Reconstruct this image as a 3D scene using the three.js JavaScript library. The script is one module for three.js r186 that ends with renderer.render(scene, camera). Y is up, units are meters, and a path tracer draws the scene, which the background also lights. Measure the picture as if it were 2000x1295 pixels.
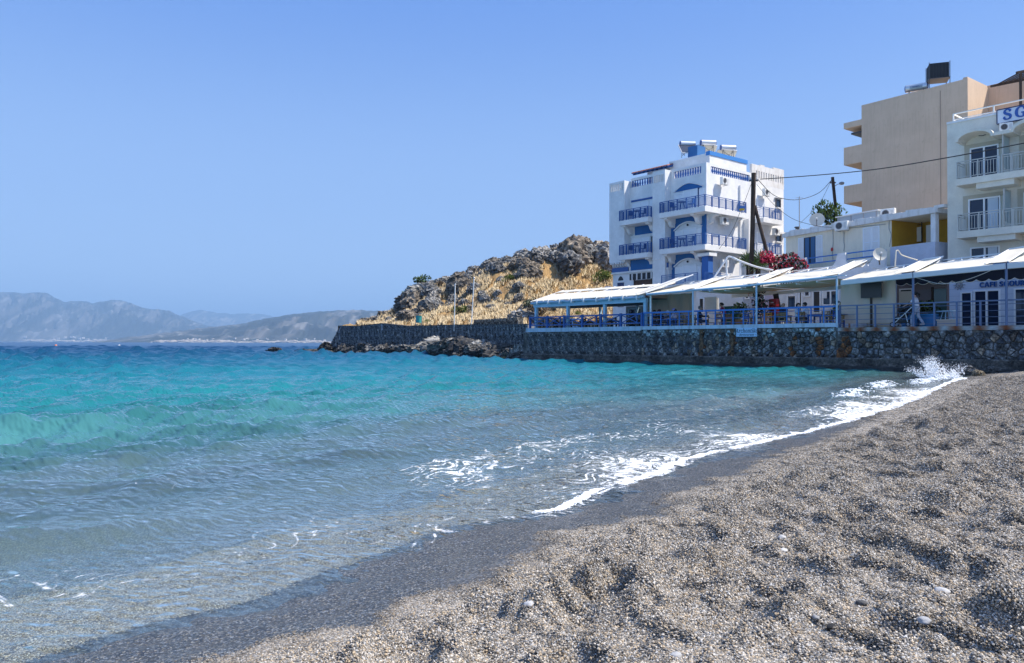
import * as THREE from 'three';
import { createNoise2D, createNoise3D } from 'simplex-noise';
import { mergeGeometries, toCreasedNormals } from 'three/addons/utils/BufferGeometryUtils.js';
import { MarchingCubes } from 'three/addons/objects/MarchingCubes.js';

// ---------- camera, sky, sun, exposure ----------
const scene = new THREE.Scene();
const EYE = 1.3, FOCAL = 1500, PW = 2000, PH = 1295;
const camera = new THREE.PerspectiveCamera(2 * Math.atan(PH / 2 / FOCAL) * 180 / Math.PI, PW / PH, 0.1, 60000);
camera.position.set(0, EYE, 0);
camera.rotation.order = 'YXZ';
camera.rotation.set(Math.atan(23 / FOCAL), 0, 0.003);
camera.updateMatrixWorld(true);
const renderer = new THREE.WebGLRenderer({ antialias: true });
renderer.setSize(1024, 663);
renderer.toneMapping = THREE.LinearToneMapping;
renderer.toneMappingExposure = 1.85;
renderer.shadowMap.enabled = true;

const SUN = new THREE.Vector3(0.58, 0.8, 0.09).normalize();
const sun = new THREE.DirectionalLight(new THREE.Color(1, 0.94, 0.85), 3.9);
sun.position.copy(SUN).multiplyScalar(120).add(new THREE.Vector3(10, 0, -45));
sun.target.position.set(10, 0, -45);
sun.castShadow = true; sun.shadow.mapSize.set(4096, 4096);
Object.assign(sun.shadow.camera, { left: -80, right: 80, top: 80, bottom: -80, near: 1, far: 320 });
scene.add(sun, sun.target);

{ // clear sky: deep blue overhead, pale towards the horizon, a little paler on the sun's side
  const W = 512, H = 256, d = new Float32Array(W * H * 4);
  const low = [0.37, 0.53, 0.77], mid = [0.26, 0.41, 0.70], high = [0.112, 0.24, 0.6], zen = [0.16, 0.28, 0.58], v = new THREE.Vector3();
  const S = (a, b, x) => THREE.MathUtils.smoothstep(x, a, b);
  for (let j = 0; j < H; j++) for (let i = 0; i < W; i++) {
    const el = ((j + 0.5) / H - 0.5) * Math.PI, az = ((i + 0.5) / W - 0.5) * 2 * Math.PI;
    v.set(Math.cos(az) * Math.cos(el), Math.sin(el), Math.sin(az) * Math.cos(el));
    const y = Math.max(0, el * 180 / Math.PI), c = Math.max(0, v.dot(SUN)), glow = 0.16 * c * c + 0.22 * Math.pow(c, 8), o = (j * W + i) * 4;
    const a = S(0, 11, y), b = S(8, 27, y), e = S(24, 75, y);
    for (let k = 0; k < 3; k++) {
      let x = low[k] + (mid[k] - low[k]) * a; x += (high[k] - x) * b; x += (zen[k] - x) * e;
      d[o + k] = (x + glow * [0.8, 0.8, 0.75][k] * (0.35 + x)) * 0.75;
    }
    d[o + 3] = 1;
  }
  const t = new THREE.DataTexture(d, W, H, THREE.RGBAFormat, THREE.FloatType);
  t.mapping = THREE.EquirectangularReflectionMapping; t.magFilter = t.minFilter = THREE.LinearFilter; t.needsUpdate = true;
  scene.background = t; scene.environment = t;
}
scene.fog = new THREE.FogExp2(new THREE.Color(0.41, 0.67, 1.0), 1.15e-4);

// ---------- small tools ----------
function rngOf(a) { return () => { a |= 0; a = a + 0x6D2B79F5 | 0; let t = Math.imul(a ^ a >>> 15, 1 | a); t = t + Math.imul(t ^ t >>> 7, 61 | t) ^ t; return ((t ^ t >>> 14) >>> 0) / 4294967296; }; }
const rnd = rngOf(20240611), R = (a, b) => a + (b - a) * rnd(), pick = (a) => a[Math.floor(rnd() * a.length)];
const n2 = createNoise2D(rngOf(7)), n3 = createNoise3D(rngOf(11));
const fbm = (x, y, o = 4, g = 0.5) => { let s = 0, a = 1, t = 0; for (let i = 0; i < o; i++) { s += a * n2(x, y); t += a; a *= g; x = x * 2.03 + 17.1; y = y * 2.03 - 9.7; } return s / t; };
const fbm3 = (x, y, z, o = 3) => { let s = 0, a = 1, t = 0; for (let i = 0; i < o; i++) { s += a * n3(x, y, z); t += a; a *= 0.5; x = x * 2.1 + 3; y = y * 2.1 - 5; z = z * 2.1 + 8; } return s / t; };
const clamp = THREE.MathUtils.clamp, lerp = THREE.MathUtils.lerp, sstep = (a, b, x) => (a < b ? THREE.MathUtils.smoothstep(x, a, b) : 1 - THREE.MathUtils.smoothstep(x, b, a));
const V = (x, y, z) => new THREE.Vector3(x, y, z);
function curve(pts) { return (x) => { if (x <= pts[0][0]) return pts[0][1]; for (let i = 1; i < pts.length; i++) if (x <= pts[i][0]) { const t = (x - pts[i - 1][0]) / (pts[i][0] - pts[i - 1][0]); return lerp(pts[i - 1][1], pts[i][1], t); } return pts[pts.length - 1][1]; }; }

// measured points of the photograph (2000 x 1295) to places in the world
const INVP = new THREE.Matrix4().makeRotationFromEuler(camera.rotation);
const ray = (px, py) => V((px - PW / 2) / FOCAL, (PH / 2 - py) / FOCAL, -1).applyMatrix4(INVP);
const onY = (px, py, y) => { const d = ray(px, py); return d.multiplyScalar((y - EYE) / d.y).add(camera.position); };
const at = (px, py, depth) => { const d = ray(px, py); return d.multiplyScalar(depth / -d.z).add(camera.position); };
class Frame { // a facade's own axes: x along it (towards the right in the picture), y up, z out of it
  constructor(x, y, z, sx, sz) { const l = Math.hypot(sx, sz); this.o = V(x, y, z); this.turn = Math.atan2(-sz / l, sx / l); this.m = new THREE.Matrix4().makeRotationY(this.turn).setPosition(x, y, z); this.i = this.m.clone().invert(); }
  onZ(px, py, d = 0) { const a = camera.position.clone().applyMatrix4(this.i), b = ray(px, py).transformDirection(this.i); return a.addScaledVector(b, (d - a.z) / b.z); }
  onX(px, py, d = 0) { const a = camera.position.clone().applyMatrix4(this.i), b = ray(px, py).transformDirection(this.i); return a.addScaledVector(b, (d - a.x) / b.x); }
  onH(px, py, d = 0) { const a = camera.position.clone().applyMatrix4(this.i), b = ray(px, py).transformDirection(this.i); return a.addScaledVector(b, (d - a.y) / b.y); }
  w(x, y, z) { return V(x, y, z).applyMatrix4(this.m); }
}

// ---------- names, tags, things ----------
const taken = new Map();
function numbered(name) { const n = taken.get(name) ?? 0; taken.set(name, n + 1); return n ? name + '_' + String(n).padStart(3, '0') : name; }
function tag(o, label, category, group, kind) { if (label) o.userData.label = label; if (category) o.userData.category = category; if (group) o.userData.group = group; if (kind) o.userData.kind = kind; return o; }
function thing(name, label, category, frame, group) { // a Group standing at a frame's origin, turned as the frame
  const o = new THREE.Group(); o.name = numbered(name);
  if (frame instanceof Frame) { o.position.copy(frame.o); o.rotation.y = frame.turn; } else if (frame) o.position.copy(frame);
  scene.add(o); return tag(o, label, category, group);
}
function copyOf(src, name, label) { const c = src.clone(); c.name = numbered(name ?? src.name.replace(/_\d{3}$/, '')); if (label) c.userData.label = label; scene.add(c); return c; }
function put(name, geo, mat, parent = scene) {
  const m = new THREE.Mesh(geo, mat); m.castShadow = m.receiveShadow = true;
  if (parent === scene) m.name = numbered(name); else { let n = 0; const used = new Set(parent.children.map((c) => c.name)); let nm = name; while (used.has(nm)) nm = name + '_' + String(++n).padStart(3, '0'); m.name = nm; }
  parent.add(m); return m;
}
// collects simple pieces and merges them into one mesh
class MB {
  constructor() { this.g = []; }
  add(g) { g = g.index ? g.toNonIndexed() : g; for (const k of Object.keys(g.attributes)) if (!['position', 'normal', 'uv'].includes(k)) g.deleteAttribute(k); this.g.push(g); return this; }
  box(x0, x1, y0, y1, z0, z1) { const g = new THREE.BoxGeometry(Math.abs(x1 - x0), Math.abs(y1 - y0), Math.abs(z1 - z0)); g.translate((x0 + x1) / 2, (y0 + y1) / 2, (z0 + z1) / 2); return this.add(boxUV(g)); }
  bar(a, b, w = 0.05, h = w) { const d = b.clone().sub(a), g = new THREE.BoxGeometry(w, h, d.length()); const m = new THREE.Matrix4().lookAt(V(0, 0, 0), d.lengthSq() ? d.clone().negate() : V(0, 0, 1), Math.abs(d.y) > 0.99 * d.length() ? V(1, 0, 0) : V(0, 1, 0)); g.applyMatrix4(m); g.translate((a.x + b.x) / 2, (a.y + b.y) / 2, (a.z + b.z) / 2); return this.add(g); }
  tube(pts, r, seg = 6, n = pts.length * 4) { const c = pts.length === 2 ? new THREE.LineCurve3(pts[0], pts[1]) : new THREE.CatmullRomCurve3(pts); return this.add(new THREE.TubeGeometry(c, pts.length === 2 ? 1 : n, r, seg, false)); }
  cyl(x, y, z, r0, r1, h, seg = 12) { const g = new THREE.CylinderGeometry(r1, r0, h, seg); g.translate(x, y + h / 2, z); return this.add(g); }
  ball(x, y, z, r, sx = 1, sy = 1, sz = 1, seg = 10) { const g = new THREE.SphereGeometry(r, seg, Math.max(5, seg - 3)); g.scale(sx, sy, sz); g.translate(x, y, z); return this.add(g); }
  prism(pts, z0, z1, bevel = 0) { // an outline in x, y pushed through z
    const s = new THREE.Shape(pts.map((p) => new THREE.Vector2(p[0], p[1]))), g = new THREE.ExtrudeGeometry(s, { depth: z1 - z0 - 2 * bevel, bevelEnabled: bevel > 0, bevelThickness: bevel, bevelSize: bevel, bevelOffset: -bevel, bevelSegments: 1, curveSegments: 6 }); g.translate(0, 0, z0 + bevel); return this.add(g);
  }
  shape(s, z0, z1) { const g = new THREE.ExtrudeGeometry(s, { depth: z1 - z0, bevelEnabled: false, curveSegments: 10 }); g.translate(0, 0, z0); return this.add(g); }
  quad(a, b, c, d) { const g = new THREE.BufferGeometry(), u = a.distanceTo(b), v = a.distanceTo(d); g.setAttribute('position', new THREE.Float32BufferAttribute([a, b, c, a, c, d].flatMap((p) => p.toArray()), 3)); g.setAttribute('uv', new THREE.Float32BufferAttribute([0, 0, u, 0, u, v, 0, 0, u, v, 0, v], 2)); g.computeVertexNormals(); return this.add(g); }
  move(m) { for (const g of this.g) g.applyMatrix4(m); return this; }
  geo() { return this.g.length === 1 ? this.g[0] : mergeGeometries(this.g); }
  build(name, mat, parent = scene) { return put(name, this.geo(), mat, parent); }
}
function boxUV(g) { // uv in metres by the way each face looks
  const p = g.attributes.position, n = g.attributes.normal, uv = new Float32Array(p.count * 2);
  for (let i = 0; i < p.count; i++) { const ax = Math.abs(n.getX(i)), ay = Math.abs(n.getY(i)); uv[i * 2] = ax > 0.5 ? p.getZ(i) : p.getX(i); uv[i * 2 + 1] = ay > 0.5 ? p.getZ(i) : p.getY(i); }
  g.setAttribute('uv', new THREE.BufferAttribute(uv, 2)); return g;
}

// ---------- textures and materials ----------
function tex(w, h, f, srgb = true, repeat) { // f(u, v) -> [r, g, b] or grey, 0..1 as seen on screen when srgb
  const d = new Uint8Array(w * h * 4);
  for (let y = 0; y < h; y++) for (let x = 0; x < w; x++) { let c = f(x / w, y / h); if (typeof c === 'number') c = [c, c, c]; const o = (y * w + x) * 4; d[o] = clamp(c[0], 0, 1) * 255; d[o + 1] = clamp(c[1], 0, 1) * 255; d[o + 2] = clamp(c[2], 0, 1) * 255; d[o + 3] = 255; }
  const t = new THREE.DataTexture(d, w, h); t.wrapS = t.wrapT = THREE.RepeatWrapping; t.magFilter = THREE.LinearFilter; t.minFilter = THREE.LinearMipmapLinearFilter; t.generateMipmaps = true;
  if (srgb) t.colorSpace = THREE.SRGBColorSpace; if (repeat) t.repeat.set(repeat, repeat); t.needsUpdate = true; return t;
}
// tileable fractal noise on the unit square
function tnoise(seed, cells, oct = 4, gain = 0.55) {
  const tabs = []; for (let o = 0; o < oct; o++) { const n = cells << o, r = rngOf(seed + o * 77), a = new Float32Array(n * n); for (let i = 0; i < a.length; i++) a[i] = r(); tabs.push([n, a]); }
  return (u, v) => { let s = 0, t = 0, g = 1; for (const [n, a] of tabs) { const x = (u - Math.floor(u)) * n, y = (v - Math.floor(v)) * n, ix = Math.floor(x) % n, iy = Math.floor(y) % n, fx = x - Math.floor(x), fy = y - Math.floor(y), sx = fx * fx * (3 - 2 * fx), sy = fy * fy * (3 - 2 * fy), jx = (ix + 1) % n, jy = (iy + 1) % n; s += g * lerp(lerp(a[iy * n + ix], a[iy * n + jx], sx), lerp(a[jy * n + ix], a[jy * n + jx], sx), sy); t += g; g *= gain; } return s / t; };
}
const NA = tnoise(3, 4, 6), NB = tnoise(31, 16, 4), NC = tnoise(91, 64, 2);
const T = {};
T.plaster = tex(512, 512, (u, v) => 0.9 + 0.12 * (NA(u, v) - 0.5) + 0.05 * (NB(u, v) - 0.5) + 0.03 * (NC(u, v) - 0.5));
T.dirty = tex(512, 512, (u, v) => { const n = NA(u, v), s = NB(u, v * 0.25 + 0.1), k = sstep(0.45, 0.8, n) * 0.1 + sstep(0.5, 0.85, s) * 0.08; return [0.92 - k, 0.91 - k * 1.1, 0.9 - k * 1.3]; });
T.streak = tex(512, 512, (u, v) => { const n = NA(u, v), s = NB(u * 2, v * 0.12 + 0.1), t = NC(u, v * 0.08), p = NA(u * 2 + 0.3, v * 2), k = sstep(0.5, 0.85, s) * 0.035 + sstep(0.7, 0.95, t) * 0.03 + (n - 0.5) * 0.1 + sstep(0.64, 0.72, p) * 0.035; return [0.95 - k, 0.945 - k * 1.05, 0.935 - k * 1.15]; });
T.bump = tex(512, 512, (u, v) => 0.6 * NB(u, v) + 0.4 * NC(u, v), false);
T.rough = tex(256, 256, (u, v) => 0.75 + 0.25 * NB(u, v), false);
T.rock = tex(512, 512, (u, v) => { const a = NA(u, v), b = NB(u, v), c = NC(u, v), k = 0.62 + 1.1 * (a - 0.5) + 0.8 * (b - 0.5) + 0.45 * (c - 0.5); return [k * 1.02, k, k * 0.97]; });
T.rockbump = tex(512, 512, (u, v) => 0.5 * NA(u, v) + 0.35 * NB(u, v) + 0.15 * NC(u, v), false);
T.wood = tex(256, 256, (u, v) => { const g = NB(u * 1, v * 0.06) * 0.7 + NA(u, v * 0.1) * 0.3; return [0.62 + 0.5 * (g - 0.5), 0.6 + 0.5 * (g - 0.5), 0.58 + 0.5 * (g - 0.5)]; });
T.fabric = tex(256, 256, (u, v) => 0.94 + 0.06 * (NA(u, v) - 0.5) + 0.05 * (NC(u, v) - 0.5));
for (const k of ['plaster', 'dirty', 'bump', 'streak']) T[k].repeat.set(0.27, 0.27);
T.fabric.repeat.set(0.5, 0.5); T.wood.repeat.set(1.5, 1.5);
const lin = (c) => (Array.isArray(c) ? new THREE.Color().setRGB(c[0], c[1], c[2]) : new THREE.Color(c));
function mat(c, rough = 0.8, o = {}) { const M = o.transmission || o.clearcoat ? THREE.MeshPhysicalMaterial : THREE.MeshStandardMaterial; return new M({ color: lin(c), roughness: rough, ...o }); }
const plaster = (c, o = {}) => mat(c, 0.9, { map: T.plaster, bumpMap: T.bump, bumpScale: 0.004, ...o });
const M = {
  white: plaster([0.95, 0.94, 0.92]), whiteWorn: plaster([0.9, 0.89, 0.87], { map: T.dirty }), cream: plaster([0.92, 0.83, 0.66], { map: T.streak }), tan: plaster([0.7, 0.52, 0.37], { map: T.streak }), tanLight: plaster([0.76, 0.52, 0.36], { map: T.streak }),
  creamHotel: plaster([0.94, 0.88, 0.74]), beige: plaster([0.62, 0.55, 0.42]), ochre: plaster([0.62, 0.33, 0.02]), concrete: plaster([0.42, 0.41, 0.39], { map: T.dirty }),
  blue: mat([0.022, 0.11, 0.36], 0.55), royal: mat([0.018, 0.085, 0.28], 0.45), trimBlue: plaster([0.03, 0.16, 0.42]), railBlue: mat([0.025, 0.16, 0.47], 0.4), railGrey: mat([0.1, 0.15, 0.27], 0.45), darkBlue: mat([0.01, 0.025, 0.1], 0.5), navy: mat([0.012, 0.018, 0.05], 0.8),
  paleBlue: plaster([0.52, 0.68, 0.84], { map: T.dirty }), steelBlue: mat([0.3, 0.44, 0.55], 0.5),
  shutter: mat([0.86, 0.87, 0.88], 0.5), pvc: mat([0.88, 0.88, 0.87], 0.35), metal: mat([0.62, 0.63, 0.64], 0.32, { metalness: 0.85 }), darkMetal: mat([0.06, 0.06, 0.065], 0.5), grey: mat([0.3, 0.3, 0.31], 0.6), lightGrey: mat([0.6, 0.6, 0.6], 0.6), black: mat([0.012, 0.012, 0.013], 0.5),
  fabric: mat([0.74, 0.685, 0.57], 0.85, { map: T.fabric, side: THREE.DoubleSide }), fabricThin: new THREE.MeshPhysicalMaterial({ color: lin([0.88, 0.85, 0.77]), roughness: 0.95, transmission: 0.35, thickness: 0, side: THREE.DoubleSide, map: T.fabric }),
  woodDark: mat([0.1, 0.055, 0.03], 0.75, { map: T.wood }), wood: mat([0.5, 0.3, 0.14], 0.6, { map: T.wood }), pine: mat([0.72, 0.48, 0.2], 0.55, { map: T.wood }), pole: mat([0.13, 0.085, 0.06], 0.9, { map: T.wood }),
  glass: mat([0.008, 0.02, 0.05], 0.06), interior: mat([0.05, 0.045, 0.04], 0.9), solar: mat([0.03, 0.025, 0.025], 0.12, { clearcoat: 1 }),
  wire: mat([0.015, 0.015, 0.016], 0.7), tile: mat([0.36, 0.13, 0.07], 0.85), red: mat([0.5, 0.02, 0.025], 0.5), green: mat([0.03, 0.13, 0.075], 0.55), terracotta: mat([0.5, 0.2, 0.07], 0.7),
};

// ---------- the shore: a line running away to the right, land on its right ----------
const SH0 = V(-2.04, 0, -3.06), SHD = V(0.59, 0, -0.807).normalize(), SHN = V(0.807, 0, 0.59).normalize(); // along, inland
const shoreBend = curve([[-20, 0.2], [-3, 0.1], [0, 0.02], [0.7, 0.13], [1.4, 0.17], [2.3, 0.05], [2.9, -0.02], [3.3, 0.15], [3.8, 0.21], [4.9, 0.1], [6.8, 0.0], [8.8, 0.1], [11.5, 0.33], [17.6, 0.42], [24, 0.2], [28.9, 0], [60, 0]]);
const along = (x, z) => (x - SH0.x) * SHD.x + (z - SH0.z) * SHD.z;
const inland = (x, z) => { const a = along(x, z); return (x - SH0.x) * SHN.x + (z - SH0.z) * SHN.z - shoreBend(a) - 0.03 * n2(a * 0.5, 3.3) - 0.05 * n2(a * 1.1, 8.3); };
const bedProfile = curve([[-400, -9], [-120, -7], [-50, -4.6], [-20, -2.3], [-8, -0.95], [-3, -0.36], [0, 0], [1.7, 0.16], [3.0, 0.30], [4.5, 0.37], [8, 0.42], [60, 0.6]]);
const dimples = []; { const r = rngOf(5), cells = new Map(); for (let i = 0; i < 2600; i++) { const a = -8 + r() * 48, I = 1.3 + r() * 8, p = SH0.clone().addScaledVector(SHD, a).addScaledVector(SHN, I), d = { x: p.x, z: p.z, r: 0.09 + 0.17 * r(), h: (0.03 + 0.07 * r()) * (r() < 0.72 ? -1 : 0.8), e: 0.6 + 0.8 * r(), t: r() * 3.14 }; const k = Math.floor(d.x) + ',' + Math.floor(d.z); (cells.get(k) ?? cells.set(k, []).get(k)).push(d); } dimples.cells = cells; }
function beachY(x, z) {
  const I = inland(x, z); let y = bedProfile(I);
  if (I > -6) y += 0.010 * fbm(x * 1.3, z * 1.3, 3) * sstep(-6, 1.2, I);
  const dry = sstep(0.7, 1.3, I);
  if (dry > 0) {
    y += dry * (0.05 * fbm(x * 0.9, z * 0.9 + 5, 3) + 0.018 * fbm(x * 3.2, z * 3.2, 3) + 0.007 * n2(x * 9, z * 9));
    const ix = Math.floor(x), iz = Math.floor(z);
    for (let a = -1; a < 2; a++) for (let b = -1; b < 2; b++) for (const d of dimples.cells.get((ix + a) + ',' + (iz + b)) ?? []) { const c = Math.cos(d.t), s = Math.sin(d.t), u = (x - d.x) * c + (z - d.z) * s, w = (-(x - d.x) * s + (z - d.z) * c) * d.e, q = (u * u + w * w) / (d.r * d.r); if (q < 4) y += dry * d.h * (Math.exp(-q * 1.6) - 0.35 * Math.exp(-(q - 1.3) * (q - 1.3) * 3)); }
  } else y += 0.006 * n2(x * 4, z * 4) * sstep(-3, 0, I);
  return y;
}
// a sheet on rings round the place of the photograph, finer near it
function fan(a0, a1, na, radii, f) {
  const nr = radii.length, pos = new Float32Array(na * nr * 3), uv = new Float32Array(na * nr * 2), col = new Float32Array(na * nr * 3), idx = [];
  for (let j = 0; j < nr; j++) for (let i = 0; i < na; i++) {
    const t = lerp(a0, a1, i / (na - 1)), x = Math.sin(t) * radii[j], z = -Math.cos(t) * radii[j], o = j * na + i, r = f(x, z, radii[j], j);
    pos[o * 3] = r.x ?? x; pos[o * 3 + 1] = r.y; pos[o * 3 + 2] = r.z ?? z; uv[o * 2] = r.u; uv[o * 2 + 1] = r.v; if (r.c) { col[o * 3] = r.c[0]; col[o * 3 + 1] = r.c[1]; col[o * 3 + 2] = r.c[2]; }
    if (i && j && !r.skip) { const a = o, b = o - 1, c = o - na, d = o - na - 1; idx.push(b, a, d, a, c, d); }
  }
  const g = new THREE.BufferGeometry(); g.setAttribute('position', new THREE.BufferAttribute(pos, 3)); g.setAttribute('uv', new THREE.BufferAttribute(uv, 2)); g.setAttribute('color', new THREE.BufferAttribute(col, 3)); g.setIndex(idx); g.computeVertexNormals(); return g;
}
const logRange = (a, b, n) => Array.from({ length: n }, (_, i) => a * Math.pow(b / a, i / (n - 1)));

// ---------- pebble beach ----------
const CELL = 46, pebTab = []; { const r = rngOf(77); for (let i = 0; i < CELL * CELL; i++) { const k = r(); pebTab.push([r(), r(), k, r()]); } }
const pebTone = (k, t) => { const b = k < 0.34 ? 0.29 + 0.16 * t : k < 0.72 ? 0.43 + 0.16 * t : k < 0.95 ? 0.58 + 0.16 * t : 0.78; const w = t > 0.85 ? 0.08 : t > 0.5 ? 0.03 : -0.01; return [b + w + 0.008, b + w * 0.3, b - w * 0.7 - 0.01]; };
function pebble(u, v) { const x = u * CELL, y = v * CELL, ix = Math.floor(x), iy = Math.floor(y); let b1 = 9, b2 = 9, id = 0; for (let a = -1; a < 2; a++) for (let b = -1; b < 2; b++) { const cx = ix + a, cy = iy + b, k = ((cy + CELL) % CELL) * CELL + (cx + CELL) % CELL, p = pebTab[k], d = Math.hypot(cx + p[0] - x, cy + p[1] - y); if (d < b1) { b2 = b1; b1 = d; id = k; } else if (d < b2) b2 = d; } return [b2 - b1, id, b1]; }
T.pebble = tex(1024, 1024, (u, v) => { const [e, id] = pebble(u, v), p = pebTab[id], c = pebTone(p[2], p[3]), n = 0.06 * (NC(u, v) - 0.5); return e < 0.07 ? [0.2, 0.19, 0.18] : c.map((x) => x * 0.95 + n); });
T.pebbump = tex(1024, 1024, (u, v) => { const [e, , d] = pebble(u, v); return sstep(0, 0.35, e) * (1 - 0.5 * d * d) * 0.8; }, false);
T.pebble.repeat.set(2.1, 2.1); T.pebbump.repeat.set(2.1, 2.1);
const beachMat = new THREE.MeshStandardMaterial({ map: T.pebble, bumpMap: T.pebbump, bumpScale: 0.008, roughness: 1, vertexColors: true });
T.wetRough = tex(512, 64, (u, v) => { const I = u * 12 - 6 + 0.35 * (NA(v, u) - 0.5); return sstep(0.7, 1.1, I) * 0.74 + 0.22; }, false); // wet gravel is shiny, dry gravel is not
beachMat.roughnessMap = T.wetRough; T.wetRough.wrapS = THREE.ClampToEdgeWrapping; T.wetRough.channel = 1;
const wetness = (x, z, I) => { const a = along(x, z), w = 0.85 - 0.75 * sstep(7, 16, a) + 0.1 * n2(a * 0.4, 41) + 0.05 * n2(a * 2, 12); return 1 - sstep(w - 0.3, w + 0.26, I + 0.12 * n2(x * 2.3, z * 2.3)); };
{
  const radii = [0.001, ...logRange(1.3, 13, 430), ...logRange(13.4, 60, 90), 90];
  const g = fan(-0.95, 1.15, 470, radii, (x, z) => { const I = inland(x, z), y = beachY(x, z), wet = wetness(x, z, I), big = 0.06 * fbm(x * 0.6, z * 0.6, 3), k = lerp(1.04 + big, I < -0.15 ? 1.15 : 0.58 + big * 0.5, wet); return { y, u: x, v: z, c: [k * lerp(1.03, 0.93, wet), k, k * lerp(0.97, 1.08, wet)] }; });
  const p = g.attributes.position, uv1 = new Float32Array(p.count * 2); for (let i = 0; i < p.count; i++) { uv1[i * 2] = (inland(p.getX(i), p.getZ(i)) + 6) / 12; uv1[i * 2 + 1] = along(p.getX(i), p.getZ(i)) / 9; }
  g.setAttribute('uv1', new THREE.BufferAttribute(uv1, 2));
  const b = put('beach', g, beachMat); tag(b, 'grey pebble beach sloping into the sea, trodden and uneven', null, null, 'structure');
  // loose pebbles: clusters of small stones laid over the near beach
  const col = (k, t) => pebTone(k, t).map((c) => Math.pow(clamp(c, 0, 1), 2.2));
  const clump = (seed, n, spread, rr) => {
    const r = rngOf(seed), parts = [];
    for (let i = 0; i < n; i++) {
      const s = new THREE.IcosahedronGeometry(1, 0), q = rr * (0.55 + 0.75 * r() * r() + 0.25 * r()); s.scale(q * (0.9 + 0.7 * r()), q * (0.45 + 0.35 * r()), q * (0.8 + 0.4 * r())); s.rotateY(r() * 6.28); s.rotateX((r() - 0.5) * 0.9); s.rotateZ((r() - 0.5) * 0.9);
      const a = r() * 6.28, d = spread * Math.sqrt(r()); s.translate(Math.cos(a) * d, q * 0.15 + 0.3 * rr * (r() - 0.35), Math.sin(a) * d);
      const c = col(r(), r()), cc = new Float32Array(s.attributes.position.count * 3); for (let k = 0; k < cc.length; k++) cc[k] = c[k % 3]; s.setAttribute('color', new THREE.BufferAttribute(cc, 3)); parts.push(s);
    }
    return mergeGeometries(parts);
  };
  const pm = new THREE.MeshStandardMaterial({ roughness: 0.85, vertexColors: true, flatShading: false });
  const geos = [0, 1, 2, 3].map((k) => clump(100 + k, 40, 0.047, 0.0036)), lists = [[], [], [], []], r = rngOf(9), m4 = new THREE.Matrix4(), q = new THREE.Quaternion(), up = V(0, 1, 0);
  for (let i = 0; i < 430000; i++) {
    const d = 1.6 * Math.pow(32 / 1.6, Math.pow(r(), 0.95)), t = -0.75 + r() * 1.6, x = Math.sin(t) * d, z = -Math.cos(t) * d, I = inland(x, z), wet = wetness(x, z, I);
    if (I < -1.6 || (wet > 0.2 && r() < (I > -0.15 ? wet * 1.3 : 0.6)) || Math.hypot(x, z) < 1.5) continue;
    const y = beachY(x, z), e = 0.05, nx = -(beachY(x + e, z) - y) / e, nz = -(beachY(x, z + e) - y) / e;
    q.setFromUnitVectors(up, V(nx, 1, nz).normalize()).multiply(new THREE.Quaternion().setFromAxisAngle(up, r() * 6.28));
    const s = (0.84 + 0.07 * d) * (0.8 + 0.45 * r()); const k = lerp(0.95 + 0.32 * r(), I < -0.15 ? 0.95 : 0.5, wet) ;
    lists[i % 4].push([m4.compose(V(x, y, z), q, V(s, s * lerp(1, 0.55, wet), s)).toArray().slice(), k]);
  }
  for (let k = 0; k < 4; k++) {
    const im = new THREE.InstancedMesh(geos[k], pm, lists[k].length), c = new THREE.Color();
    lists[k].forEach(([m, s], i) => { im.setMatrixAt(i, m4.fromArray(m)); im.setColorAt(i, c.setRGB(s * 1.035, s, s * 0.945)); });
    im.name = numbered('pebbles'); im.castShadow = im.receiveShadow = true; scene.add(im); tag(im, 'small mixed grey, white and rust pebbles covering the beach', 'pebbles', null, 'stuff');
  }
  // bigger stones lying on top, seen one by one
  const stoneAt = [[1033, 1180, 0.02, 0.8], [1380, 1142, 0.03, 0.62], [1528, 1050, 0.022, 0.75], [1640, 1050, 0.03, 0.72], [1672, 1090, 0.03, 0.55], [1656, 1086, 0.024, 0.7], [1690, 1056, 0.028, 0.5], [1702, 1082, 0.025, 0.45], [1750, 1084, 0.03, 0.3], [1755, 1035, 0.028, 0.25], [1530, 1075, 0.018, 0.85], [1217, 1100, 0.024, 0.8], [1360, 1108, 0.024, 0.6], [1575, 1103, 0.02, 0.85], [1840, 1155, 0.024, 0.78], [1625, 1225, 0.02, 0.15], [1498, 1222, 0.014, 0.85], [1805, 1212, 0.02, 0.7], [1862, 1220, 0.018, 0.4], [1594, 1206, 0.014, 0.6], [1683, 1178, 0.018, 0.3], [1168, 1268, 0.026, 0.3], [1160, 1272, 0.02, 0.75], [1120, 1262, 0.02, 0.2], [1605, 1046, 0.022, 0.6], [1240, 1192, 0.012, 0.75], [1880, 1262, 0.02, 0.25], [1320, 1280, 0.018, 0.72], [1215, 1222, 0.02, 0.2], [1545, 1135, 0.02, 0.4], [1462, 1060, 0.016, 0.2], [1780, 1060, 0.016, 0.75]];
  const cats = ['white', 'grey', 'dark'];
  for (const [px, py, s, tone] of stoneAt) {
    let p = onY(px, py, 0.36); for (let k = 0; k < 4; k++) p = onY(px, py, beachY(p.x, p.z) + s * 0.5);
    const g = lumpy(s, 2, 0.16, px); g.scale(1.25, 0.62, 1); g.rotateY(px); const kind = tone > 0.5 ? 'pale' : tone > 0.33 ? 'grey' : 'dark';
    const o = put(kind + '_pebble', g, mat([tone * tone * 0.75, tone * tone * 0.735, tone * tone * 0.72], 0.8, { bumpMap: T.rockbump, bumpScale: 0.002 })); o.position.copy(p); o.rotation.z = (s * 1000 % 7 - 3) * 0.05;
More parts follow.
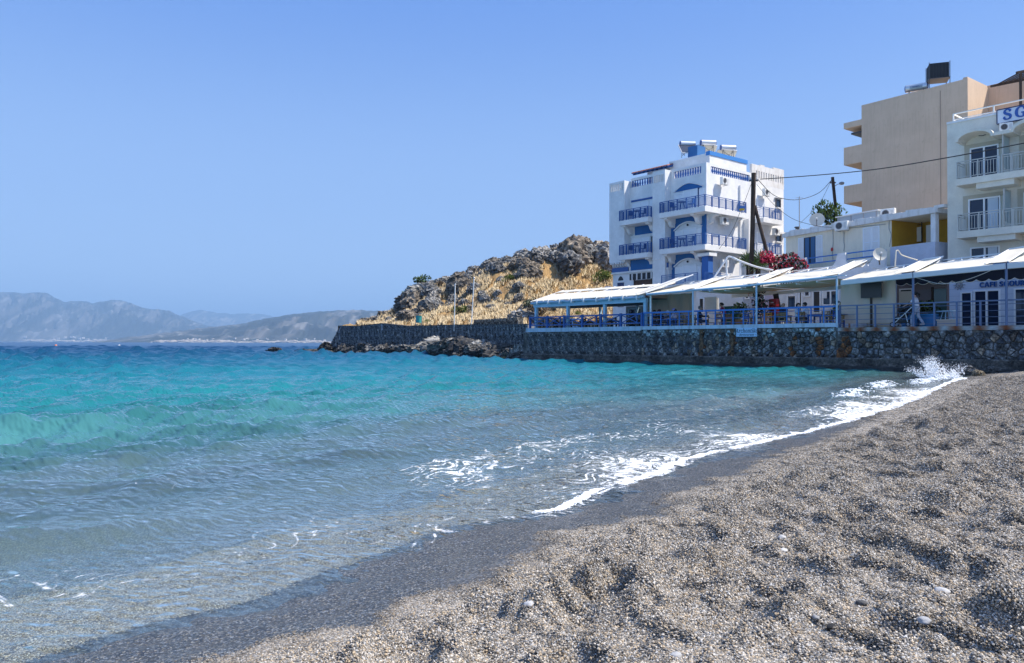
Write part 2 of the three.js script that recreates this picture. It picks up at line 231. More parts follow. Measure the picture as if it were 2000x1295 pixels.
    tag(o, { pale: 'pale rounded pebble lying on the trodden gravel of the near beach', grey: 'mid grey rounded pebble lying on the gravel of the near beach', dark: 'dark rounded pebble lying half sunk in the gravel of the near beach' }[kind], 'pebble', { pale: 'pale single pebbles on the near beach', grey: 'grey single pebbles on the near beach', dark: 'dark single pebbles on the near beach' }[kind]);
  }
}
function lumpy(s, detail, rough, seed, freq = 1.3) { const g0 = new THREE.IcosahedronGeometry(1, detail), p = g0.attributes.position, v = V(0, 0, 0); for (let i = 0; i < p.count; i++) { v.fromBufferAttribute(p, i).normalize(); const f = 1 + rough * fbm3(v.x * freq + seed * 0.37, v.y * freq - seed * 0.21, v.z * freq + 3, 3) * 2; p.setXYZ(i, v.x * f * s, v.y * f * s, v.z * f * s); } g0.computeVertexNormals(); return rough > 0.3 ? g0 : smoothed(g0); }
function smoothed(g) { const p = g.attributes.position, key = new Map(), n = g.attributes.normal, acc = []; const id = []; for (let i = 0; i < p.count; i++) { const k = [p.getX(i), p.getY(i), p.getZ(i)].map((x) => Math.round(x * 1e5)).join(); if (!key.has(k)) { key.set(k, acc.length); acc.push(V(0, 0, 0)); } id.push(key.get(k)); acc[id[i]].add(V(n.getX(i), n.getY(i), n.getZ(i))); } for (let i = 0; i < p.count; i++) { const a = acc[id[i]]; const l = a.length() || 1; n.setXYZ(i, a.x / l, a.y / l, a.z / l); } return g; }

// ---------- the sea ----------
const waves = []; { const r = rngOf(51); for (let i = 0; i < 46; i++) { const L = 0.24 * Math.pow(5.5 / 0.24, i / 45), dir = 2.45 + (r() - 0.5) * (L > 2 ? 1.1 : 2.2), k = 6.283 / L; waves.push({ kx: Math.sin(dir) * k, kz: -Math.cos(dir) * k, a: 0.0152 * Math.pow(L, L < 1 ? 0.6 : 0.25) * (0.7 + 0.6 * r()), p: r() * 6.28, L }); } }
const swell = (x, z) => { const a = along(x, z), I = inland(x, z); let y = 0; // small rollers about to break on the shore
  for (const [d, h, w, s, a0, a1] of [[-2.0, 0.11, 0.30, 3, -1.4, 2.0], [-3.0, 0.13, 0.4, 9, 2.4, 6.2], [-6.2, 0.07, 0.45, 4, 1.5, 9], [-1.3, 0.10, 0.25, 2, 8.6, 13], [-3.4, 0.12, 0.4, 7, 14, 22], [-10, 0.025, 0.7, 8, 2, 15], [-1.6, 0.1, 0.3, 5, 19, 29]]) { const u = (I - d - 0.35 * n2(a * 0.3 + s, s)) / w, e = sstep(a0, a0 + 1.2, a) * (1 - sstep(a1 - 1.2, a1, a)); if (Math.abs(u) < 3.5 && e > 0) y += h * e * (0.25 + 0.75 * clamp(0.5 + 1.1 * n2(a * 0.55, s * 3), 0, 1)) * Math.exp(-u * u * (u > 0 ? 1.8 : 0.8)); }
  return y; };
function seaY(x, z, d) {
  const I = inland(x, z), calm = lerp(0.2, 1, sstep(-0.3, -9, I) || 0), damp = I > -9 ? 0.22 + 0.78 * clamp(-I / 9, 0, 1) : 1; let y = 0, sx = 0, sz = 0;
  const res = d < 260 ? Math.max(0.06, d * 0.0055) : d * 0.009, off = 1 + 2.2 * sstep(-12, -60, I); // waves shorter than the mesh can carry are left to the bump map
  for (const w of waves) { if (w.L < res * 2) continue; const t = w.kx * x + w.kz * z + w.p + 1.6 * n2(x * 0.07 + w.p, z * 0.07), s = Math.sin(t), c = Math.cos(t); y += w.a * (s + 0.35 * s * s - 0.17); }
  y *= off * damp * (0.75 + 0.5 * n2(x * 0.06, z * 0.05));
  if (d < 60) y += swell(x, z);
  return y + 0.012;
}
const seaTint = [[-3000, [0.004, 0.04, 0.11]], [-140, [0.004, 0.045, 0.115]], [-75, [0.004, 0.055, 0.12]], [-42, [0.005, 0.095, 0.16]], [-22, [0.008, 0.15, 0.19]], [-13, [0.014, 0.185, 0.2]], [-9, [0.05, 0.24, 0.25]], [-6, [0.14, 0.38, 0.39]], [-3, [0.6, 0.78, 0.76]], [-0.8, [0.82, 0.9, 0.9]], [6, [0.95, 0.97, 0.97]]];
const tintC = [0, 1, 2].map((k) => curve(seaTint.map(([d, c]) => [d, c[k]])));
T.through = tex(512, 256, (u, v) => { const D = u * 32, n = NA(u * 2, v) - 0.5, n1 = NB(u * 2, v) - 0.5; const k = curve([[0, 1], [1.5, 0.98], [4, 0.86], [7, 0.6], [10, 0.36], [15, 0.14], [22, 0.03], [32, 0]])(Math.max(0, D * (1 + 0.9 * n + 0.4 * n1))); return k; }, false);
T.through.wrapS = THREE.ClampToEdgeWrapping;
T.seaRough = tex(256, 32, (u) => curve([[0, 0.03], [8, 0.05], [18, 0.12], [26, 0.24], [32, 0.38]])(u * 32), false); T.seaRough.wrapS = THREE.ClampToEdgeWrapping; // offshore the small waves are finer than the sheet carries
T.ripple = tex(1024, 1024, (() => { const ws = []; const r = rngOf(88); for (let i = 0; i < 60; i++) { const kx = Math.round((r() - 0.5) * 60), kz = Math.round(4 + r() * 46); ws.push([kx, kz, r() * 6.28, 1 / (3 + Math.hypot(kx, kz))]); } return (u, v) => { let s = 0; const w = 0.06 * (NA(u, v) - 0.5); for (const [a, b, p, h] of ws) s += h * Math.sin(6.2832 * (a * (u + w) + b * (v + w)) + p); return 0.5 + 0.42 * s; }; })(), false);
T.ripple.channel = 1;
{
  const radii = [...logRange(2.2, 24, 540), ...logRange(24.25, 240, 330), ...logRange(242, 1500, 200), ...logRange(1550, 30000, 20)];
  const g = fan(-1.05, 0.86, 560, radii, (x, z, d) => {
    const I0 = inland(x, z), I = I0 - 4.5 * sstep(11, 22, along(x, z)) * sstep(-1.2, -5, I0), y = seaY(x, z, d), q = I + (d > 30 ? 0 : 0.9 * fbm(x * 0.22, z * 0.22, 2) * sstep(-2, -8, I)), far = -I > 20 ? 0.1 * fbm(x * 0.02, z * 0.045, 3) : 0;
    return { y, u: -I / 32, v: along(x, z) / 46, c: tintC.map((f) => f(q) * (1 + far)), skip: I0 > 1.6 };
  });
  const p = g.attributes.position, uv1 = new Float32Array(p.count * 2); for (let i = 0; i < p.count; i++) { uv1[i * 2] = p.getX(i) / 3.1; uv1[i * 2 + 1] = (p.getZ(i) - 0.5 * p.getX(i)) / 3.1; }
  g.setAttribute('uv1', new THREE.BufferAttribute(uv1, 2));
  const m = new THREE.MeshPhysicalMaterial({ roughness: 1, roughnessMap: T.seaRough, transmission: 1, transmissionMap: T.through, thickness: 0, ior: 1.33, vertexColors: true, bumpMap: T.ripple, bumpScale: 0.045, side: THREE.DoubleSide });
  const sea = put('sea', g, m); tag(sea, 'clear turquoise sea turning deep blue towards the horizon', null, null, 'structure');
}

// ---------- foam along the water's edge ----------
{
  const foamMat = mat([0.93, 0.94, 0.95], 0.9, { side: THREE.DoubleSide });
  const lace = (w, h, seed, dense, stretch) => { const n1 = createNoise2D(rngOf(seed)), n4 = createNoise2D(rngOf(seed + 1)); return (u, v) => { const x = u * w, y = v * h, wx = x + 0.25 * n1(x * 1.5, y * 1.5), wy = y + 0.2 * n4(x * 1.5, y * 1.5), a = 1 - Math.abs(n1(wx * 1.5 * stretch, wy * 5)), b = 1 - Math.abs(n4(wx * 3.6 * stretch, wy * 10)), c = 1 - Math.abs(n1(wx * 9, wy * 22)), mask = n4(x * 0.35 + 9, y * 0.55); return a * 0.42 + b * 0.4 + c * 0.3 + 0.2 * mask - dense; }; };
  // a sheet of foam lying on the water between two distances from the shore
  const sheet = (name, label, a0, a1, i0, i1, seed, dense, stretch, lift, fade) => {
    const W = Math.min(2048, Math.round((a1 - a0) / 0.009)), H = Math.min(1024, Math.round(Math.abs(i1 - i0) / 0.007)), f = lace(a1 - a0, Math.abs(i1 - i0), seed, dense, stretch);
    const am = tex(W, H, (u, v) => { const e = fade(u, v), k = f(u, v) + e, q = NB(u * W / 130, v * H / 130), q2 = NC(u * W / 90, v * H / 90); return sstep(0, 0.3, k) * lerp(sstep(0.36, 0.6, 0.6 * q + 0.4 * q2), 1, sstep(0.2, 0.7, k) * 0.4); }, false); am.wrapS = am.wrapT = THREE.ClampToEdgeWrapping;
    const na = 320, ni = 40, pos = [], uv = [], idx = [];
    for (let j = 0; j <= ni; j++) for (let i = 0; i <= na; i++) { const a = lerp(a0, a1, i / na), I0 = lerp(i0, i1, j / ni), bend = shoreBend(a) + 0.03 * n2(a * 0.5, 3.3) + 0.05 * n2(a * 1.1, 8.3), p = SH0.clone().addScaledVector(SHD, a).addScaledVector(SHN, I0 + bend), d = Math.hypot(p.x, p.z), y = Math.max(seaY(p.x, p.z, d), beachY(p.x, p.z) + 0.006) + lift; pos.push(p.x, y, p.z); uv.push(i / na, j / ni); if (i && j) { const o = j * (na + 1) + i; idx.push(o - 1, o, o - na - 2, o, o - na - 1, o - na - 2); } }
    const g = new THREE.BufferGeometry(); g.setAttribute('position', new THREE.Float32BufferAttribute(pos, 3)); g.setAttribute('uv', new THREE.Float32BufferAttribute(uv, 2)); g.setIndex(idx); g.computeVertexNormals();
    const m = foamMat.clone(); m.alphaMap = am; m.transparent = true;
    return tag(put(name, g, m), label, 'foam', null, 'stuff');
  };
  const dome = (x, a, b, w) => sstep(a, a + w, x) * (1 - sstep(b - w, b, x));
  sheet('sea_foam', 'lacy white foam spread over the shallow wash at the middle of the shore', 2.2, 12, -3.2, 0.12, 61, 0.7, 0.7, 0.008, (u, v) => 0.34 * (dome(u, 0.02, 0.98, 0.3) * sstep(0, 0.5, v) - 1) + 0.14 * sstep(0.7, 0.95, v));
  sheet('sea_foam', 'thick white foam where the water breaks on the beach near the sea wall', 11, 26, -1.7, 0.15, 67, 0.7, 0.6, 0.008, (u, v) => 0.5 * (dome(u, 0.0, 0.96, 0.2) * sstep(0, 0.5, v) - 1) + 0.4 * sstep(0.5, 0.9, v));
  sheet('sea_foam', 'thin broken foam strands over the nearest shallows at the left', -0.2, 3.6, -2.3, 0.3, 71, 1.13, 0.9, 0.008, (u, v) => 0.2 * (dome(u, 0.0, 1, 0.2) - 1) + 0.25 * dome(v, 0.2, 0.75, 0.2));
  // the bright edge of the wash: small froth bubbles heaped in a line
  const r = rngOf(17), geo = new THREE.IcosahedronGeometry(1, 0), list = [];
  for (let i = 0; i < 9000; i++) {
    const a = 3.6 + 30 * Math.pow(r(), 1.5), wob = 0.03 * n2(a * 3, 5), I0 = (r() + r() + r() - 1.5) * 0.03 * (1 + a * 0.05) + wob - 0.01, bend = shoreBend(a) + 0.03 * n2(a * 0.5, 3.3) + 0.05 * n2(a * 1.1, 8.3); if (n2(a * 0.9, 77) < -0.62) continue;
    const p = SH0.clone().addScaledVector(SHD, a).addScaledVector(SHN, I0 + bend), y = Math.max(beachY(p.x, p.z), seaY(p.x, p.z, 9)) + 0.004; list.push([p.x, y, p.z, (0.005 + 0.009 * r() * r()) * (1 + a * 0.035)]);
  }
  const crest = (a0, a1, I1, h, n) => { for (let i = 0; i < n; i++) { const g = (r() + r() + r() + r() - 2), q = (r() + r() + r() - 1.5), a = (a0 + a1) / 2 + (a1 - a0) * 0.4 * g, I0 = I1 + 0.3 * q + 0.12 * n2(a * 2, 9), bend = shoreBend(a), p = SH0.clone().addScaledVector(SHD, a).addScaledVector(SHN, I0 + bend), d = Math.hypot(p.x, p.z); if (n2(p.x * 3, p.z * 3) < -0.1) continue; list.push([p.x, seaY(p.x, p.z, d) + r() * r() * h * Math.max(0, 1 - Math.abs(g) - Math.abs(q)), p.z, 0.008 + 0.02 * r() * r()]); } };

  crest(18.5, 21.5, -1.5, 0.05, 700); crest(22.8, 26.2, -1.5, 0.07, 900); crest(27, 32, -0.8, 0.08, 1300); crest(30, 34, 0.1, 0.04, 600);
  const im = new THREE.InstancedMesh(geo, foamMat, list.length), m4 = new THREE.Matrix4(); list.forEach(([x, y, z, s], i) => im.setMatrixAt(i, m4.makeScale(s * 1.4, s * 0.8, s * 1.4).setPosition(x, y, z))); im.name = numbered('foam_edge'); scene.add(im); tag(im, 'bright white froth line at the edge of the wash', 'foam', null, 'stuff');
}

// ---------- mountains across the bay ----------
T.scrub = tex(1024, 512, (u, v) => { const a = NA(u, v), b = NB(u * 2, v), c = NC(u, v), k = sstep(0.44, 0.6, 0.5 * a + 0.5 * b), s = sstep(0.6, 0.72, 0.4 * c + 0.6 * b) * 0.16; return [lerp(0.3, 0.74, k) + s * 1.5, lerp(0.33, 0.68, k) + s * 1.5, lerp(0.28, 0.6, k) + s * 1.5]; });
function range(name, label, top, shore, dist, depth, n, seed, gully, tint, px0, px1) {
  const nv = 70, pos = [], uv = [], idx = [];
  for (let j = 0; j <= nv; j++) for (let i = 0; i <= n; i++) {
    const px = lerp(px0, px1, i / n), v = j / nv, d = dist + depth * v, t = at(px, 660, d), ridge = at(px, top(px) + 1.6 * fbm(px * 0.045 + seed, seed, 4), dist + depth * 0.72).y;
    const s = v < 0.72 ? Math.pow(v / 0.72, 0.92) : 1 - 0.9 * ((v - 0.72) / 0.28), wx = t.x * 0.001, wz = t.z * 0.001, r1 = 1 - Math.abs(fbm(wx * 1.7 + seed, wz * 0.9, 5)), er = (v < 0.7 ? Math.sin(Math.min(1, v / 0.66) * Math.PI) : 0);
    let y = ridge * (s + er * gully * (r1 - 0.72)) + ridge * 0.03 * er * fbm(wx * 9 + seed, wz * 9, 4); if (v < 0.04) y = Math.max(2, y);
    pos.push(t.x, j === 0 ? -3 : Math.max(3, y), t.z); uv.push(t.x / 2600, (t.z + y * 2.5) / 2600); if (i && j) { const o = j * (n + 1) + i; idx.push(o - n - 2, o - n - 1, o, o - n - 2, o, o - 1); }
  }
  const g = new THREE.BufferGeometry(); g.setAttribute('position', new THREE.Float32BufferAttribute(pos, 3)); g.setAttribute('uv', new THREE.Float32BufferAttribute(uv, 2)); g.setIndex(idx); g.computeVertexNormals();
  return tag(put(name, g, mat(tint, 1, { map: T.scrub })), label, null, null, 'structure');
}
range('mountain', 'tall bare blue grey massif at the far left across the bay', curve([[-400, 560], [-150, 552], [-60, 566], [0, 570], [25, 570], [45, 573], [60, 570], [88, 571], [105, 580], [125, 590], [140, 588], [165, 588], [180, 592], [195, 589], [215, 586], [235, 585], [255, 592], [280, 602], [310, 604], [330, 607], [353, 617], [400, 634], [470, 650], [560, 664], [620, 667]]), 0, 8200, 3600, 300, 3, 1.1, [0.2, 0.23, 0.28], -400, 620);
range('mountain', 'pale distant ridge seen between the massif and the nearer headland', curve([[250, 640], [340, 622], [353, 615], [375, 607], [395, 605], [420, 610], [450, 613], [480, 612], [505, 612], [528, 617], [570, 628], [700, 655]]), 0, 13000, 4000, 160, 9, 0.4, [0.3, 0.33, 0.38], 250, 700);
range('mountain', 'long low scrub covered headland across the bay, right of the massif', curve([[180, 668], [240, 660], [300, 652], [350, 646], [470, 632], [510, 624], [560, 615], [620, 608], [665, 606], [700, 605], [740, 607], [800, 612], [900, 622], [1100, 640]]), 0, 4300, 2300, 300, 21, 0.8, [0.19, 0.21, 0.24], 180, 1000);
// pale villages and bare cliffs along the far coast
{
  const r = rngOf(19), mb = new MB(), cl = new MB();
  for (let i = 0; i < 260; i++) { const px = 30 + r() * 610, near = px > 330, d = near ? 4330 + r() * 260 : 8260 + r() * 350, k = near ? 1 : 1.9, p = at(px, 668, d); const w = (8 + r() * 14) * k, h = (5 + r() * 6) * k, y = (2 + r() * r() * 22) * k * (near ? 1 : 1.4); const g = new THREE.BoxGeometry(w, h, w * 0.8); g.rotateY(r() * 3); g.translate(p.x, y + h / 2, p.z); mb.add(boxUV(g)); }
  tag(mb.build('far_village', mat([0.55, 0.52, 0.48], 0.9)), 'tiny pale houses scattered along the far coast', 'houses', null, 'stuff');
  for (let i = 0; i < 90; i++) { const px = 60 + r() * 590, near = px > 300, d = near ? 4295 : 8190, k = near ? 1 : 1.8, p = at(px, 668, d), g = lumpy(1, 2, 0.35, i); g.scale((18 + 60 * r()) * k, (5 + 10 * r()) * k, 14 * k); g.translate(p.x, 0, p.z); cl.add(g); }
  tag(cl.build('sea_cliffs', mat([0.45, 0.39, 0.33], 1)), 'low pale cliffs at the waterline of the far coast', 'cliffs', null, 'stuff');
}

// ---------- land under the village, the hill, the promenade ----------
{ // one slab of ground behind the sea walls
  const edge = [[664, 96.1], [700, 92.1], [745, 87.6], [800, 83.6], [870, 77.6], [960, 69.6], [1026, 62.6]].map(([px, d]) => at(px, 660, d)).map((p) => [p.x, -p.z]);
  const s = new THREE.Shape([[1.75, 58.3], [23.9, 33.1], [28, 28.4], [80, 0], [120, 20], [110, 140], [-14, 140], ...edge].map((p) => new THREE.Vector2(p[0], p[1])));
  const g = new THREE.ExtrudeGeometry(s, { depth: 1.4, bevelEnabled: false }); g.rotateX(-Math.PI / 2); g.translate(0, 0.76, 0);
  tag(put('ground', g, mat([0.3, 0.27, 0.23], 1, { map: T.dirty })), 'paved and earthen ground under the houses and terraces', null, null, 'structure');
}
const dFoot = curve([[640, 99], [700, 94], [780, 87], [870, 80], [960, 72], [1030, 66.5], [1100, 69], [1200, 74], [1300, 79], [1560, 82]]);
const dRidge = curve([[640, 102], [700, 101], [800, 103], [900, 100], [1000, 97], [1100, 99], [1200, 101], [1560, 106]]);
const skyline = curve([[640, 650], [690, 640], [705, 632], [725, 624], [760, 610], [785, 602], [798, 584], [815, 570], [830, 560], [850, 552], [875, 549], [905, 544], [935, 527], [960, 518], [1000, 514], [1015, 506], [1040, 500], [1075, 492], [1120, 488], [1150, 486], [1190, 488], [1240, 498], [1300, 525], [1400, 560], [1560, 590]]);
function hillAt(px, v) {
  const d0 = dFoot(px), d1 = dRidge(px), y0 = px < 1030 ? at(px, 636, d0).y : 2.2, y1 = at(px, skyline(px), d1).y, d = lerp(d0, d1, v), p = at(px, 660, d);
  const k = v <= 1 ? 0.62 * v + 0.38 * sstep(lerp(0.3, 0.5, clamp((px - 800) / 200, 0, 1)), 0.85, v) : 1 - 1.1 * (v - 1) * (v - 1) * 3;
  const rough = Math.sin(Math.min(1, v) * Math.PI); p.y = lerp(y0, y1, k) + rough * (0.9 * fbm(p.x * 0.12, p.z * 0.12, 4) + 0.35 * fbm(p.x * 0.6, p.z * 0.6, 2)); return p;
}
T.hill = tex(1024, 512, (u, v) => { const a = NA(u, v), b = NB(u, v), c = NC(u, v), g = sstep(0.5, 0.68, 0.45 * a + 0.55 * b), k = 0.85 + 0.5 * (c - 0.5); return [lerp(0.84, 0.6, g) * k, lerp(0.69, 0.5, g) * k, lerp(0.47, 0.37, g) * k]; });
T.hill.repeat.set(0.16, 0.16);
{
  const n = 260, nv = 90, pos = [], uv = [], idx = [];
  for (let j = 0; j <= nv; j++) for (let i = 0; i <= n; i++) { const p = hillAt(lerp(660, 1560, i / n), j / nv * 1.5), o = j * (n + 1) + i; pos.push(p.x, Math.max(p.y, -1), p.z); uv.push(p.x, p.z + p.y); if (i && j) idx.push(o - n - 2, o - n - 1, o, o - n - 2, o, o - 1); }
  const g = new THREE.BufferGeometry(); g.setAttribute('position', new THREE.Float32BufferAttribute(pos, 3)); g.setAttribute('uv', new THREE.Float32BufferAttribute(uv, 2)); g.setIndex(idx); g.computeVertexNormals();
  tag(put('hill', g, mat([0.78, 0.74, 0.68], 1, { map: T.hill, bumpMap: T.rockbump, bumpScale: 0.12 })), 'dry rocky hill with straw coloured grass behind the hotel', null, null, 'structure');
}
// craggy boulders: a few shapes, each boulder a thing
function crag(seed, detail = 7) {
  const g = new THREE.IcosahedronGeometry(1, detail), p = g.attributes.position, v = V(0, 0, 0), planes = [], r = rngOf(seed * 13 + 1);
  for (let i = 0; i < 9; i++) planes.push([V(r() - 0.5, r() - 0.5, r() - 0.5).normalize(), 0.62 + 0.3 * r()]);
  for (let i = 0; i < p.count; i++) { v.fromBufferAttribute(p, i).normalize(); let f = 1; for (const [n, d] of planes) { const c = v.dot(n); if (c > 0.01) f = Math.min(f, d / c); } const q = 1 - Math.abs(n3(v.x * 1.6 + seed, v.y * 1.6, v.z * 1.6)), ck = Math.max(0, 1 - Math.abs(n3(v.x * 2.2, v.y * 2.2 + seed, v.z * 2.2)) * 7); f = f * (0.8 + 0.26 * q - 0.1 * ck) + 0.1 * n3(v.x * 4.3, v.y * 4.3 + seed, v.z * 4.3) + 0.05 * n3(v.x * 9, v.y * 9 + seed, v.z * 9); p.setXYZ(i, v.x * f, v.y * f, v.z * f); }
  const uv = g.attributes.uv; for (let i = 0; i < p.count; i++) uv.setXY(i, p.getX(i) * 0.7 + p.getZ(i) * 0.5, p.getY(i) * 0.9 + p.getZ(i) * 0.4);
  const q = toCreasedNormals(g, 0.6); return q;
}
const crags = [1, 2, 3, 4, 5, 6, 7, 8, 9, 10].map((k) => crag(k));
const rockMats = [[0.5, 0.5, 0.49], [0.4, 0.4, 0.4], [0.62, 0.61, 0.6], [0.5, 0.43, 0.35]].map((c) => mat(c, 0.95, { map: T.rock, bumpMap: T.rockbump, bumpScale: 0.2 }));
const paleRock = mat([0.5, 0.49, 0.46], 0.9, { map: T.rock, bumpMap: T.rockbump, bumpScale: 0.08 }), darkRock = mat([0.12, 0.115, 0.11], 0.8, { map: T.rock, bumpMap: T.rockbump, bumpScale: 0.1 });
function boulder(p, s, m, seed, label, group, squash = 1, name = 'boulder') { const r = rngOf(Math.floor(seed)), o = put(name, crags[Math.floor(r() * 10)], m); o.position.copy(p); o.scale.set(s * (0.85 + 0.5 * r()), s * squash * (0.75 + 0.35 * r()), s * (0.85 + 0.4 * r())); o.rotation.set((r() - 0.5) * 0.7, r() * 6.28, (r() - 0.5) * 0.7); tag(o, label, 'boulder', group); return o; }
{
  const r = rngOf(404), zones = [ // px range, v range, count, radius range
    [790, 860, 0.1, 0.96, 34, 0.6, 2.0, 'on the seaward end of the hill'], [845, 935, 0.5, 0.95, 28, 0.5, 1.6, 'on the hill behind the left flagpole'], [925, 1010, 0.58, 0.97, 26, 0.5, 1.5, 'on the hill right of the flagpoles'], [1000, 1085, 0.7, 0.96, 28, 0.6, 1.7, 'in the middle of the hilltop crags'], [1075, 1192, 0.7, 0.95, 32, 0.7, 2.2, 'in the crags beside the hotel'],
    [700, 800, 0.2, 0.9, 22, 0.5, 1.2, 'on the low tip of the headland'], [880, 960, 0.25, 0.6, 16, 0.3, 1.0, 'in the grass between the flagpoles'], [940, 1060, 0.15, 0.62, 30, 0.3, 1.1, 'in the grass left of the pavilion'], [1040, 1180, 0.08, 0.4, 10, 0.25, 0.6, 'in the straw slope above the pavilion'], [1000, 1045, 0.0, 0.3, 11, 0.5, 1.2, 'at the foot of the slope by the pavilion']];
  let i = 0; for (const [a, b, v0, v1, n, s0, s1, where] of zones) for (let k = 0; k < n; k++) {
    const px = lerp(a, b, r()), v = lerp(v0, v1, Math.sqrt(r())), s = lerp(s0, s1, r() * r()) , p = hillAt(px, v); p.y += s * 0.05; 
    boulder(p, s, pick(rockMats), 900 + i++, 'grey weathered limestone boulder ' + where, 'boulders ' + where);
  }
  // dry grass: tufts of thin blades
  const tuft = () => { const pos = [], nor = [], rr = rngOf(3); for (let k = 0; k < 11; k++) { const a = rr() * 6.28, x = (rr() - 0.5) * 0.35, z = (rr() - 0.5) * 0.35, h = 0.16 + 0.26 * rr(), lx = (rr() - 0.5) * 0.3, lz = (rr() - 0.5) * 0.3, w = 0.022, c = Math.cos(a) * w, s = Math.sin(a) * w; pos.push(x - c, 0, z - s, x + c, 0, z + s, x + lx, h, z + lz); for (let q = 0; q < 3; q++) nor.push(s * 20 * 0.5, 0.8, c * 20 * 0.5); } const g = new THREE.BufferGeometry(); g.setAttribute('position', new THREE.Float32BufferAttribute(pos, 3)); g.setAttribute('normal', new THREE.Float32BufferAttribute(nor, 3)); return g; };
  const im = new THREE.InstancedMesh(tuft(), mat([0.76, 0.62, 0.4], 0.9, { side: THREE.DoubleSide }), 26000), m4 = new THREE.Matrix4(), q = new THREE.Quaternion(), c = new THREE.Color();
  let cnt = 0; for (let k = 0; k < 40000 && cnt < 26000; k++) { const px = 700 + 500 * r(), v = Math.pow(r(), 1.1) * 0.97, p = hillAt(px, v); if (n2(p.x * 0.35, p.z * 0.35) < -0.25 || (v > 0.75 && r() < 0.6) || (px < 930 && r() < 0.4)) continue; const s = 0.6 + 0.8 * r(); q.setFromAxisAngle(V(0, 1, 0), r() * 6.28); im.setMatrixAt(cnt, m4.compose(p, q, V(s * 1.3, s, s * 1.3))); const t = 0.75 + 0.4 * r(), w = r(); im.setColorAt(cnt++, c.setRGB(t, t * lerp(0.9, 1.05, w), t * lerp(0.8, 1.1, w))); }
  im.count = cnt; im.name = numbered('dry_grass'); im.castShadow = im.receiveShadow = true; scene.add(im); tag(im, 'straw coloured dry grass covering the hillside', 'grass', null, 'stuff');
}
// shrubs made of many small leaves
function leafBall(seed, n, leaf, sx, sy, sz, fill = 0.55) { const r = rngOf(seed), pos = [], nor = [], v = V(0, 0, 0), a = V(0, 0, 0), b = V(0, 0, 0), q = new THREE.Quaternion(); const lobes = []; for (let i = 0; i < 7; i++) lobes.push([V((r() - 0.5) * 1.1, (r() - 0.35) * 0.9, (r() - 0.5) * 1.1), 0.35 + 0.35 * r()]); for (let i = 0; i < n; i++) { const [c, lr] = lobes[Math.floor(r() * 7)]; v.set(r() - 0.5, r() - 0.5, r() - 0.5).normalize().multiplyScalar(lr * (fill + (1 - fill) * Math.sqrt(r()))).add(c); q.setFromEuler(new THREE.Euler(r() * 6.28, r() * 6.28, r() * 6.28)); const L = leaf * (0.6 + 0.8 * r()); a.set(L, 0, 0).applyQuaternion(q); b.set(0, 0, L * 0.5).applyQuaternion(q); const nn = V(0, 1, 0).applyQuaternion(q); if (nn.dot(v) < 0) nn.negate(); const P = V(v.x * sx, v.y * sy, v.z * sz); for (const w of [[-1, 0], [0, 1], [1, 0], [-1, 0], [1, 0], [0, -1]]) { pos.push(P.x + a.x * w[0] + b.x * w[1], P.y + a.y * w[0] + b.y * w[1], P.z + a.z * w[0] + b.z * w[1]); nor.push(nn.x, nn.y, nn.z); } } const g = new THREE.BufferGeometry(); g.setAttribute('position', new THREE.Float32BufferAttribute(pos, 3)); g.setAttribute('normal', new THREE.Float32BufferAttribute(nor, 3)); return g; }
const leafMat = (c) => new THREE.MeshPhysicalMaterial({ color: lin(c), roughness: 0.75, transmission: 0.3, thickness: 0, side: THREE.DoubleSide });
const LM = { sage: leafMat([0.17, 0.2, 0.12]), green: leafMat([0.09, 0.15, 0.03]), lime: leafMat([0.2, 0.26, 0.04]), brown: leafMat([0.22, 0.16, 0.1]), dark: leafMat([0.035, 0.07, 0.02]), flower: leafMat([0.75, 0.04, 0.12]), pink: leafMat([0.72, 0.16, 0.28]) };
const twig = mat([0.16, 0.12, 0.08], 0.95);
const bushGeo = [1, 2, 3].map((k) => leafBall(k * 7, 900, 0.085, 1, 0.75, 1));
function bush(p, s, m, label, group, seed) {
  const o = thing('bush', label, 'bush', p, group); const f = put('foliage', bushGeo[seed % 3], m, o); f.scale.setScalar(s); f.position.y = s * 0.5; f.rotation.y = seed;
  const mb = new MB(); for (let k = 0; k < 5; k++) mb.tube([V(0, -0.2 * s, 0), V(Math.cos(k * 1.26) * 0.3 * s, 0.35 * s, Math.sin(k * 1.26) * 0.3 * s)], 0.02 * s + 0.008, 5); mb.build('stem', twig, o); return o;
}
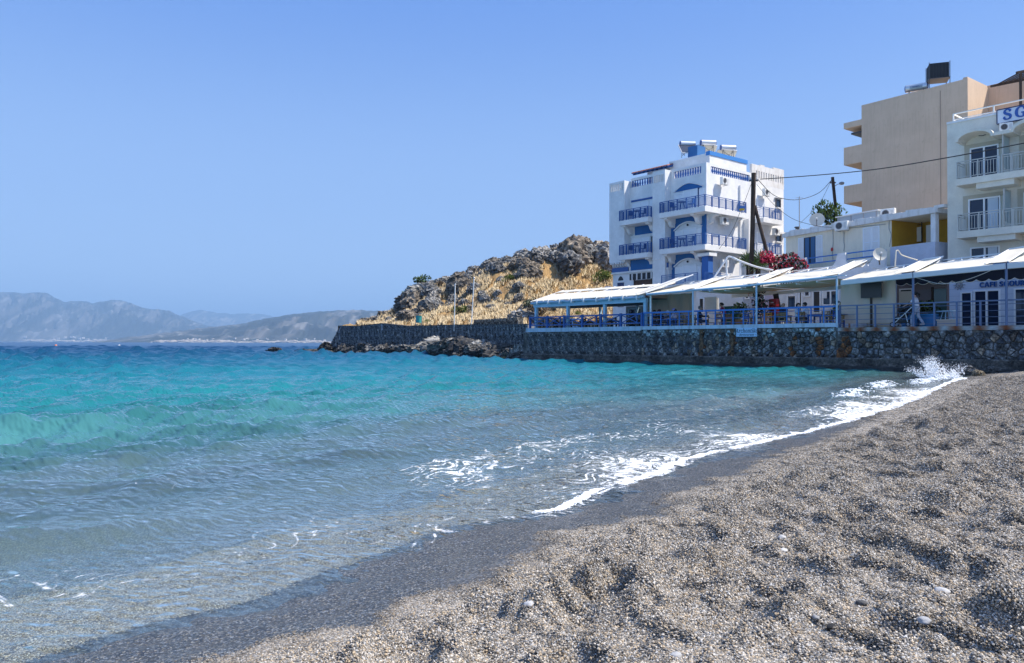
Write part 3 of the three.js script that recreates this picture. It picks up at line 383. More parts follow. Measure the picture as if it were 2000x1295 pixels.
{
  const list = [[1146, 1.0, 1.3, 'sage', 'sage green shrub on the very top of the hill beside the hotel'], [1018, 1.0, 1.0, 'brown', 'brownish dry shrub on the skyline above the crags'], [1085, 0.33, 1.0, 'sage', 'rounded grey green shrub in the middle of the straw slope'], [1033, 0.28, 1.25, 'sage', 'tall grey green shrub left of the middle slope, beside rocks'], [1052, 0.2, 1.1, 'brown', 'brown thorny shrub just above the left end of the terrace roof'], [1180, 0.66, 1.3, 'lime', 'yellow green bush against the left wall of the hotel'], [1165, 0.5, 0.9, 'brown', 'brown shrub under the crags near the hotel'], [897, 0.3, 1.0, 'lime', 'yellow green bush between the two flagpoles'], [800, 0.78, 1.3, 'green', 'dark green bush on the seaward edge of the crags, lower'], [822, 0.97, 1.6, 'green', 'dark green bush on the seaward edge of the crags, upper'], [808, 0.88, 1.2, 'green', 'dark green bush on the seaward edge of the crags, between two others'], [995, 0.7, 0.7, 'lime', 'small yellow green bush among crags in the middle of the hill'], [860, 0.8, 0.7, 'brown', 'brown dry bush high among the left crags'], [905, 0.45, 0.6, 'brown', 'small brown bush behind the left flagpole'], [1128, 0.25, 0.55, 'lime', 'low green plants across the straw slope, upper'], [1110, 0.2, 0.5, 'lime', 'low green plants across the straw slope, lower'], [980, 0.5, 0.6, 'brown', 'small brown bush right of the right flagpole'], [832, 0.03, 0.6, 'lime', 'little green bush behind the promenade bin']];
  list.forEach(([px, v, s, k, label], i) => { const p = hillAt(px, v); p.y -= 0.1; bush(p, s, LM[k], label, null, i + 1); });
}
// ---------- Voronoi stonework ----------
function clipPoly(poly, nx, ny, d) { const out = []; for (let i = 0; i < poly.length; i++) { const a = poly[i], b = poly[(i + 1) % poly.length], da = a[0] * nx + a[1] * ny - d, db = b[0] * nx + b[1] * ny - d; if (da <= 0) out.push(a); if ((da < 0 && db > 0) || (da > 0 && db < 0)) { const t = da / (da - db); out.push([a[0] + (b[0] - a[0]) * t, a[1] + (b[1] - a[1]) * t]); } } return out; }
function stonework(x0, x1, y0, y1, s, aspect, seed, joint) { // polygons of a rubble wall
  const r = rngOf(seed), sx = s * aspect, ny = Math.max(1, Math.round((y1 - y0) / s)), nx = Math.max(1, Math.round((x1 - x0) / sx)), dy = (y1 - y0) / ny, dx = (x1 - x0) / nx, pts = [], rowOff = Array.from({ length: ny + 2 }, () => (r() - 0.5) * 0.9);
  for (let j = -1; j <= ny; j++) for (let i = -1; i <= nx; i++) pts.push([x0 + (i + 0.5 + rowOff[j + 1] + (r() - 0.5) * 0.9) * dx, y0 + (j + 0.5 + (r() - 0.5) * 0.85) * dy, i, j]);
  const W = nx + 2, out = [];
  for (const p of pts) { if (p[2] < 0 || p[3] < 0 || p[2] >= nx || p[3] >= ny) continue; let poly = [[x0, y0], [x1, y0], [x1, y1], [x0, y1]]; for (let b = -2; b <= 2; b++) for (let a = -2; a <= 2; a++) { const i = p[2] + a, j = p[3] + b; if ((!a && !b) || i < -1 || j < -1 || i > nx || j > ny) continue; const q = pts[(j + 1) * W + i + 1]; if (!q) continue; const ex = q[0] - p[0], ey = q[1] - p[1], l = Math.hypot(ex, ey) || 1; poly = clipPoly(poly, ex / l, ey / l, ((p[0] + q[0]) * ex + (p[1] + q[1]) * ey) / (2 * l) - joint / 2); } if (poly.length > 2) out.push({ poly, c: [p[0], p[1]] }); }
  return out;
}
function stoneGeo({ poly, c }, depth, r) { // a rounded block: back rim, front rim pulled in, raised middle
  const cx = poly.reduce((s, p) => s + p[0], 0) / poly.length, cy = poly.reduce((s, p) => s + p[1], 0) / poly.length, pos = [], uv = [], n = poly.length, k1 = 0.8, rim = poly.map((p) => [p[0], p[1], 0]), mid = poly.map((p) => [cx + (p[0] - cx) * 0.93, cy + (p[1] - cy) * 0.93, depth * (0.6 + 0.25 * r())]), top = poly.map((p) => [cx + (p[0] - cx) * 0.55, cy + (p[1] - cy) * 0.55, depth * (0.9 + 0.3 * r())]), ctr = [cx, cy, depth * (0.9 + 0.35 * r())];
  const tri = (a, b, d) => { for (const q of [a, b, d]) { pos.push(...q); uv.push(q[0] * 0.8, q[1] * 0.8); } };
  for (let i = 0; i < n; i++) { const j = (i + 1) % n; tri(rim[i], rim[j], mid[j]); tri(rim[i], mid[j], mid[i]); tri(mid[i], mid[j], top[j]); tri(mid[i], top[j], top[i]); tri(top[i], top[j], ctr); }
  const g = new THREE.BufferGeometry(); g.setAttribute('position', new THREE.Float32BufferAttribute(pos, 3)); g.setAttribute('uv', new THREE.Float32BufferAttribute(uv, 2)); g.computeVertexNormals(); return g;
}
const stoneMats = [[0.17, 0.2, 0.25], [0.26, 0.29, 0.33], [0.36, 0.38, 0.4], [0.52, 0.52, 0.51], [0.42, 0.34, 0.27], [0.56, 0.46, 0.36]].map((c) => mat(c, 0.85, { map: T.rock, bumpMap: T.rockbump, bumpScale: 0.02 }));
const stoneTone = (r) => { const k = r(); return stoneMats[k < 0.26 ? 0 : k < 0.55 ? 1 : k < 0.78 ? 2 : k < 0.88 ? 3 : k < 0.95 ? 4 : 5]; };
const rustStone = mat([0.42, 0.17, 0.06], 0.9, { map: T.rock, bumpMap: T.rockbump, bumpScale: 0.02 });
// ---------- promenade wall round the foot of the hill ----------
{
  const line = [[646, 97], [664, 95.5], [700, 91.5], [745, 87], [800, 83], [870, 77], [960, 69], [1031, 62]].map(([px, d]) => [px, at(px, 660, d)]), top = curve([[646, 672], [664, 637], [700, 637.5], [738, 632.5], [760, 632], [800, 638], [870, 635.5], [960, 634.5], [1031, 634]]);
  const wall = thing('promenade_wall', 'long dark rubble stone wall of the promenade round the foot of the rocky hill', 'wall', V(0, 0, 0));
  const r = rngOf(606), core = new MB(), stones = new MB(), pale = new MB(), slots = new MB(), cap = new MB();
  for (let i = 1; i < line.length; i++) {
    const [pa, a] = line[i - 1], [pb, b] = line[i], ya = at(pa, top(pa), -a.z).y, yb = at(pb, top(pb), -b.z).y, F = new Frame(a.x, 0, a.z, b.x - a.x, b.z - a.z), L = Math.hypot(b.x - a.x, b.z - a.z);
    core.add(new MB().prism([[0, -0.6], [L, -0.6], [L, yb], [0, ya]], -0.6, 0).geo().applyMatrix4(F.m));
    for (const st of stonework(0, L, 0.1, Math.max(ya, yb), 0.3, 1.3, 700 + i, 0.04)) { const t = st.c[0] / L, yt = lerp(ya, yb, t); const cut = clipPoly(st.poly, 0 + (ya - yb) / L, 1, ya * 1 + 0 - 0); st.poly = clipPoly(st.poly, (ya - yb) / L, 1, ya); if (st.poly.length < 3) continue; (r() < 0.12 ? pale : stones).add(stoneGeo(st, 0.07, r).applyMatrix4(F.m)); }
    if (i > 1) { const n = Math.max(1, Math.round(L / 2.0)); for (let k = 0; k < n; k++) { const t = (k + 0.5) / n, x = t * L, y = lerp(ya, yb, t) - 0.95; slots.add(new MB().box(x - 0.11, x + 0.11, y - 0.2, y + 0.2, 0.0, 0.115).geo().applyMatrix4(F.m)); } cap.add(new MB().prism([[0.01, ya], [L - 0.01, yb], [L - 0.01, yb + 0.07], [0.01, ya + 0.07]], -0.64, 0.07).geo().applyMatrix4(F.m)); }
  }
  core.build('wall_core', mat([0.3, 0.31, 0.33], 0.95), wall); tag(stones.build('stone', stoneMats[1], wall), null, null, null, 'stuff'); tag(pale.build('pale_stone', stoneMats[3], wall), null, null, null, 'stuff'); slots.build('drain_slot', M.black, wall); cap.build('coping', mat([0.24, 0.23, 0.22], 0.95, { map: T.rock }), wall);
  // low wall of pale stones behind the promenade, steps at its right end
  const lw = thing('low_wall', 'low curved wall of pale stones behind the promenade, below the grass slope', 'wall', V(0, 0, 0)), A = at(925, 630, 74), B = at(1012, 632, 66.5), F2 = new Frame(A.x, 0, A.z, B.x - A.x, B.z - A.z), L2 = Math.hypot(B.x - A.x, B.z - A.z), yb = at(970, 636, 70).y, yt = at(970, 622, 70).y;
  new MB().box(0, L2, yb - 1, yt, -0.5, 0).move(F2.m).build('wall_core', rockMats[0], lw); const s2 = new MB(); for (const st of stonework(0, L2, yb - 0.4, yt, 0.42, 1.3, 44, 0.05)) s2.add(stoneGeo(st, 0.09, r).applyMatrix4(F2.m)); tag(s2.build('stone', rockMats[3], lw), null, null, null, 'stuff');
  const stairs = thing('stone_steps', 'worn stone steps going down to the sea at the left end of the terrace wall', 'steps', V(0, 0, 0)), SA = at(985, 690, 62.5), SB = at(1030, 690, 59.6), F3 = new Frame(SA.x, 0, SA.z, SB.x - SA.x, SB.z - SA.z), L3 = Math.hypot(SB.x - SA.x, SB.z - SA.z); for (let k = 0; k < 7; k++) new MB().box(0.1 + k * 0.22, L3, -0.2 + k * 0.2, 0.0 + k * 0.2, -2.0, 0.1 - k * 0.02).move(F3.m).build('step', rockMats[k % 2 ? 0 : 2], stairs);
}
// ---------- rocks along the shore ----------
{
  const r = rngOf(808), dW = curve([[560, 99], [646, 97], [700, 91.5], [745, 87], [800, 83], [870, 77], [960, 69], [1031, 62]]);
  const put2 = (px, back, y, s, m, label, group, sq) => { const p = at(px, 690, dW(px) - back); p.y = y; return boulder(p, s, m, Math.floor(px * 7 + back * 100), label, group, sq, 'shore_rock'); };
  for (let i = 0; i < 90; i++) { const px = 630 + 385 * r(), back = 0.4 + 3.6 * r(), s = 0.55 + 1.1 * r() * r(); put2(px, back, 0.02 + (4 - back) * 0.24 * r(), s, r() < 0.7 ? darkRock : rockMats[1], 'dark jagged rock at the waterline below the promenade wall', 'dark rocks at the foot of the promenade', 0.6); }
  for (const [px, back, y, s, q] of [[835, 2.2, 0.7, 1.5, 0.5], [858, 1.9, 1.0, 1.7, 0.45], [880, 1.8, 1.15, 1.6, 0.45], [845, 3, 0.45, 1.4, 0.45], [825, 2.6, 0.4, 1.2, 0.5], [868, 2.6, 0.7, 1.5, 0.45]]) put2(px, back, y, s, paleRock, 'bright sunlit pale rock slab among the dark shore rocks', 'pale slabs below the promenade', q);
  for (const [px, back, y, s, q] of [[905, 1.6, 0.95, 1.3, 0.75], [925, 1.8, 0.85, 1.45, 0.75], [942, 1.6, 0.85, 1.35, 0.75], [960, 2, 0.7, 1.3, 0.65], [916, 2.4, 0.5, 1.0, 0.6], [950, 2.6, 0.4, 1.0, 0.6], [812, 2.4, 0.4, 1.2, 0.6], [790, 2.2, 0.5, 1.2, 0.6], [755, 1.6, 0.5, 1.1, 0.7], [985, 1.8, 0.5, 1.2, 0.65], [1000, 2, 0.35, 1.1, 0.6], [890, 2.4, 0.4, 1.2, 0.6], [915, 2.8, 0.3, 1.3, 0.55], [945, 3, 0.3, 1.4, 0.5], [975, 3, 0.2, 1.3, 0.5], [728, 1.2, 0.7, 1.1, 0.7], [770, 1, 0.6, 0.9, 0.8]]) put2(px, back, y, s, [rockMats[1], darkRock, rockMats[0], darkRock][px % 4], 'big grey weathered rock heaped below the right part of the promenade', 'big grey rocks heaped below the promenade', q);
  for (let i = 0; i < 12; i++) { const px = 588 + 60 * r(); put2(px, 0.3 + 1.2 * r() - (px < 620 ? 1 : 0), 0.0 + 0.2 * r() * (px - 585) / 60, 0.45 + 0.6 * r(), darkRock, 'low dark rock at the very tip of the headland', 'low rocks at the tip of the headland', 0.5); }
  const o = put2(534, 3, 0.08, 1.0, darkRock, 'lone dark rock poking out of the sea left of the headland', null, 0.75); o.scale.x *= 1.3;
  const mb = new MB(); for (let i = 0; i < 150; i++) { const px = 592 + 430 * r(), p = at(px, 690, dW(px) - 1.6 - 1.9 * r()), g = lumpy(0.16 + 0.25 * r(), 1, 0.3, i); g.scale(1.5, 0.55, 1); g.translate(p.x, 0.03, p.z); mb.add(g); } tag(mb.build('tide_rocks', mat([0.42, 0.3, 0.12], 0.8, { map: T.rock })), 'ochre stained stones along the tide line of the headland', 'rocks', null, 'stuff');
  const fo = new MB(); for (let i = 0; i < 90; i++) { const px = i < 16 ? 583 + 25 * r() : i < 26 ? 526 + 16 * r() : 600 + 425 * r(), p = at(px, 690, (px < 545 ? 95.5 : dW(px) - 3.4) - 0.9 * r()), g = lumpy(0.07 + 0.14 * r() * r(), 1, 0.25, i + 300); g.scale(2.4, 0.6, 1); g.translate(p.x, 0.06, p.z); fo.add(g); } tag(fo.build('rock_foam', mat([0.92, 0.93, 0.94], 0.9)), 'small white splashes of foam against the headland rocks', 'foam', null, 'stuff');
}
// two bare flagpoles, a bin and buoys
{
  const mk = (px, pt, pb, lean, label) => { const d = curve([[870, 77], [960, 69]])(px) - 0.1, a = at(px - 2, pb, d), b = at(px + lean, pt, d), o = thing('flagpole', label, 'pole', a); new MB().tube([V(0, 0, 0), b.clone().sub(a)], 0.05, 8).build('shaft', mat([0.75, 0.74, 0.7], 0.5), o); new MB().ball(b.x - a.x, b.y - a.y, b.z - a.z, 0.08).build('finial', M.metal, o); new MB().box(-0.12, 0.12, -0.05, 0.25, -0.1, 0.1).build('bracket', M.darkMetal, o); };
  mk(889, 556, 652, 0, 'thin pale flagpole on the promenade wall, the left and shorter of two'); mk(922, 543, 650, 4, 'thin pale flagpole on the promenade wall, the right and taller of two');
  const p = at(818, 637, 80), o = thing('litter_bin', 'small green litter bin on posts on the promenade', 'bin', p); new MB().cyl(0, 0.35, 0, 0.26, 0.3, 0.75, 12).build('basket', mat([0.03, 0.3, 0.27], 0.6), o); new MB().bar(V(-0.3, 0, 0), V(-0.3, 1.1, 0), 0.05).bar(V(0.3, 0, 0), V(0.3, 1.1, 0), 0.05).build('post', M.grey, o); new MB().box(-0.4, 0.4, 1.25, 1.3, -0.3, 0.3).build('lid', M.grey, o);
  for (const [px, py, c, l] of [[109, 676.5, [0.75, 0.2, 0.05], 'orange mooring buoy floating far out on the left'], [233, 676, [0.85, 0.85, 0.85], 'white mooring buoy floating far out, right of the orange one']]) { const d = 240, q = at(px, py, d); q.y = 0.12; const b = thing('buoy', l, 'buoy', q); new MB().ball(0, 0, 0, 0.42, 1, 0.85, 1, 12).build('float', mat(c, 0.4), b); new MB().cyl(0, 0.3, 0, 0.06, 0.06, 0.25, 8).build('ring_post', M.grey, b); }
}
const SIGN = {};

// ---------- parts that the houses share ----------
function sub(name, x, y, z, turn, parent) { const g = new THREE.Group(); let n = 0; const used = new Set(parent.children.map((c) => c.name)); let nm = name; while (used.has(nm)) nm = name + '_' + String(++n).padStart(3, '0'); g.name = nm; g.position.set(x, y, z); g.rotation.y = turn; parent.add(g); return g; }
// a glazed opening: frame, panes, seen from +z; origin at its lower left
function glazed(parent, x, y, z, w, h, n, o = {}) {
  const g = sub(o.name ?? 'window', x, y, z, o.turn ?? 0, parent), f = new MB(), fw = o.fw ?? 0.07, dp = o.depth ?? 0.08;
  f.box(0, w, h - fw, h, -0.02, dp).box(0, w, 0, fw, -0.02, dp).box(0, fw, fw, h - fw, -0.02, dp).box(w - fw, w, fw, h - fw, -0.02, dp);
  for (let i = 1; i < n; i++) { const c = w * i / n; f.box(c - fw * 0.6, c + fw * 0.6, fw, h - fw, -0.015, dp + 0.01); }
  f.build('frame', o.frame ?? M.pvc, g);
  for (let i = 0; i < n; i++) new MB().box(w * i / n + fw * 0.7, w * (i + 1) / n - fw * 0.7, fw * 0.9, h - fw * 0.9, -0.01, 0.02).build('pane', o.pane ?? M.glass, g);
  if (o.sill) new MB().box(-0.08, w + 0.08, -0.09, -0.003, -0.02, dp + 0.12).build('sill', o.sill, g);
  if (o.curtain) new MB().box(w * 0.6, w * 0.92, fw, h - fw, 0.021, 0.026).build('curtain', mat([0.6, 0.66, 0.72], 0.9), g);
  return g;
}
// a closed roller shutter: slats in a frame, n leaves
function shutters(parent, x, y, z, w, h, n, o = {}) {
  const g = sub('roller_shutter', x, y, z, o.turn ?? 0, parent), f = new MB(), s = new MB(), fw = 0.06;
  f.box(0, w, h - fw, h, -0.02, 0.09).box(0, fw, 0, h - fw, -0.02, 0.09).box(w - fw, w, 0, h - fw, -0.02, 0.09); for (let i = 1; i < n; i++) f.box(w * i / n - 0.03, w * i / n + 0.03, 0, h - fw, -0.02, 0.08);
  for (let i = 0; i < n; i++) for (let k = 0, N = Math.round(h / 0.12); k < N; k++) { const y0 = k * (h - fw) / N, y1 = (k + 1) * (h - fw) / N - 0.012; s.box(w * i / n + fw * 0.6, w * (i + 1) / n - fw * 0.6, y0, y1, 0, 0.045); }
  f.build('frame', M.pvc, g); s.build('slats', M.shutter, g); return g;
}
// a metal railing along a line of points in plan: top rail, bottom rail, posts, thin bars
function railing(parent, pts, y0, y1, m, o = {}) {
  const g = sub('railing', 0, 0, 0, 0, parent), rails = new MB(), bars = new MB(); const gap = o.gap ?? 0.13, step = o.step ?? 1.0, w = o.w ?? 0.05;
  for (let i = 1; i < pts.length; i++) {
    const a = pts[i - 1], b = pts[i], L = Math.hypot(b[0] - a[0], b[1] - a[1]), n = Math.max(1, Math.round(L / step)), at2 = (t, y) => V(lerp(a[0], b[0], t), y, lerp(a[1], b[1], t));
    rails.bar(at2(0, y1), at2(1, y1), w * 1.1, w * 0.9).bar(at2(0, y0 + 0.1), at2(1, y0 + 0.1), w * 0.7); if (o.second) rails.bar(at2(0, y1 - 0.12), at2(1, y1 - 0.12), w * 0.6);
    for (let k = i > 1 ? 1 : 0; k <= n; k++) new MB().bar(at2(k / n, y0), at2(k / n, y1), o.post ?? w).build('post', m, g);
    if (gap) for (let k = 1, N = Math.round(L / gap); k < N; k++) bars.bar(at2(k / N, y0 + 0.1), at2(k / N, y1 - (o.second ? 0.12 : 0)), o.bar ?? 0.024);
    if (o.lines) for (let k = 1; k <= o.lines; k++) { const y = lerp(y0 + 0.06, y1, k / (o.lines + 1)); bars.bar(at2(0, y), at2(1, y), 0.03); }
  }
  rails.build('rail', m, g); if (bars.g.length) bars.build(gap ? 'baluster' : 'cross_rail', m, g); return g;
}
// a corbel under a balcony, a quarter scroll
const corbel = (d, h) => { const s = new THREE.Shape(); s.moveTo(0, 0); s.lineTo(d, 0); s.lineTo(d, -0.14); s.quadraticCurveTo(d * 0.55, -0.16, d * 0.5, -h * 0.55); s.quadraticCurveTo(d * 0.4, -h, 0.0, -h); s.lineTo(0, 0); return s; };
function baluster(h) { return new THREE.LatheGeometry([[0, 0], [0.075, 0], [0.075, 0.05], [0.045, 0.09], [0.085, h * 0.4], [0.05, h * 0.75], [0.045, h - 0.08], [0.07, h - 0.04], [0.07, h], [0, h]].map((p) => new THREE.Vector2(p[0], p[1])), 8); }
function acUnit(label, F, x, y, z, turn, group) { // an outdoor air conditioning box: case, fan grille, bracket
  const o = new THREE.Group(); o.name = numbered('air_conditioner'); o.position.copy(F.w(x, y, z)); o.rotation.y = F.turn + turn; scene.add(o); tag(o, label, 'air conditioner', group);
  const s = new THREE.Shape([[0.0, 0], [0.82, 0], [0.82, 0.56], [0, 0.56]].map((p) => new THREE.Vector2(p[0], p[1]))); const g = new THREE.ExtrudeGeometry(s, { depth: 0.26, bevelEnabled: true, bevelSize: 0.015, bevelThickness: 0.015, bevelSegments: 1 }); new MB().add(g).build('case', mat([0.78, 0.77, 0.73], 0.6), o);
  const fan = new MB(); fan.add(new THREE.TorusGeometry(0.21, 0.02, 6, 20).translate(0.29, 0.28, 0.285)); for (let k = 0; k < 4; k++) fan.add(new THREE.TorusGeometry(0.04 + k * 0.045, 0.006, 4, 18).translate(0.29, 0.28, 0.29)); for (let k = 0; k < 5; k++) fan.box(0.6, 0.76, 0.1 + k * 0.08, 0.12 + k * 0.08, 0.27, 0.285); fan.build('grille', M.grey, o);
  new MB().add(new THREE.CylinderGeometry(0.2, 0.2, 0.01, 20).rotateX(Math.PI / 2).translate(0.29, 0.28, 0.281)).build('fan', M.black, o); new MB().box(0.1, 0.14, -0.06, -0.016, -0.25, 0.27).box(0.68, 0.72, -0.06, -0.016, -0.25, 0.27).build('bracket', M.lightGrey, o); return o;
}
function solarHeater(p, turn, label, s = 1, panel = true, text) { // a tank on a frame with a panel under it
  const o = thing('solar_water_heater', label, 'solar heater', p); o.rotation.y = turn; o.scale.setScalar(s);
  const t = new THREE.CylinderGeometry(0.29, 0.29, 1.5, 20).rotateZ(Math.PI / 2).translate(0, 1.35, 0), caps = new MB(); for (const k of [-1, 1]) { const d = new THREE.SphereGeometry(0.285, 16, 6, 0, 6.3, 0, Math.PI / 2).scale(1, 0.35, 1).rotateZ(-k * Math.PI / 2).translate(k * 0.752, 1.35, 0); caps.add(d); }
  new MB().add(t).build('tank', M.metal, o); caps.build('end_cap', mat([0.1, 0.14, 0.3], 0.4), o);
  const f = new MB(); for (const k of [-0.5, 0.5]) f.bar(V(k, 0, -0.35), V(k, 1.1, -0.1), 0.04).bar(V(k, 0, 0.5), V(k, 1.1, 0.1), 0.04).bar(V(k, 0.5, -0.2), V(k, 0.1, 0.45), 0.03); f.bar(V(-0.5, 0.2, -0.3), V(0.5, 0.9, -0.14), 0.03).bar(V(0.5, 0.2, -0.3), V(-0.5, 0.9, -0.14), 0.03); f.build('stand', M.darkMetal, o);
  if (panel) { const m = new THREE.Matrix4().makeRotationX(0.75).setPosition(0, 0.62, 0.75); new MB().box(-1.0, 1.0, -0.03, 0.04, -0.75, 0.75).move(m).build('panel', M.solar, o); new MB().box(-1.0, 1.0, -0.045, -0.033, -0.75, 0.75).move(m).build('back_sheet', M.cream, o); new MB().box(-1.03, 1.03, -0.05, 0.05, -0.79, -0.752).box(-1.03, 1.03, -0.05, 0.05, 0.752, 0.79).box(-1.04, -1.002, -0.05, 0.05, -0.75, 0.75).box(1.002, 1.04, -0.05, 0.05, -0.75, 0.75).move(m).build('panel_frame', M.lightGrey, o); }
  if (text) { const c = document.createElement('canvas'); c.width = 256; c.height = 64; const x = c.getContext('2d'); x.fillStyle = '#9aa0a6'; x.fillRect(0, 0, 256, 64); x.fillStyle = '#24345e'; x.font = 'bold 46px sans-serif'; x.textAlign = 'center'; x.fillText(text, 128, 48); const tx = new THREE.CanvasTexture(c); tx.colorSpace = THREE.SRGBColorSpace; const g = new THREE.CylinderGeometry(0.293, 0.293, 0.9, 16, 1, true, -0.35, 0.7); g.rotateZ(Math.PI / 2); const p2 = g.attributes.position, u = g.attributes.uv; for (let i = 0; i < p2.count; i++) u.setXY(i, p2.getX(i) / 0.9 + 0.5, (p2.getY(i) + 0.1) / 0.2); g.translate(0, 1.35, 0); put('lettering', g, mat([1, 1, 1], 0.4, { map: tx, metalness: 0.5, side: THREE.DoubleSide }), o); }
  return o;
}
function plasticChair(p, turn, m, label, group) { const o = thing('balcony_chair', label, 'chair', p, group); o.rotation.y = turn; new MB().box(-0.22, 0.22, 0.42, 0.46, -0.22, 0.22).build('seat', m, o); new MB().box(-0.21, 0.21, 0.46, 0.86, -0.24, -0.2).build('backrest', m, o); for (const [x, z] of [[-1, -1], [1, -1], [-1, 1], [1, 1]]) new MB().bar(V(x * 0.2, 0, z * 0.21), V(x * 0.2, 0.42, z * 0.2), 0.04).build('leg', m, o); new MB().box(-0.25, -0.2, 0.62, 0.65, -0.2, 0.2).box(0.2, 0.25, 0.62, 0.65, -0.2, 0.2).build('armrest', m, o); return o; }
function smallTable(p, m, label, group, w = 0.35, h = 0.7) { const o = thing('small_table', label, 'table', p, group); new MB().cyl(0, h, 0, w, w, 0.04, 14).build('table_top', m, o); for (let k = 0; k < 4; k++) new MB().bar(V(Math.cos(k * 1.57 + 0.8) * w * 0.8, 0, Math.sin(k * 1.57 + 0.8) * w * 0.8), V(Math.cos(k * 1.57 + 0.8) * w * 0.4, h, Math.sin(k * 1.57 + 0.8) * w * 0.4), 0.035).build('leg', m, o); return o; }

// ---------- the white hotel with blue trim ----------
const HF = new Frame(15.7, 0, -62, 0.625, 0.78);
{
  const H = thing('white_hotel', 'white hotel block with blue railings, blue arches and solar heaters on its roof', 'hotel', HF);
  const up = 12.22, low = 9.18, gnd = 6.14, yT = 16.03, yB0 = 15.22, yB1 = 15.8, pz = 0.75, bz = 1.3, bx = 0.6;
  const walls = new MB(); // main body behind the bays
  walls.box(-8.6, 0, 2.1, yB0, -11.2, 0).box(-10.1, -8.6, 2.1, yB0 - 0.3, -11.2, -0.4);
  walls.build('wall', M.white, H);
  // pilasters with slits in their parapets
  const pil = (x0, x1, n, yb, top) => { const p = new MB(); p.box(x0, x1, yb, 14.98, 0.002, pz); p.box(x0, x1, 15.62, top, pz - 0.2, pz); const w = (x1 - x0 - 0.36) / (n * 2 - 1), e = 0.18; p.box(x0, x0 + e, 14.98, 15.62, pz - 0.2, pz).box(x1 - e, x1, 14.98, 15.62, pz - 0.2, pz); for (let k = 1; k < n; k++) p.box(x0 + e + (2 * k - 1) * w, x0 + e + 2 * k * w, 14.98, 15.62, pz - 0.2, pz); p.box(x1 - 0.2, x1, 14.98, top, -1.2, pz - 0.202).box(x0, x0 + 0.2, 14.98, top, -1.2, pz - 0.202); p.build('pilaster', M.white, H); };
  pil(-10.12, -8.28, 7, 8.56, 15.8); pil(-5.02, -3.66, 6, 2.1, 15.98);
  new MB().box(-10.12, -8.6, 8.56, 14.9, -0.4, 0).build('wall', M.white, H);
  // parapet rails and balusters
  const par = (x0, x1, n, z0, z1) => { const t = new MB(); t.box(x0, x1, yB1, yT, -0.24, 0).build('parapet_rail', M.white, H); for (let k = 0; k < n; k++) { const b = put('baluster', balG, M.blue, H); b.position.set(lerp(x0, x1, (k + 0.5) / n), yB0, -0.12); } };
  const balG = baluster(yB1 - yB0); par(-8.2, -5.06, 11); 
  new MB().box(-3.6, -3.34, yB0, yB1, -0.24, 0).box(-0.52, 0, yB0, yB1, -0.24, 0).box(-3.6, 0, yB1, yT, -0.24, 0).build('parapet_rail', M.white, H); for (let k = 0; k < 11; k++) { const b = put('baluster', balG, M.blue, H); b.position.set(lerp(-3.34, -0.52, (k + 0.5) / 11), yB0, -0.12); }
  new MB().box(-0.24, 0, yB0, yB1, -0.6, -0.243).box(-0.24, 0, yB1, yT, -6.3, -0.243).box(-0.24, 0, yB0, yB1, -6.3, -6.0).build('parapet_rail', M.white, H); for (let k = 0; k < 20; k++) { const b = put('baluster', balG, M.blue, H); b.position.set(-0.12, yB0, lerp(-0.6, -6.0, (k + 0.5) / 20)); }
  // rear block of the right side with its slotted parapet
  { const p = new MB(); p.box(-6, 0.003, yB0, 15.75, -11.25, -6.302); p.box(-0.2, 0.003, 16.35, 16.85, -11.25, -6.302); for (let k = 0; k < 11; k++) { const z = lerp(-7.2, -10.9, k / 10); p.box(-0.2, 0.003, 15.75, 16.35, z - 0.1, z + 0.1); } p.box(-0.2, 0.003, 15.75, 16.35, -6.9, -6.302).box(-0.2, 0.003, 15.75, 16.35, -11.25, -11.1).box(-0.2, 0.003, 16.851, 17.0, -11.25, -9.6).box(-0.2, 0.003, 16.851, 16.95, -8.2, -7.6); p.build('rear_parapet', M.whiteWorn, H); }
  // roof room with blue edge, blue water cabinet, tiled canopy
  new MB().box(-5.0, -0.8, yB0, 17.0, -6.7, -1.5).build('roof_room', M.white, H); new MB().box(-1.15, -0.74, 17.0, 17.34, -6.8, -1.46).build('roof_edge', mat([0.035, 0.2, 0.52], 0.6), H);
  new MB().box(-5.05, -1.153, 17.0, 17.18, -6.75, -1.47).build('roof_edge', M.white, H);
  const cab = HF.onZ(1362, 300, -2.0); new MB().box(cab.x - 1.0, cab.x, 17.183, HF.onZ(1362, 283, -2.0).y, -3.1, -2.0).build('roof_cabinet', mat([0.03, 0.14, 0.34], 0.6), H);
  { const wr = new MB(); wr.box(-8.2, -5.0, yB0, 16.9, -4.2, -2.2); wr.build('penthouse_wall', M.white, H); shutters(H, -7.4, 15.4, -2.19, 2.1, 1.25, 3); const ca = (x, y, z) => V(x, y, z); const slope = new THREE.Matrix4().makeRotationX(0.28).setPosition(-6.7, 17.12, -2.2); new MB().box(-2.1, 2.1, -0.05, 0.0, -1.7, 1.5).move(slope).build('canopy_board', M.royal, H); for (let k = 0; k < 9; k++) new MB().box(-2.0 + k * 0.5 - 0.05, -2.0 + k * 0.5 + 0.05, -0.2, -0.052, -1.6, 1.42).move(slope).build('rafter', M.royal, H); for (let k = 0; k < 22; k++) { const g = new THREE.CylinderGeometry(0.09, 0.09, 3.25, 8, 1, false, 0, Math.PI).rotateZ(Math.PI / 2).rotateY(Math.PI / 2).translate(-2.0 + k * 0.19, 0.0, -0.1); put('roof_tile', new MB().add(g).move(slope).geo(), M.tile, H); } }
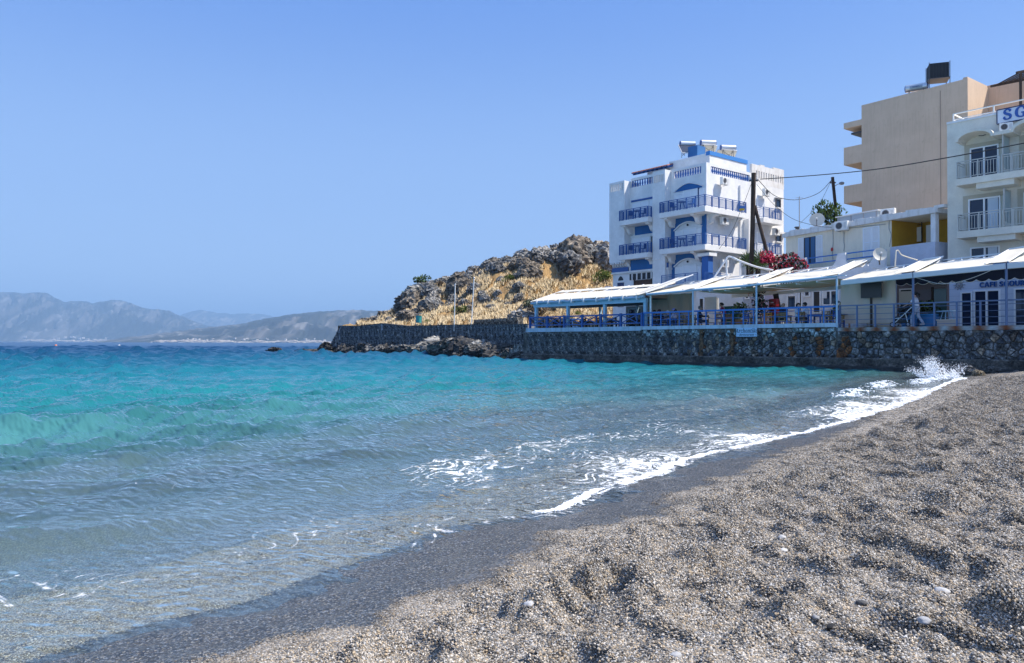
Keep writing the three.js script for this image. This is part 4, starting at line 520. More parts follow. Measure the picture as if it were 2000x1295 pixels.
  // balconies: white slabs, scroll corbels, blue railings
  const slab = (y, x0, x1, d, o = {}) => { new MB().box(x0, x1, y - 0.42, y, 0.004, d).build('balcony_slab', M.white, H); const c = new MB(); for (const x of o.corbels) c.add(new MB().shape(corbel(d * 0.85, 0.75), 0, 0.34).geo().applyMatrix4(new THREE.Matrix4().makeRotationY(-Math.PI / 2).setPosition(x + 0.34, y - 0.423, 0.0))); c.build('corbel', M.white, H); };
  for (const y of [up, low]) {
    slab(y - 0.1, -8.42, -5.08, bz, { corbels: [-8.2, -5.55] });
    railing(H, [[-8.38, 0.78], [-8.38, bz - 0.05], [-5.12, bz - 0.05], [-5.12, 0.78]], y - 0.1, y + 0.8, M.royal, { second: true, step: 0.82, post: 0.08 });
    slab(y, -3.8, bx, bz, { corbels: [-3.5, -0.75] });
    new MB().box(0.004, bx + 0.25, y - 0.42, y, -4.3, 0.0).box(bx + 0.003, bx + 0.25, y - 0.42, y, 0.0, bz).build('balcony_slab', M.white, H);
    railing(H, [[-3.78, 0.78], [-3.78, bz - 0.05], [bx + 0.2, bz - 0.05], [bx + 0.2, -4.25], [0.02, -4.25]], y, y + 0.9, M.royal, { second: true, step: 0.92, post: 0.075 });
    const c = new MB(); for (const z of [-0.6, -3.9]) c.add(new MB().shape(corbel(0.7, 0.75), 0, 0.34).geo().translate(0.0, y - 0.423, z)); c.build('corbel', M.white, H);
    new MB().box(0.004, 0.95, y - 1.0 + 0.5, y - 0.1, -9.4, -6.6).build('balcony_slab', M.white, H); railing(H, [[0.02, -6.65], [0.9, -6.65], [0.9, -9.35], [0.02, -9.35]], y - 0.1, y + 0.8, M.royal, { second: true, step: 0.9, post: 0.06 });
  }
  // doors of the two bays behind their shutters
  shutters(H, -8.0, 12.1, 0.002, 1.9, 1.75, 2); shutters(H, -6.05, 12.1, 0.002, 1.0, 1.75, 1); new MB().box(-8.05, -5.05, 13.87, 14.03, 0.002, 0.12).build('lintel', M.royal, H);
  shutters(H, -8.0, 9.05, 0.002, 2.1, 1.6, 2); new MB().box(-5.8, -5.05, 9.05, 10.6, 0.002, 0.03).build('dark_door', M.interior, H); new MB().box(-8.1, -5.04, 10.65, 10.78, 0.002, 0.14).build('lintel', M.white, H);
  const bluePanel = (x0, x1, y0, y1, z = 0.03) => new MB().box(x0, x1, y0, y1, 0.002, z).build('blue_panel', M.trimBlue, H);
  bluePanel(-7.7, -5.06, 10.9, 11.66); bluePanel(-7.75, -5.06, 7.75, 8.64, 0.5);
  const archShape = (x0, x1, yb, yt, rise) => { const s = new THREE.Shape(); s.moveTo(x0, yb); s.lineTo(x1, yb); s.lineTo(x1, yt); s.quadraticCurveTo((x0 + x1) / 2, yt + rise * 2, x0, yt); s.lineTo(x0, yb); return s; };
  // upper bay: shallow blue arch; middle and lower bays: blue surround with white arch
  { const s = new THREE.Shape(); s.moveTo(-3.2, 14.05); s.quadraticCurveTo(-1.8, 14.95, -0.75, 14.28); s.lineTo(-0.4, 14.12); s.lineTo(-0.4, 14.05); s.lineTo(-3.2, 14.05); new MB().shape(s, 0.002, 0.06).build('blue_arch', M.trimBlue, H); const e = new MB(); e.tube([V(-3.3, 14.05, 0.08), V(-2.6, 14.42, 0.09), V(-1.8, 14.6, 0.09), V(-1.0, 14.42, 0.09), V(-0.3, 14.16, 0.08)], 0.045, 6, 20); e.build('arch_moulding', M.white, H); shutters(H, -3.2, 12.25, 0.002, 0.9, 1.6, 1); shutters(H, -2.3, 12.25, 0.002, 1.5, 1.78, 2); new MB().box(-0.78, -0.68, 12.25, 14.05, 0.002, 0.1).build('post_trim', M.darkBlue, H); shutters(H, -0.66, 12.25, 0.002, 0.5, 1.7, 1); }
  for (const y of [low, gnd]) {
    const s = new THREE.Shape(); s.moveTo(-3.6, y); s.lineTo(0.0, y); s.lineTo(0, y + 2.62); s.lineTo(-0.3, y + 2.5); s.quadraticCurveTo(-0.9, y + 2.6, -1.1, y + 2.62); s.lineTo(-3.1, y + 2.62); s.lineTo(-3.1, y + 2.2); s.lineTo(-3.6, y + 2.0); s.lineTo(-3.6, y); const h = new THREE.Path(); h.moveTo(-3.2, y + 0.001); h.lineTo(-0.42, y + 0.001); h.lineTo(-0.42, y + 1.7); h.quadraticCurveTo(-1.8, y + 2.75, -3.2, y + 1.6); h.lineTo(-3.2, y + 0.001); s.holes.push(h); new MB().shape(s, 0.002, 0.05).build('blue_arch', M.trimBlue, H);
    const e = new MB(); e.tube([V(-3.25, y + 1.62, 0.09), V(-2.6, y + 2.03, 0.1), V(-1.8, y + 2.2, 0.1), V(-1.1, y + 2.07, 0.1), V(-0.35, y + 1.68, 0.09)], 0.06, 6, 20); e.build('arch_moulding', M.white, H); shutters(H, -3.15, y + 0.02, 0.002, 0.8, 1.55, 1); shutters(H, -2.35, y + 0.02, 0.002, 1.4, 1.65, 2); shutters(H, -0.9, y + 0.02, 0.002, 0.45, 1.5, 1);
    new MB().box(-0.06, 0.07, y + 0.0, y + 2.6, 0.051, 0.12).build('corner_trim', M.trimBlue, H);
    new MB().ball(-1.8, y + 1.95, 0.12, 0.09).build('lamp', M.black, H);
  }
  // lower floors below the balconies: cornice, doors with arched fanlights, wooden sign, blue column
  new MB().box(-9.95, -3.5, 2.1, 8.1, 0.003, 0.45).build('lower_wall', M.white, H); new MB().box(-10.0, -3.45, 7.55, 7.7, 0.003, 0.6).build('cornice', M.white, H); new MB().box(-9.97, -8.0, 7.7, 8.1, 0.46, 0.56).box(-5.05, -3.5, 7.7, 8.12, 0.46, 0.56).build('blue_band', M.royal, H);
  for (let k = 0; k < 6; k++) new MB().shape(corbel(0.55, 0.42), 0, 0.16).geo().applyMatrix4(new THREE.Matrix4()) && put('bracket', new MB().shape(corbel(0.5, 0.42), 0, 0.15).geo(), M.white, H).applyMatrix4(new THREE.Matrix4().makeRotationY(-Math.PI / 2).setPosition(-9.8 + k * 0.3, 8.55, 0.3));
  for (let k = 0; k < 4; k++) put('bracket', new MB().shape(corbel(0.5, 0.42), 0, 0.15).geo(), M.white, H).applyMatrix4(new THREE.Matrix4().makeRotationY(-Math.PI / 2).setPosition(-4.85 + k * 0.33, 8.55, 0.3));
  for (const x of [-9.35, -4.55]) { new MB().box(x, x + 0.75, 4.6, 6.75, 0.455, 0.5).build('blue_door', M.darkBlue, H); new MB().shape(archShape(x + 0.08, x + 0.67, 6.95, 7.05, 0.28), 0.455, 0.48).build('fanlight', M.black, H); new MB().box(x - 0.08, x + 0.83, 6.76, 6.84, 0.455, 0.53).build('lintel', M.white, H); }
  new MB().box(-7.9, -5.2, 6.9, 7.45, 0.455, 0.48).build('dark_window', M.black, H); for (let k = 0; k < 5; k++) new MB().box(-7.6 + k * 0.55, -7.5 + k * 0.55, 6.9, 7.45, 0.485, 0.56).build('window_bar', M.white, H);
  new MB().box(0.1, 0.72, 3.0, 8.3, 0.1, 0.72).build('column', M.blue, H); new MB().box(-0.2, 0.95, 8.3, 8.55, -0.1, 0.9).build('column_capital', M.white, H);
  new MB().box(-3.4, 0.75, 5.9, 6.14, 0.053, 1.3).build('balcony_slab', M.white, H); railing(H, [[-3.6, 1.25], [0.1, 1.25]], 6.14, 6.98, M.royal, { second: true, step: 1.1 }); railing(H, [[0.73, 1.2], [0.73, -1.6]], 6.14, 6.98, M.royal, { second: true, step: 1.2 });
  // right side: door, windows, drain pipe
  for (const y of [13.35, 10.3]) { glazed(H, 0.002, y + 0.12, -9.9, 0.75, 0.72, 1, { turn: Math.PI / 2, frame: M.darkMetal, sill: M.white }); new MB().box(0.004, 0.2, y + 0.95, y + 1.03, -10.8, -9.75).build('window_hood', M.white, H); }
  for (const y of [12.1, 9.1]) shutters(H, 0.002, y, -7.0, 1.1, 1.9, 1, { turn: Math.PI / 2 });
  new MB().box(0.004, 0.16, 10.2, 14.7, -4.55, -4.42).build('drain_pipe', M.white, H); new MB().box(0.004, 0.5, 2.1, 11.9, -5.5, -5.1).build('fin_wall', M.white, H); new MB().box(0.004, 0.35, 11.1, 11.3, -11.25, -9.5).build('ledge', M.white, H);
  // wooden sign with raised letters
  const sg = thing('wooden_sign', 'brown wooden sign board with dark blue lettering on the hotel front', 'sign', HF); new MB().box(-7.25, -5.35, 5.2, 6.85, 0.49, 0.56).build('board', mat([0.2, 0.085, 0.035], 0.7, { map: T.wood }), sg); new MB().box(-7.32, -7.255, 5.2, 6.9, 0.49, 0.59).box(-5.345, -5.28, 5.2, 6.9, 0.49, 0.59).build('frame', M.woodDark, sg); sg.userData.letters = 1;
  const st = thing('notice_board', 'small white notice board with blue print beside the hotel door', 'sign', HF); new MB().box(-10.9, -10.15, 5.35, 6.5, 0.5, 0.55).build('panel', mat([0.5, 0.58, 0.75], 0.6), st); new MB().box(-10.78, -10.27, 6.2, 6.32, 0.55, 0.56).box(-10.78, -10.27, 5.95, 6.05, 0.55, 0.56).box(-10.7, -10.4, 5.5, 5.8, 0.55, 0.56).build('print', M.royal, st);
  // things on the balconies, on the walls and on the roof
  const D = 'hotel'; [[up, 'upper'], [low, 'lower']].forEach(([y, w]) => { for (const [x, z, t] of [[-7.3, 0.85, 1.3], [-6.0, 0.85, -1.4]]) plasticChair(HF.w(x, y - 0.1, z), HF.turn + t, M.royal, `blue plastic chair on the ${w} left balcony of the white hotel, ${x < -7 ? 'left' : 'right'} of its table`, 'blue chairs on the hotel balconies'); smallTable(HF.w(-6.65, y - 0.1, 0.85), M.royal, `small blue table between two chairs on the ${w} left balcony of the white hotel`, 'blue tables on the hotel balconies'); for (const [x, z, t] of [[-2.7, 0.8, 1.3], [-0.9, 0.8, -1.4]]) plasticChair(HF.w(x, y, z), HF.turn + t, M.royal, `blue plastic chair on the ${w} corner balcony of the white hotel, ${x < -2 ? 'left' : 'right'} of its table`, 'blue chairs on the hotel balconies'); smallTable(HF.w(-1.8, y, 0.8), M.royal, `small blue table between two chairs on the ${w} corner balcony of the white hotel`, 'blue tables on the hotel balconies'); });
  acUnit('air conditioner high on the sunlit side wall of the white hotel, top one', HF, 0.3, 14.38, -1.4, Math.PI / 2); acUnit('air conditioner under the upper balcony on the side wall of the white hotel', HF, 0.3, 11.1, -1.4, Math.PI / 2); acUnit('air conditioner low on the side wall of the white hotel beside the blue column', HF, 0.3, 7.6, -1.4, Math.PI / 2); acUnit('air conditioner behind the wooden pole, high at the rear of the white hotel', HF, 0.3, 14.2, -7.4, Math.PI / 2); acUnit('air conditioner beside the lower small window at the rear of the white hotel', HF, 0.3, 10.9, -8.9, Math.PI / 2);
  for (const [zx, zy, l] of [[740, 126, 'left'], [903, 117, 'middle'], [1060, 156, 'right']]) { const px = 1160 + zx / 4.0475, py = 250 + zy / 4.0475, p = l === 'left' ? HF.onZ(px, py, -2.9) : HF.onX(px, py, l === 'right' ? -1.9 : -2.5); const q = HF.w(p.x, p.y - 1.35 * 0.86, p.z); solarHeater(q, l === 'left' ? 0.1 : 0.12 + Math.PI, `solar water heater on the roof of the white hotel, the ${l} one of three`, 0.86, true, l === 'left' ? null : null); }
}

// ---------- the tall tan block ----------
const TF = new Frame(893 / 1500 * 53.7, 0, -53.7, 4.7, 6.3);
{
  const B = thing('tan_building', 'tall plain tan apartment block with blank side wall and stubby balconies', 'building', TF), xl = TF.onZ(1683, 300, 0).x, xb = TF.onZ(1648, 300, 0).x, yT = TF.onZ(1893, 152, 0).y;
  new MB().box(xl, 0, 2, yT, -3.4, 0).box(xl, -2, 2, yT - 0.6, -12, -3.4).build('wall', M.tan, B); new MB().box(-2, 9, 2, TF.onZ(1960, 160, -3.4).y, -10, -3.402).build('rear_wall', M.tanLight, B);
  const Y = (py) => TF.onZ(1648, py, 0).y; for (const [a, b] of [[289, 323], [364, 398]]) { new MB().box(xb, xl - 0.003, Y(b), Y(b) + 0.22, -9, -0.003).build('balcony_slab', M.tan, B); new MB().box(xb, xl - 0.003, Y(b) + 0.22, Y(a), -0.2, -0.003).box(xb, xb + 0.18, Y(b) + 0.22, Y(a), -9, -0.202).build('balcony_wall', M.tan, B); }
  new MB().box(xb, xl - 0.003, Y(252), Y(241), -9, -0.003).build('balcony_roof', M.tan, B);
  new MB().box(xl - 1.2, xl - 0.05, Y(262), Y(262) + 0.14, -6, -0.6).build('awning_roll', M.darkMetal, B); new MB().box(-0.35, -0.05, yT + 0.0, yT + 0.15, -3.3, -0.1).build('parapet_cap', M.tan, B);
  new MB().box(xl + (0 - xl) * 0.76, xl + (0 - xl) * 0.765, 7, yT - 0.4, 0.001, 0.02).build('seam', mat([0.3, 0.22, 0.17], 0.9), B);
  { const p = TF.onZ(1832, 190, -1.0), o = thing('water_tank', 'black ribbed water tank on a metal stand on top of the tan block', 'water tank', TF.w(p.x, yT, -1.0)); o.rotation.y = TF.turn + 0.6; const s = new MB(); s.box(-0.62, 0.62, 0.75, 1.85, -0.55, 0.55); for (let k = 0; k < 7; k++) s.box(-0.6 + k * 0.19, -0.53 + k * 0.19, 0.8, 1.83, 0.551, 0.6).box(-0.6 + k * 0.19, -0.53 + k * 0.19, 0.8, 1.83, -0.6, -0.551); for (let k = 0; k < 5; k++) s.box(0.621, 0.66, 0.8, 1.83, -0.45 + k * 0.2, -0.38 + k * 0.2).box(-0.66, -0.621, 0.8, 1.83, -0.45 + k * 0.2, -0.38 + k * 0.2); s.build('tank', M.black, o); new MB().cyl(0, 1.85, 0, 0.2, 0.2, 0.08).build('lid', M.black, o); for (const [x, z] of [[-1, -1], [1, -1], [-1, 1], [1, 1]]) new MB().bar(V(x * 0.67, 0, z * 0.62), V(x * 0.67, 1.9, z * 0.62), 0.045).build('leg', M.darkMetal, o); new MB().box(-0.7, 0.7, 0.69, 0.745, -0.65, 0.65).build('platform', M.darkMetal, o); }
  { const p = TF.onZ(1790, 171, -0.8); const o = solarHeater(TF.w(p.x, p.y - 0.5, -0.8), TF.turn + 0.35, 'solar water heater lying low on the roof edge of the tan block', 0.95, false, 'NOBEL'); o.children.forEach((c) => { if (c.name === 'stand') c.scale.y = 0.75; else c.position.y -= 0.85; }); o.position.y = p.y - 0.48; o.children.find((c) => c.name === 'stand').scale.y = 0.3; }
  { const a = at(1957, 160, 52), o = thing('roof_pergola', 'dark slatted pergola roof on the terrace behind the tan block', 'pergola', a); const s = new MB(); for (let k = 0; k < 9; k++) s.bar(V(0.3 + k * 0.35, 0.15 + k * 0.07, -1.2), V(0.3 + k * 0.35, 0.15 + k * 0.07, 1.5), 0.07); s.build('slat', M.woodDark, o); new MB().bar(V(0, 0.1, 1.5), V(4, 0.92, 1.5), 0.14).bar(V(0, 0.1, -1.2), V(4, 0.92, -1.2), 0.14).build('beam', M.woodDark, o); new MB().bar(V(0.4, -3, 1.3), V(0.4, 0.1, 1.3), 0.12).bar(V(3.6, -3, 1.3), V(3.6, 0.8, 1.3), 0.12).build('post', M.woodDark, o); }
}

// ---------- the cream hotel at the right edge ----------
const CF = new Frame(852 / 1500 * 43.5, 0, -43.5, 0.64, 0.77);
{
  const C = thing('cream_hotel', 'cream hotel at the right edge with arched balcony hoods and steel railings', 'hotel', CF), z6 = (x, y, d) => CF.onZ(1840 + x / 7.19, 180 + y / 7.19, d), z7 = (x, y, d) => CF.onZ(1840 + x / 7.19, 340 + y / 7.19, d);
  const yT = z6(80, 455, 0).y, x1 = 10.5; new MB().box(0, x1, 2.0, yT, -9, 0).build('wall', M.creamHotel, C); new MB().box(0, x1, yT, yT + 0.12, -0.3, 0.06).build('parapet_cap', M.white, C);
  const d = 1.15, slabs = [[z6(185, 1228, d), z7(200, 165, d), z6(200, 985, d)], [z7(200, 810, d), z7(200, 905, d), z7(205, 570, d)]];
  const bays = [z6(185, 1228, d).x + 0.0]; const pitch = z6(960, 560, d).x - z6(185, 700, d).x;
  slabs.forEach(([t, b, r], i) => {
    new MB().box(t.x, x1, b.y, t.y, 0.003, d).build('balcony_slab', M.creamHotel, C);
    for (let k = 0; k < 3; k++) { const xa = t.x + k * pitch; if (xa > x1 - 1) break; const xm = xa + pitch * 0.8; railing(C, [[xa + 0.06, 0.05], [xa + 0.06, d - 0.08], [xm, d - 0.08]].map((p) => k ? p : p).slice(k ? 1 : 0), t.y, r.y, mat([0.52, 0.49, 0.43], 0.4, { metalness: 0.4 }), { second: true, step: 1.2, gap: 0.14 }); railing(C, [[xm + 0.12, d - 0.08], [xa + pitch, d - 0.08]], t.y, r.y, mat([0.52, 0.49, 0.43], 0.4, { metalness: 0.4 }), { second: true, step: 1.2, gap: 0.14 }); }
    for (let k = 0; k < 3; k++) { const xa = t.x + k * pitch + pitch * 0.86; new MB().box(xa - 0.04, xa + 0.02, t.y + 0.02, t.y + 2.0, 0.06, 0.09).box(xa - 0.04, xa + 0.02, t.y + 0.02, t.y + 2.0, d - 0.16, d - 0.1).box(xa - 0.04, xa + 0.02, t.y + 2.0, t.y + 2.06, 0.05, d - 0.1).build('screen_frame', mat([0.5, 0.48, 0.43], 0.5), C); new MB().box(xa - 0.02, xa, t.y + 0.3, t.y + 1.98, 0.1, d - 0.17).build('privacy_glass', new THREE.MeshPhysicalMaterial({ color: lin([0.62, 0.72, 0.74]), roughness: 0.35, transmission: 0.6, thickness: 0 }), C); new MB().box(xa - 1.3, xa + 0.5, b.y - 0.3, b.y - 0.002, 0.003, d - 0.12).build('soffit_beam', M.creamHotel, C); }
  });
  const wins = [[z6(395, 800, 0), z6(800, 720, 0), slabs[0][0].y + 0.02], [z7(375, 372, 0), z7(825, 290, 0), slabs[1][0].y + 0.02]];
  wins.forEach(([a, b, y0], i) => { for (let k = 0; k < 3; k++) { const x = a.x + k * pitch, w = b.x - a.x, top = (a.y + b.y) / 2; if (x + w > x1) break; glazed(C, x, y0, 0.003, w, top - y0, 2, { curtain: i === 1, name: 'balcony_door' }); new MB().box(x - 0.28, x - 0.002, y0, top + 0.22, 0.003, 0.05).box(x - 0.002, x + w + 0.25, top + 0.003, top + 0.22, 0.003, 0.05).build('door_surround', M.beige, C); const l = new THREE.SphereGeometry(0.18, 14, 8).scale(1.15, 0.62, 0.5).translate(x + w * 0.45, top + 0.72, 0.1); put('wall_lamp', new MB().add(l).geo(), mat([0.75, 0.75, 0.72], 0.3), C); put('lamp_ring', new MB().add(new THREE.TorusGeometry(0.2, 0.035, 6, 18).scale(1.15, 0.62, 1).translate(x + w * 0.45, top + 0.72, 0.06)).geo(), M.darkMetal, C); } });
  { const a = z7(400, 1040, 0), b = z7(815, 995, 0), y0 = z7(400, 1250, 0).y; for (let k = 0; k < 3; k++) if (a.x + k * pitch + (b.x - a.x) < x1) glazed(C, a.x + k * pitch, y0, 0.003, b.x - a.x, (a.y + b.y) / 2 - y0, 2, { sill: M.beige, curtain: true }); }
  // arched hoods over the upper balcony, flat slabs between them
  { const A = z6(180, 705, d), P = z6(500, 495, d), Bq = z6(722, 580, d), w = Bq.x - A.x; for (let k = 0; k < 3; k++) { const xa = A.x + k * pitch; const outer = [], inner = [], n = 18; for (let i = 0; i <= n; i++) { const t = Math.PI * (1 - i / n), c = Math.cos(t), s = Math.sin(t); outer.push([xa + w / 2 + (w / 2) * c, A.y + (P.y - A.y) * Math.pow(s, 0.9) + 0]); inner.push([xa + w / 2 + (w / 2 - 0.14) * c, A.y - 0.02 + (P.y - A.y - 0.16) * Math.pow(s, 0.9)]); } new MB().prism([...outer, ...inner.reverse()], 0.003, d).build('arched_hood', M.creamHotel, C); new MB().box(xa + w + 0.003, xa + pitch - 0.003, A.y - 0.02, A.y + 0.16, 0.003, d).build('hood_slab', M.creamHotel, C); } }
  { const r = railing(C, [[0.3, -2.5], [0.3, -0.1], [x1, -0.1]], yT + 0.12, yT + 0.55, mat([0.86, 0.82, 0.74], 0.5), { gap: 0, step: 2.2, w: 0.06 }); }
  acUnit('air conditioner on the flat ledge between two arched hoods of the cream hotel', CF, z6(800, 540, 0.6).x, CF.onZ(1840 + 800 / 7.19, 180 + 556 / 7.19, 0.75).y + 0.04, 0.5, 0.3).scale.setScalar(0.72);
  const A = z6(782, 445, 0.1), B2 = z6(782, 262, 0.1), sg = thing('roof_sign', 'large pale sign with big blue letters on the parapet of the cream hotel', 'sign', CF); new MB().box(A.x, x1, A.y, B2.y, 0.063, 0.14).build('panel', mat([0.78, 0.8, 0.84], 0.6), sg); new MB().box(A.x - 0.04, A.x - 0.002, A.y - 0.03, B2.y + 0.03, 0.06, 0.17).box(A.x, x1, B2.y + 0.003, B2.y + 0.05, 0.06, 0.17).box(A.x, x1, A.y - 0.04, A.y - 0.003, 0.06, 0.17).build('frame', M.darkBlue, sg); sg.userData.at = 1; SIGN.roof = { sg, x: A.x + 0.28, y: A.y + 0.12, h: (B2.y - A.y) * 0.8 };
  // ground floor: pale clad front with white doors, under the awnings
  const e = (x, y, dd) => CF.onZ(1820 + x / 7.617, 480 + y / 7.617, dd); const gz = 0.03, yf = 2.2, cx0 = e(240, 900, gz).x; new MB().box(cx0, x1, yf, yf + 3.0, 0.002, gz).build('clad_front', mat([0.62, 0.66, 0.74], 0.7), C); for (let k = 0; k < 7; k++) new MB().box(cx0, x1, yf + 0.3 + k * 0.38, yf + 0.31 + k * 0.38, gz, gz + 0.006).build('clad_joint', mat([0.35, 0.38, 0.44], 0.8), C);
  for (const [xa, xb, ya] of [[430, 610, 695], [625, 1022, 670], [1225, 1700, 640]]) { const a = e(xa, ya, gz), b = e(xb, ya, gz); glazed(C, a.x, yf + 0.02, gz + 0.002, Math.min(b.x, x1) - a.x, a.y - yf, xa === 430 ? 1 : 2, { name: 'cafe_door', fw: 0.08 }); }
  SIGN.cafe = { F: CF, x: e(715, 590, gz).x, y: e(715, 592, gz).y - 0.1, h: e(715, 530, gz).y - e(715, 592, gz).y, z: gz };
  { const p = e(410, 585, gz), o = thing('wall_emblem', 'round grey sun shaped emblem on the cafe front left of the blue letters', 'wall ornament', CF); o.position.copy(CF.w(p.x, p.y, gz + 0.02)); const s = new MB(); s.add(new THREE.TorusGeometry(0.16, 0.03, 6, 18)); for (let k = 0; k < 10; k++) s.bar(V(Math.cos(k * 0.628) * 0.2, Math.sin(k * 0.628) * 0.2, 0), V(Math.cos(k * 0.628) * 0.3, Math.sin(k * 0.628) * 0.3, 0), 0.03); s.ball(0, 0, 0, 0.1, 1, 1, 0.5); s.build('ornament', M.grey, o); }
}

// ---------- the low cream house between them ----------
const LF = new Frame(24.3, 0, -44, 0.43, 0.9);
{
  const z5 = (x, y, d) => LF.onZ(1530 + x / 6.06, 380 + y / 6.06, d), h = thing('cream_house', 'low weathered cream house with white shutters and an ochre corner loggia', 'house', LF), yT = z5(1810, 125, 0).y, xl = z5(30, 430, 0).x, xo = z5(1280, 450, 0).x, yo0 = z5(1280, 622, 0).y, yo1 = z5(1280, 312, 0).y;
  new MB().box(xl, xo, 2, yT - 0.45, -8, 0).box(xo + 0.003, 0, yo1 + 0.1, yT - 0.45, -8, -0.003).box(xo + 0.003, 0, 2, yo0, -8, 0.06).box(xo + 0.003, 0, yo0, yT - 0.45, -8, -2.6).build('wall', M.cream, h);
  new MB().box(xl - 0.15, 0.25, yT - 0.45, yT - 0.2, -8.2, 0.18).build('roof_slab', M.whiteWorn, h); for (let k = 0; k < 26; k++) { const x = lerp(xl, 0, k / 25); new MB().box(x, x + 0.5 + 0.12 * (k % 3), yT - 0.2, yT - 0.12 + 0.03 * ((k * 7) % 4), -0.3, 0.15 - 0.02 * (k % 2)).build('roof_edge', M.whiteWorn, h); }
  new MB().box(xo + 0.003, -0.01, yo0 + 0.0, yo1 + 0.1, -2.6, -2.55).build('loggia_back', M.ochre, h); new MB().box(xo + 0.004, xo + 0.03, yo0, yo1 + 0.1, -2.54, -0.02).build('loggia_side', M.ochre, h); new MB().box(xo + 0.004, -0.01, yo1 + 0.07, yo1 + 0.098, -2.54, -0.03).build('loggia_ceiling', M.ochre, h);
  new MB().box(-0.3, 0, yo0 - 0.0, yo1 + 0.1, -0.3, 0).build('corner_post', M.white, h); new MB().box(xo + 0.003, 0.06, 2, yo0 - 0.02, 0.061, 0.12).box(0.003, 0.06, 2, yo0 - 0.02, -2.6, 0.06).build('loggia_parapet', mat([0.72, 0.74, 0.83], 0.85, { map: T.plaster }), h);
  { const a = z5(1400, 370, -2.55), b = z5(1480, 370, -2.55); new MB().box(a.x, b.x, yo0, a.y, -2.548, -2.52).build('dark_door', M.interior, h); const c = z5(1695, 365, -2.55), e = z5(1765, 365, -2.55); new MB().box(c.x, e.x, yo0, c.y, -2.548, -2.5).build('white_door', M.pvc, h); }
  // shutters and doors
  const leaf = (x0, x1, y0, y1, z, turn = 0) => { const g = sub('shutter', x0, y0, z, turn, h), f = new MB(), s = new MB(), w = x1 - x0, H2 = y1 - y0; f.box(0, w, 0, 0.07, 0, 0.05).box(0, w, H2 - 0.07, H2, 0, 0.05).box(0, 0.06, 0.07, H2 - 0.07, 0, 0.05).box(w - 0.06, w, 0.07, H2 - 0.07, 0, 0.05).box(0.06, w - 0.06, H2 / 2 - 0.04, H2 / 2 + 0.04, 0, 0.05); for (let k = 0; k < 24; k++) s.box(0.06, w - 0.06, 0.08 + k * (H2 - 0.16) / 24, 0.08 + (k + 0.7) * (H2 - 0.16) / 24, 0.01, 0.04); f.build('frame', M.shutter, g); s.build('louvres', M.shutter, g); };
  { const a = z5(945, 395, 0), b = z5(1142, 370, 0), y0 = z5(1000, 740, 0).y, y1 = (a.y + b.y) / 2, m = (a.x + b.x) / 2; leaf(a.x, m - 0.02, y0, y1, 0.004); leaf(m + 0.02, b.x, y0, y1, 0.004); const c = z5(180, 515, 0), e = z5(245, 510, 0), f = z5(388, 490, 0), k = z5(468, 480, 0), yy = z5(300, 820, 0).y, yt = z5(330, 500, 0).y; leaf(c.x, e.x, yy, c.y - 0.02, 0.004); leaf(f.x, k.x, yy, f.y, 0.004); new MB().box(e.x, f.x, yy, yt, 0.002, 0.01).build('door_opening', M.interior, h); const mid = (e.x + f.x) / 2; for (const q of [e.x + 0.15, mid + 0.12]) { new MB().box(q, q + (f.x - e.x) * 0.32, yy, yt - 0.05, 0.012, 0.06).build('blue_door', mat([0.03, 0.11, 0.24], 0.5), h); } }
  // balcony with a scalloped white parapet and blue rails, in front of the house
  { const bz = 1.6, yb = z5(700, 820, bz).y - 0.9, yr = z5(700, 690, bz).y, X = (x) => z5(x, 700, bz).x; const s = new THREE.Shape(), lo = yr - 1.05; s.moveTo(X(-40), lo - 2); s.lineTo(X(1200), lo - 2); s.lineTo(X(1200), yr - 0.1); s.lineTo(X(1130), yr - 0.1); s.quadraticCurveTo(X(1085), yr - 0.15, X(1060), yr - 0.55); s.quadraticCurveTo(X(1030), yr - 0.85, X(960), yr - 0.85); s.lineTo(X(830), yr - 0.85); s.quadraticCurveTo(X(750), yr - 0.85, X(738), yr - 0.4); s.lineTo(X(730), yr); s.lineTo(X(640), yr); s.quadraticCurveTo(X(620), yr - 0.8, X(520), yr - 0.9); s.lineTo(X(360), yr - 0.9); s.quadraticCurveTo(X(290), yr - 0.9, X(270), yr - 0.4); s.lineTo(X(262), yr); s.lineTo(X(-40), yr); s.lineTo(X(-40), lo - 2);
    new MB().shape(s, bz - 0.18, bz).build('balcony_parapet', M.white, h); new MB().box(X(-40), X(1200), lo - 0.3, lo, 0.07, bz - 0.19).build('balcony_floor', M.concrete, h); const r = new MB(); for (const [a, b] of [[275, 632], [742, 1075]]) for (const k of [0.06, 0.42]) r.bar(V(X(a), yr - k, bz - 0.1), V(X(b), yr - k, bz - 0.1), 0.07); r.build('blue_rail', M.railBlue, h); }
  acUnit('air conditioner on the cream house wall between its two shuttered doors', LF, z5(625, 440, 0.35).x, z5(625, 432, 0.35).y, 0.3, 0.25); { const q = z5(1172, 190, -1.2); const o = acUnit('air conditioner standing on the roof of the cream house before the tan wall', LF, q.x, yT - 0.05, -1.2, 0.3); }
  { const W2 = (a, b, k) => { const p = a.map(([x, y]) => { const q = z5(x, y, 0.04); return V(q.x, q.y, 0.04); }); new MB().tube(p, 0.018, 5, 24).build('cable', M.grey, h); }; W2([[585, 400], [588, 560], [580, 700], [590, 790]]); W2([[718, 440], [716, 560], [722, 600], [716, 670]]); W2([[1262, 240], [1250, 400], [1275, 470], [1255, 620]]); W2([[760, 400], [900, 385], [1060, 365], [1210, 352]]); W2([[1190, 262], [1220, 285], [1262, 240]]); new MB().ball(z5(575, 650, 0.06).x, z5(575, 650, 0.06).y, 0.06, 0.09, 1, 1.5, 0.6).build('red_meter', M.red, h); }
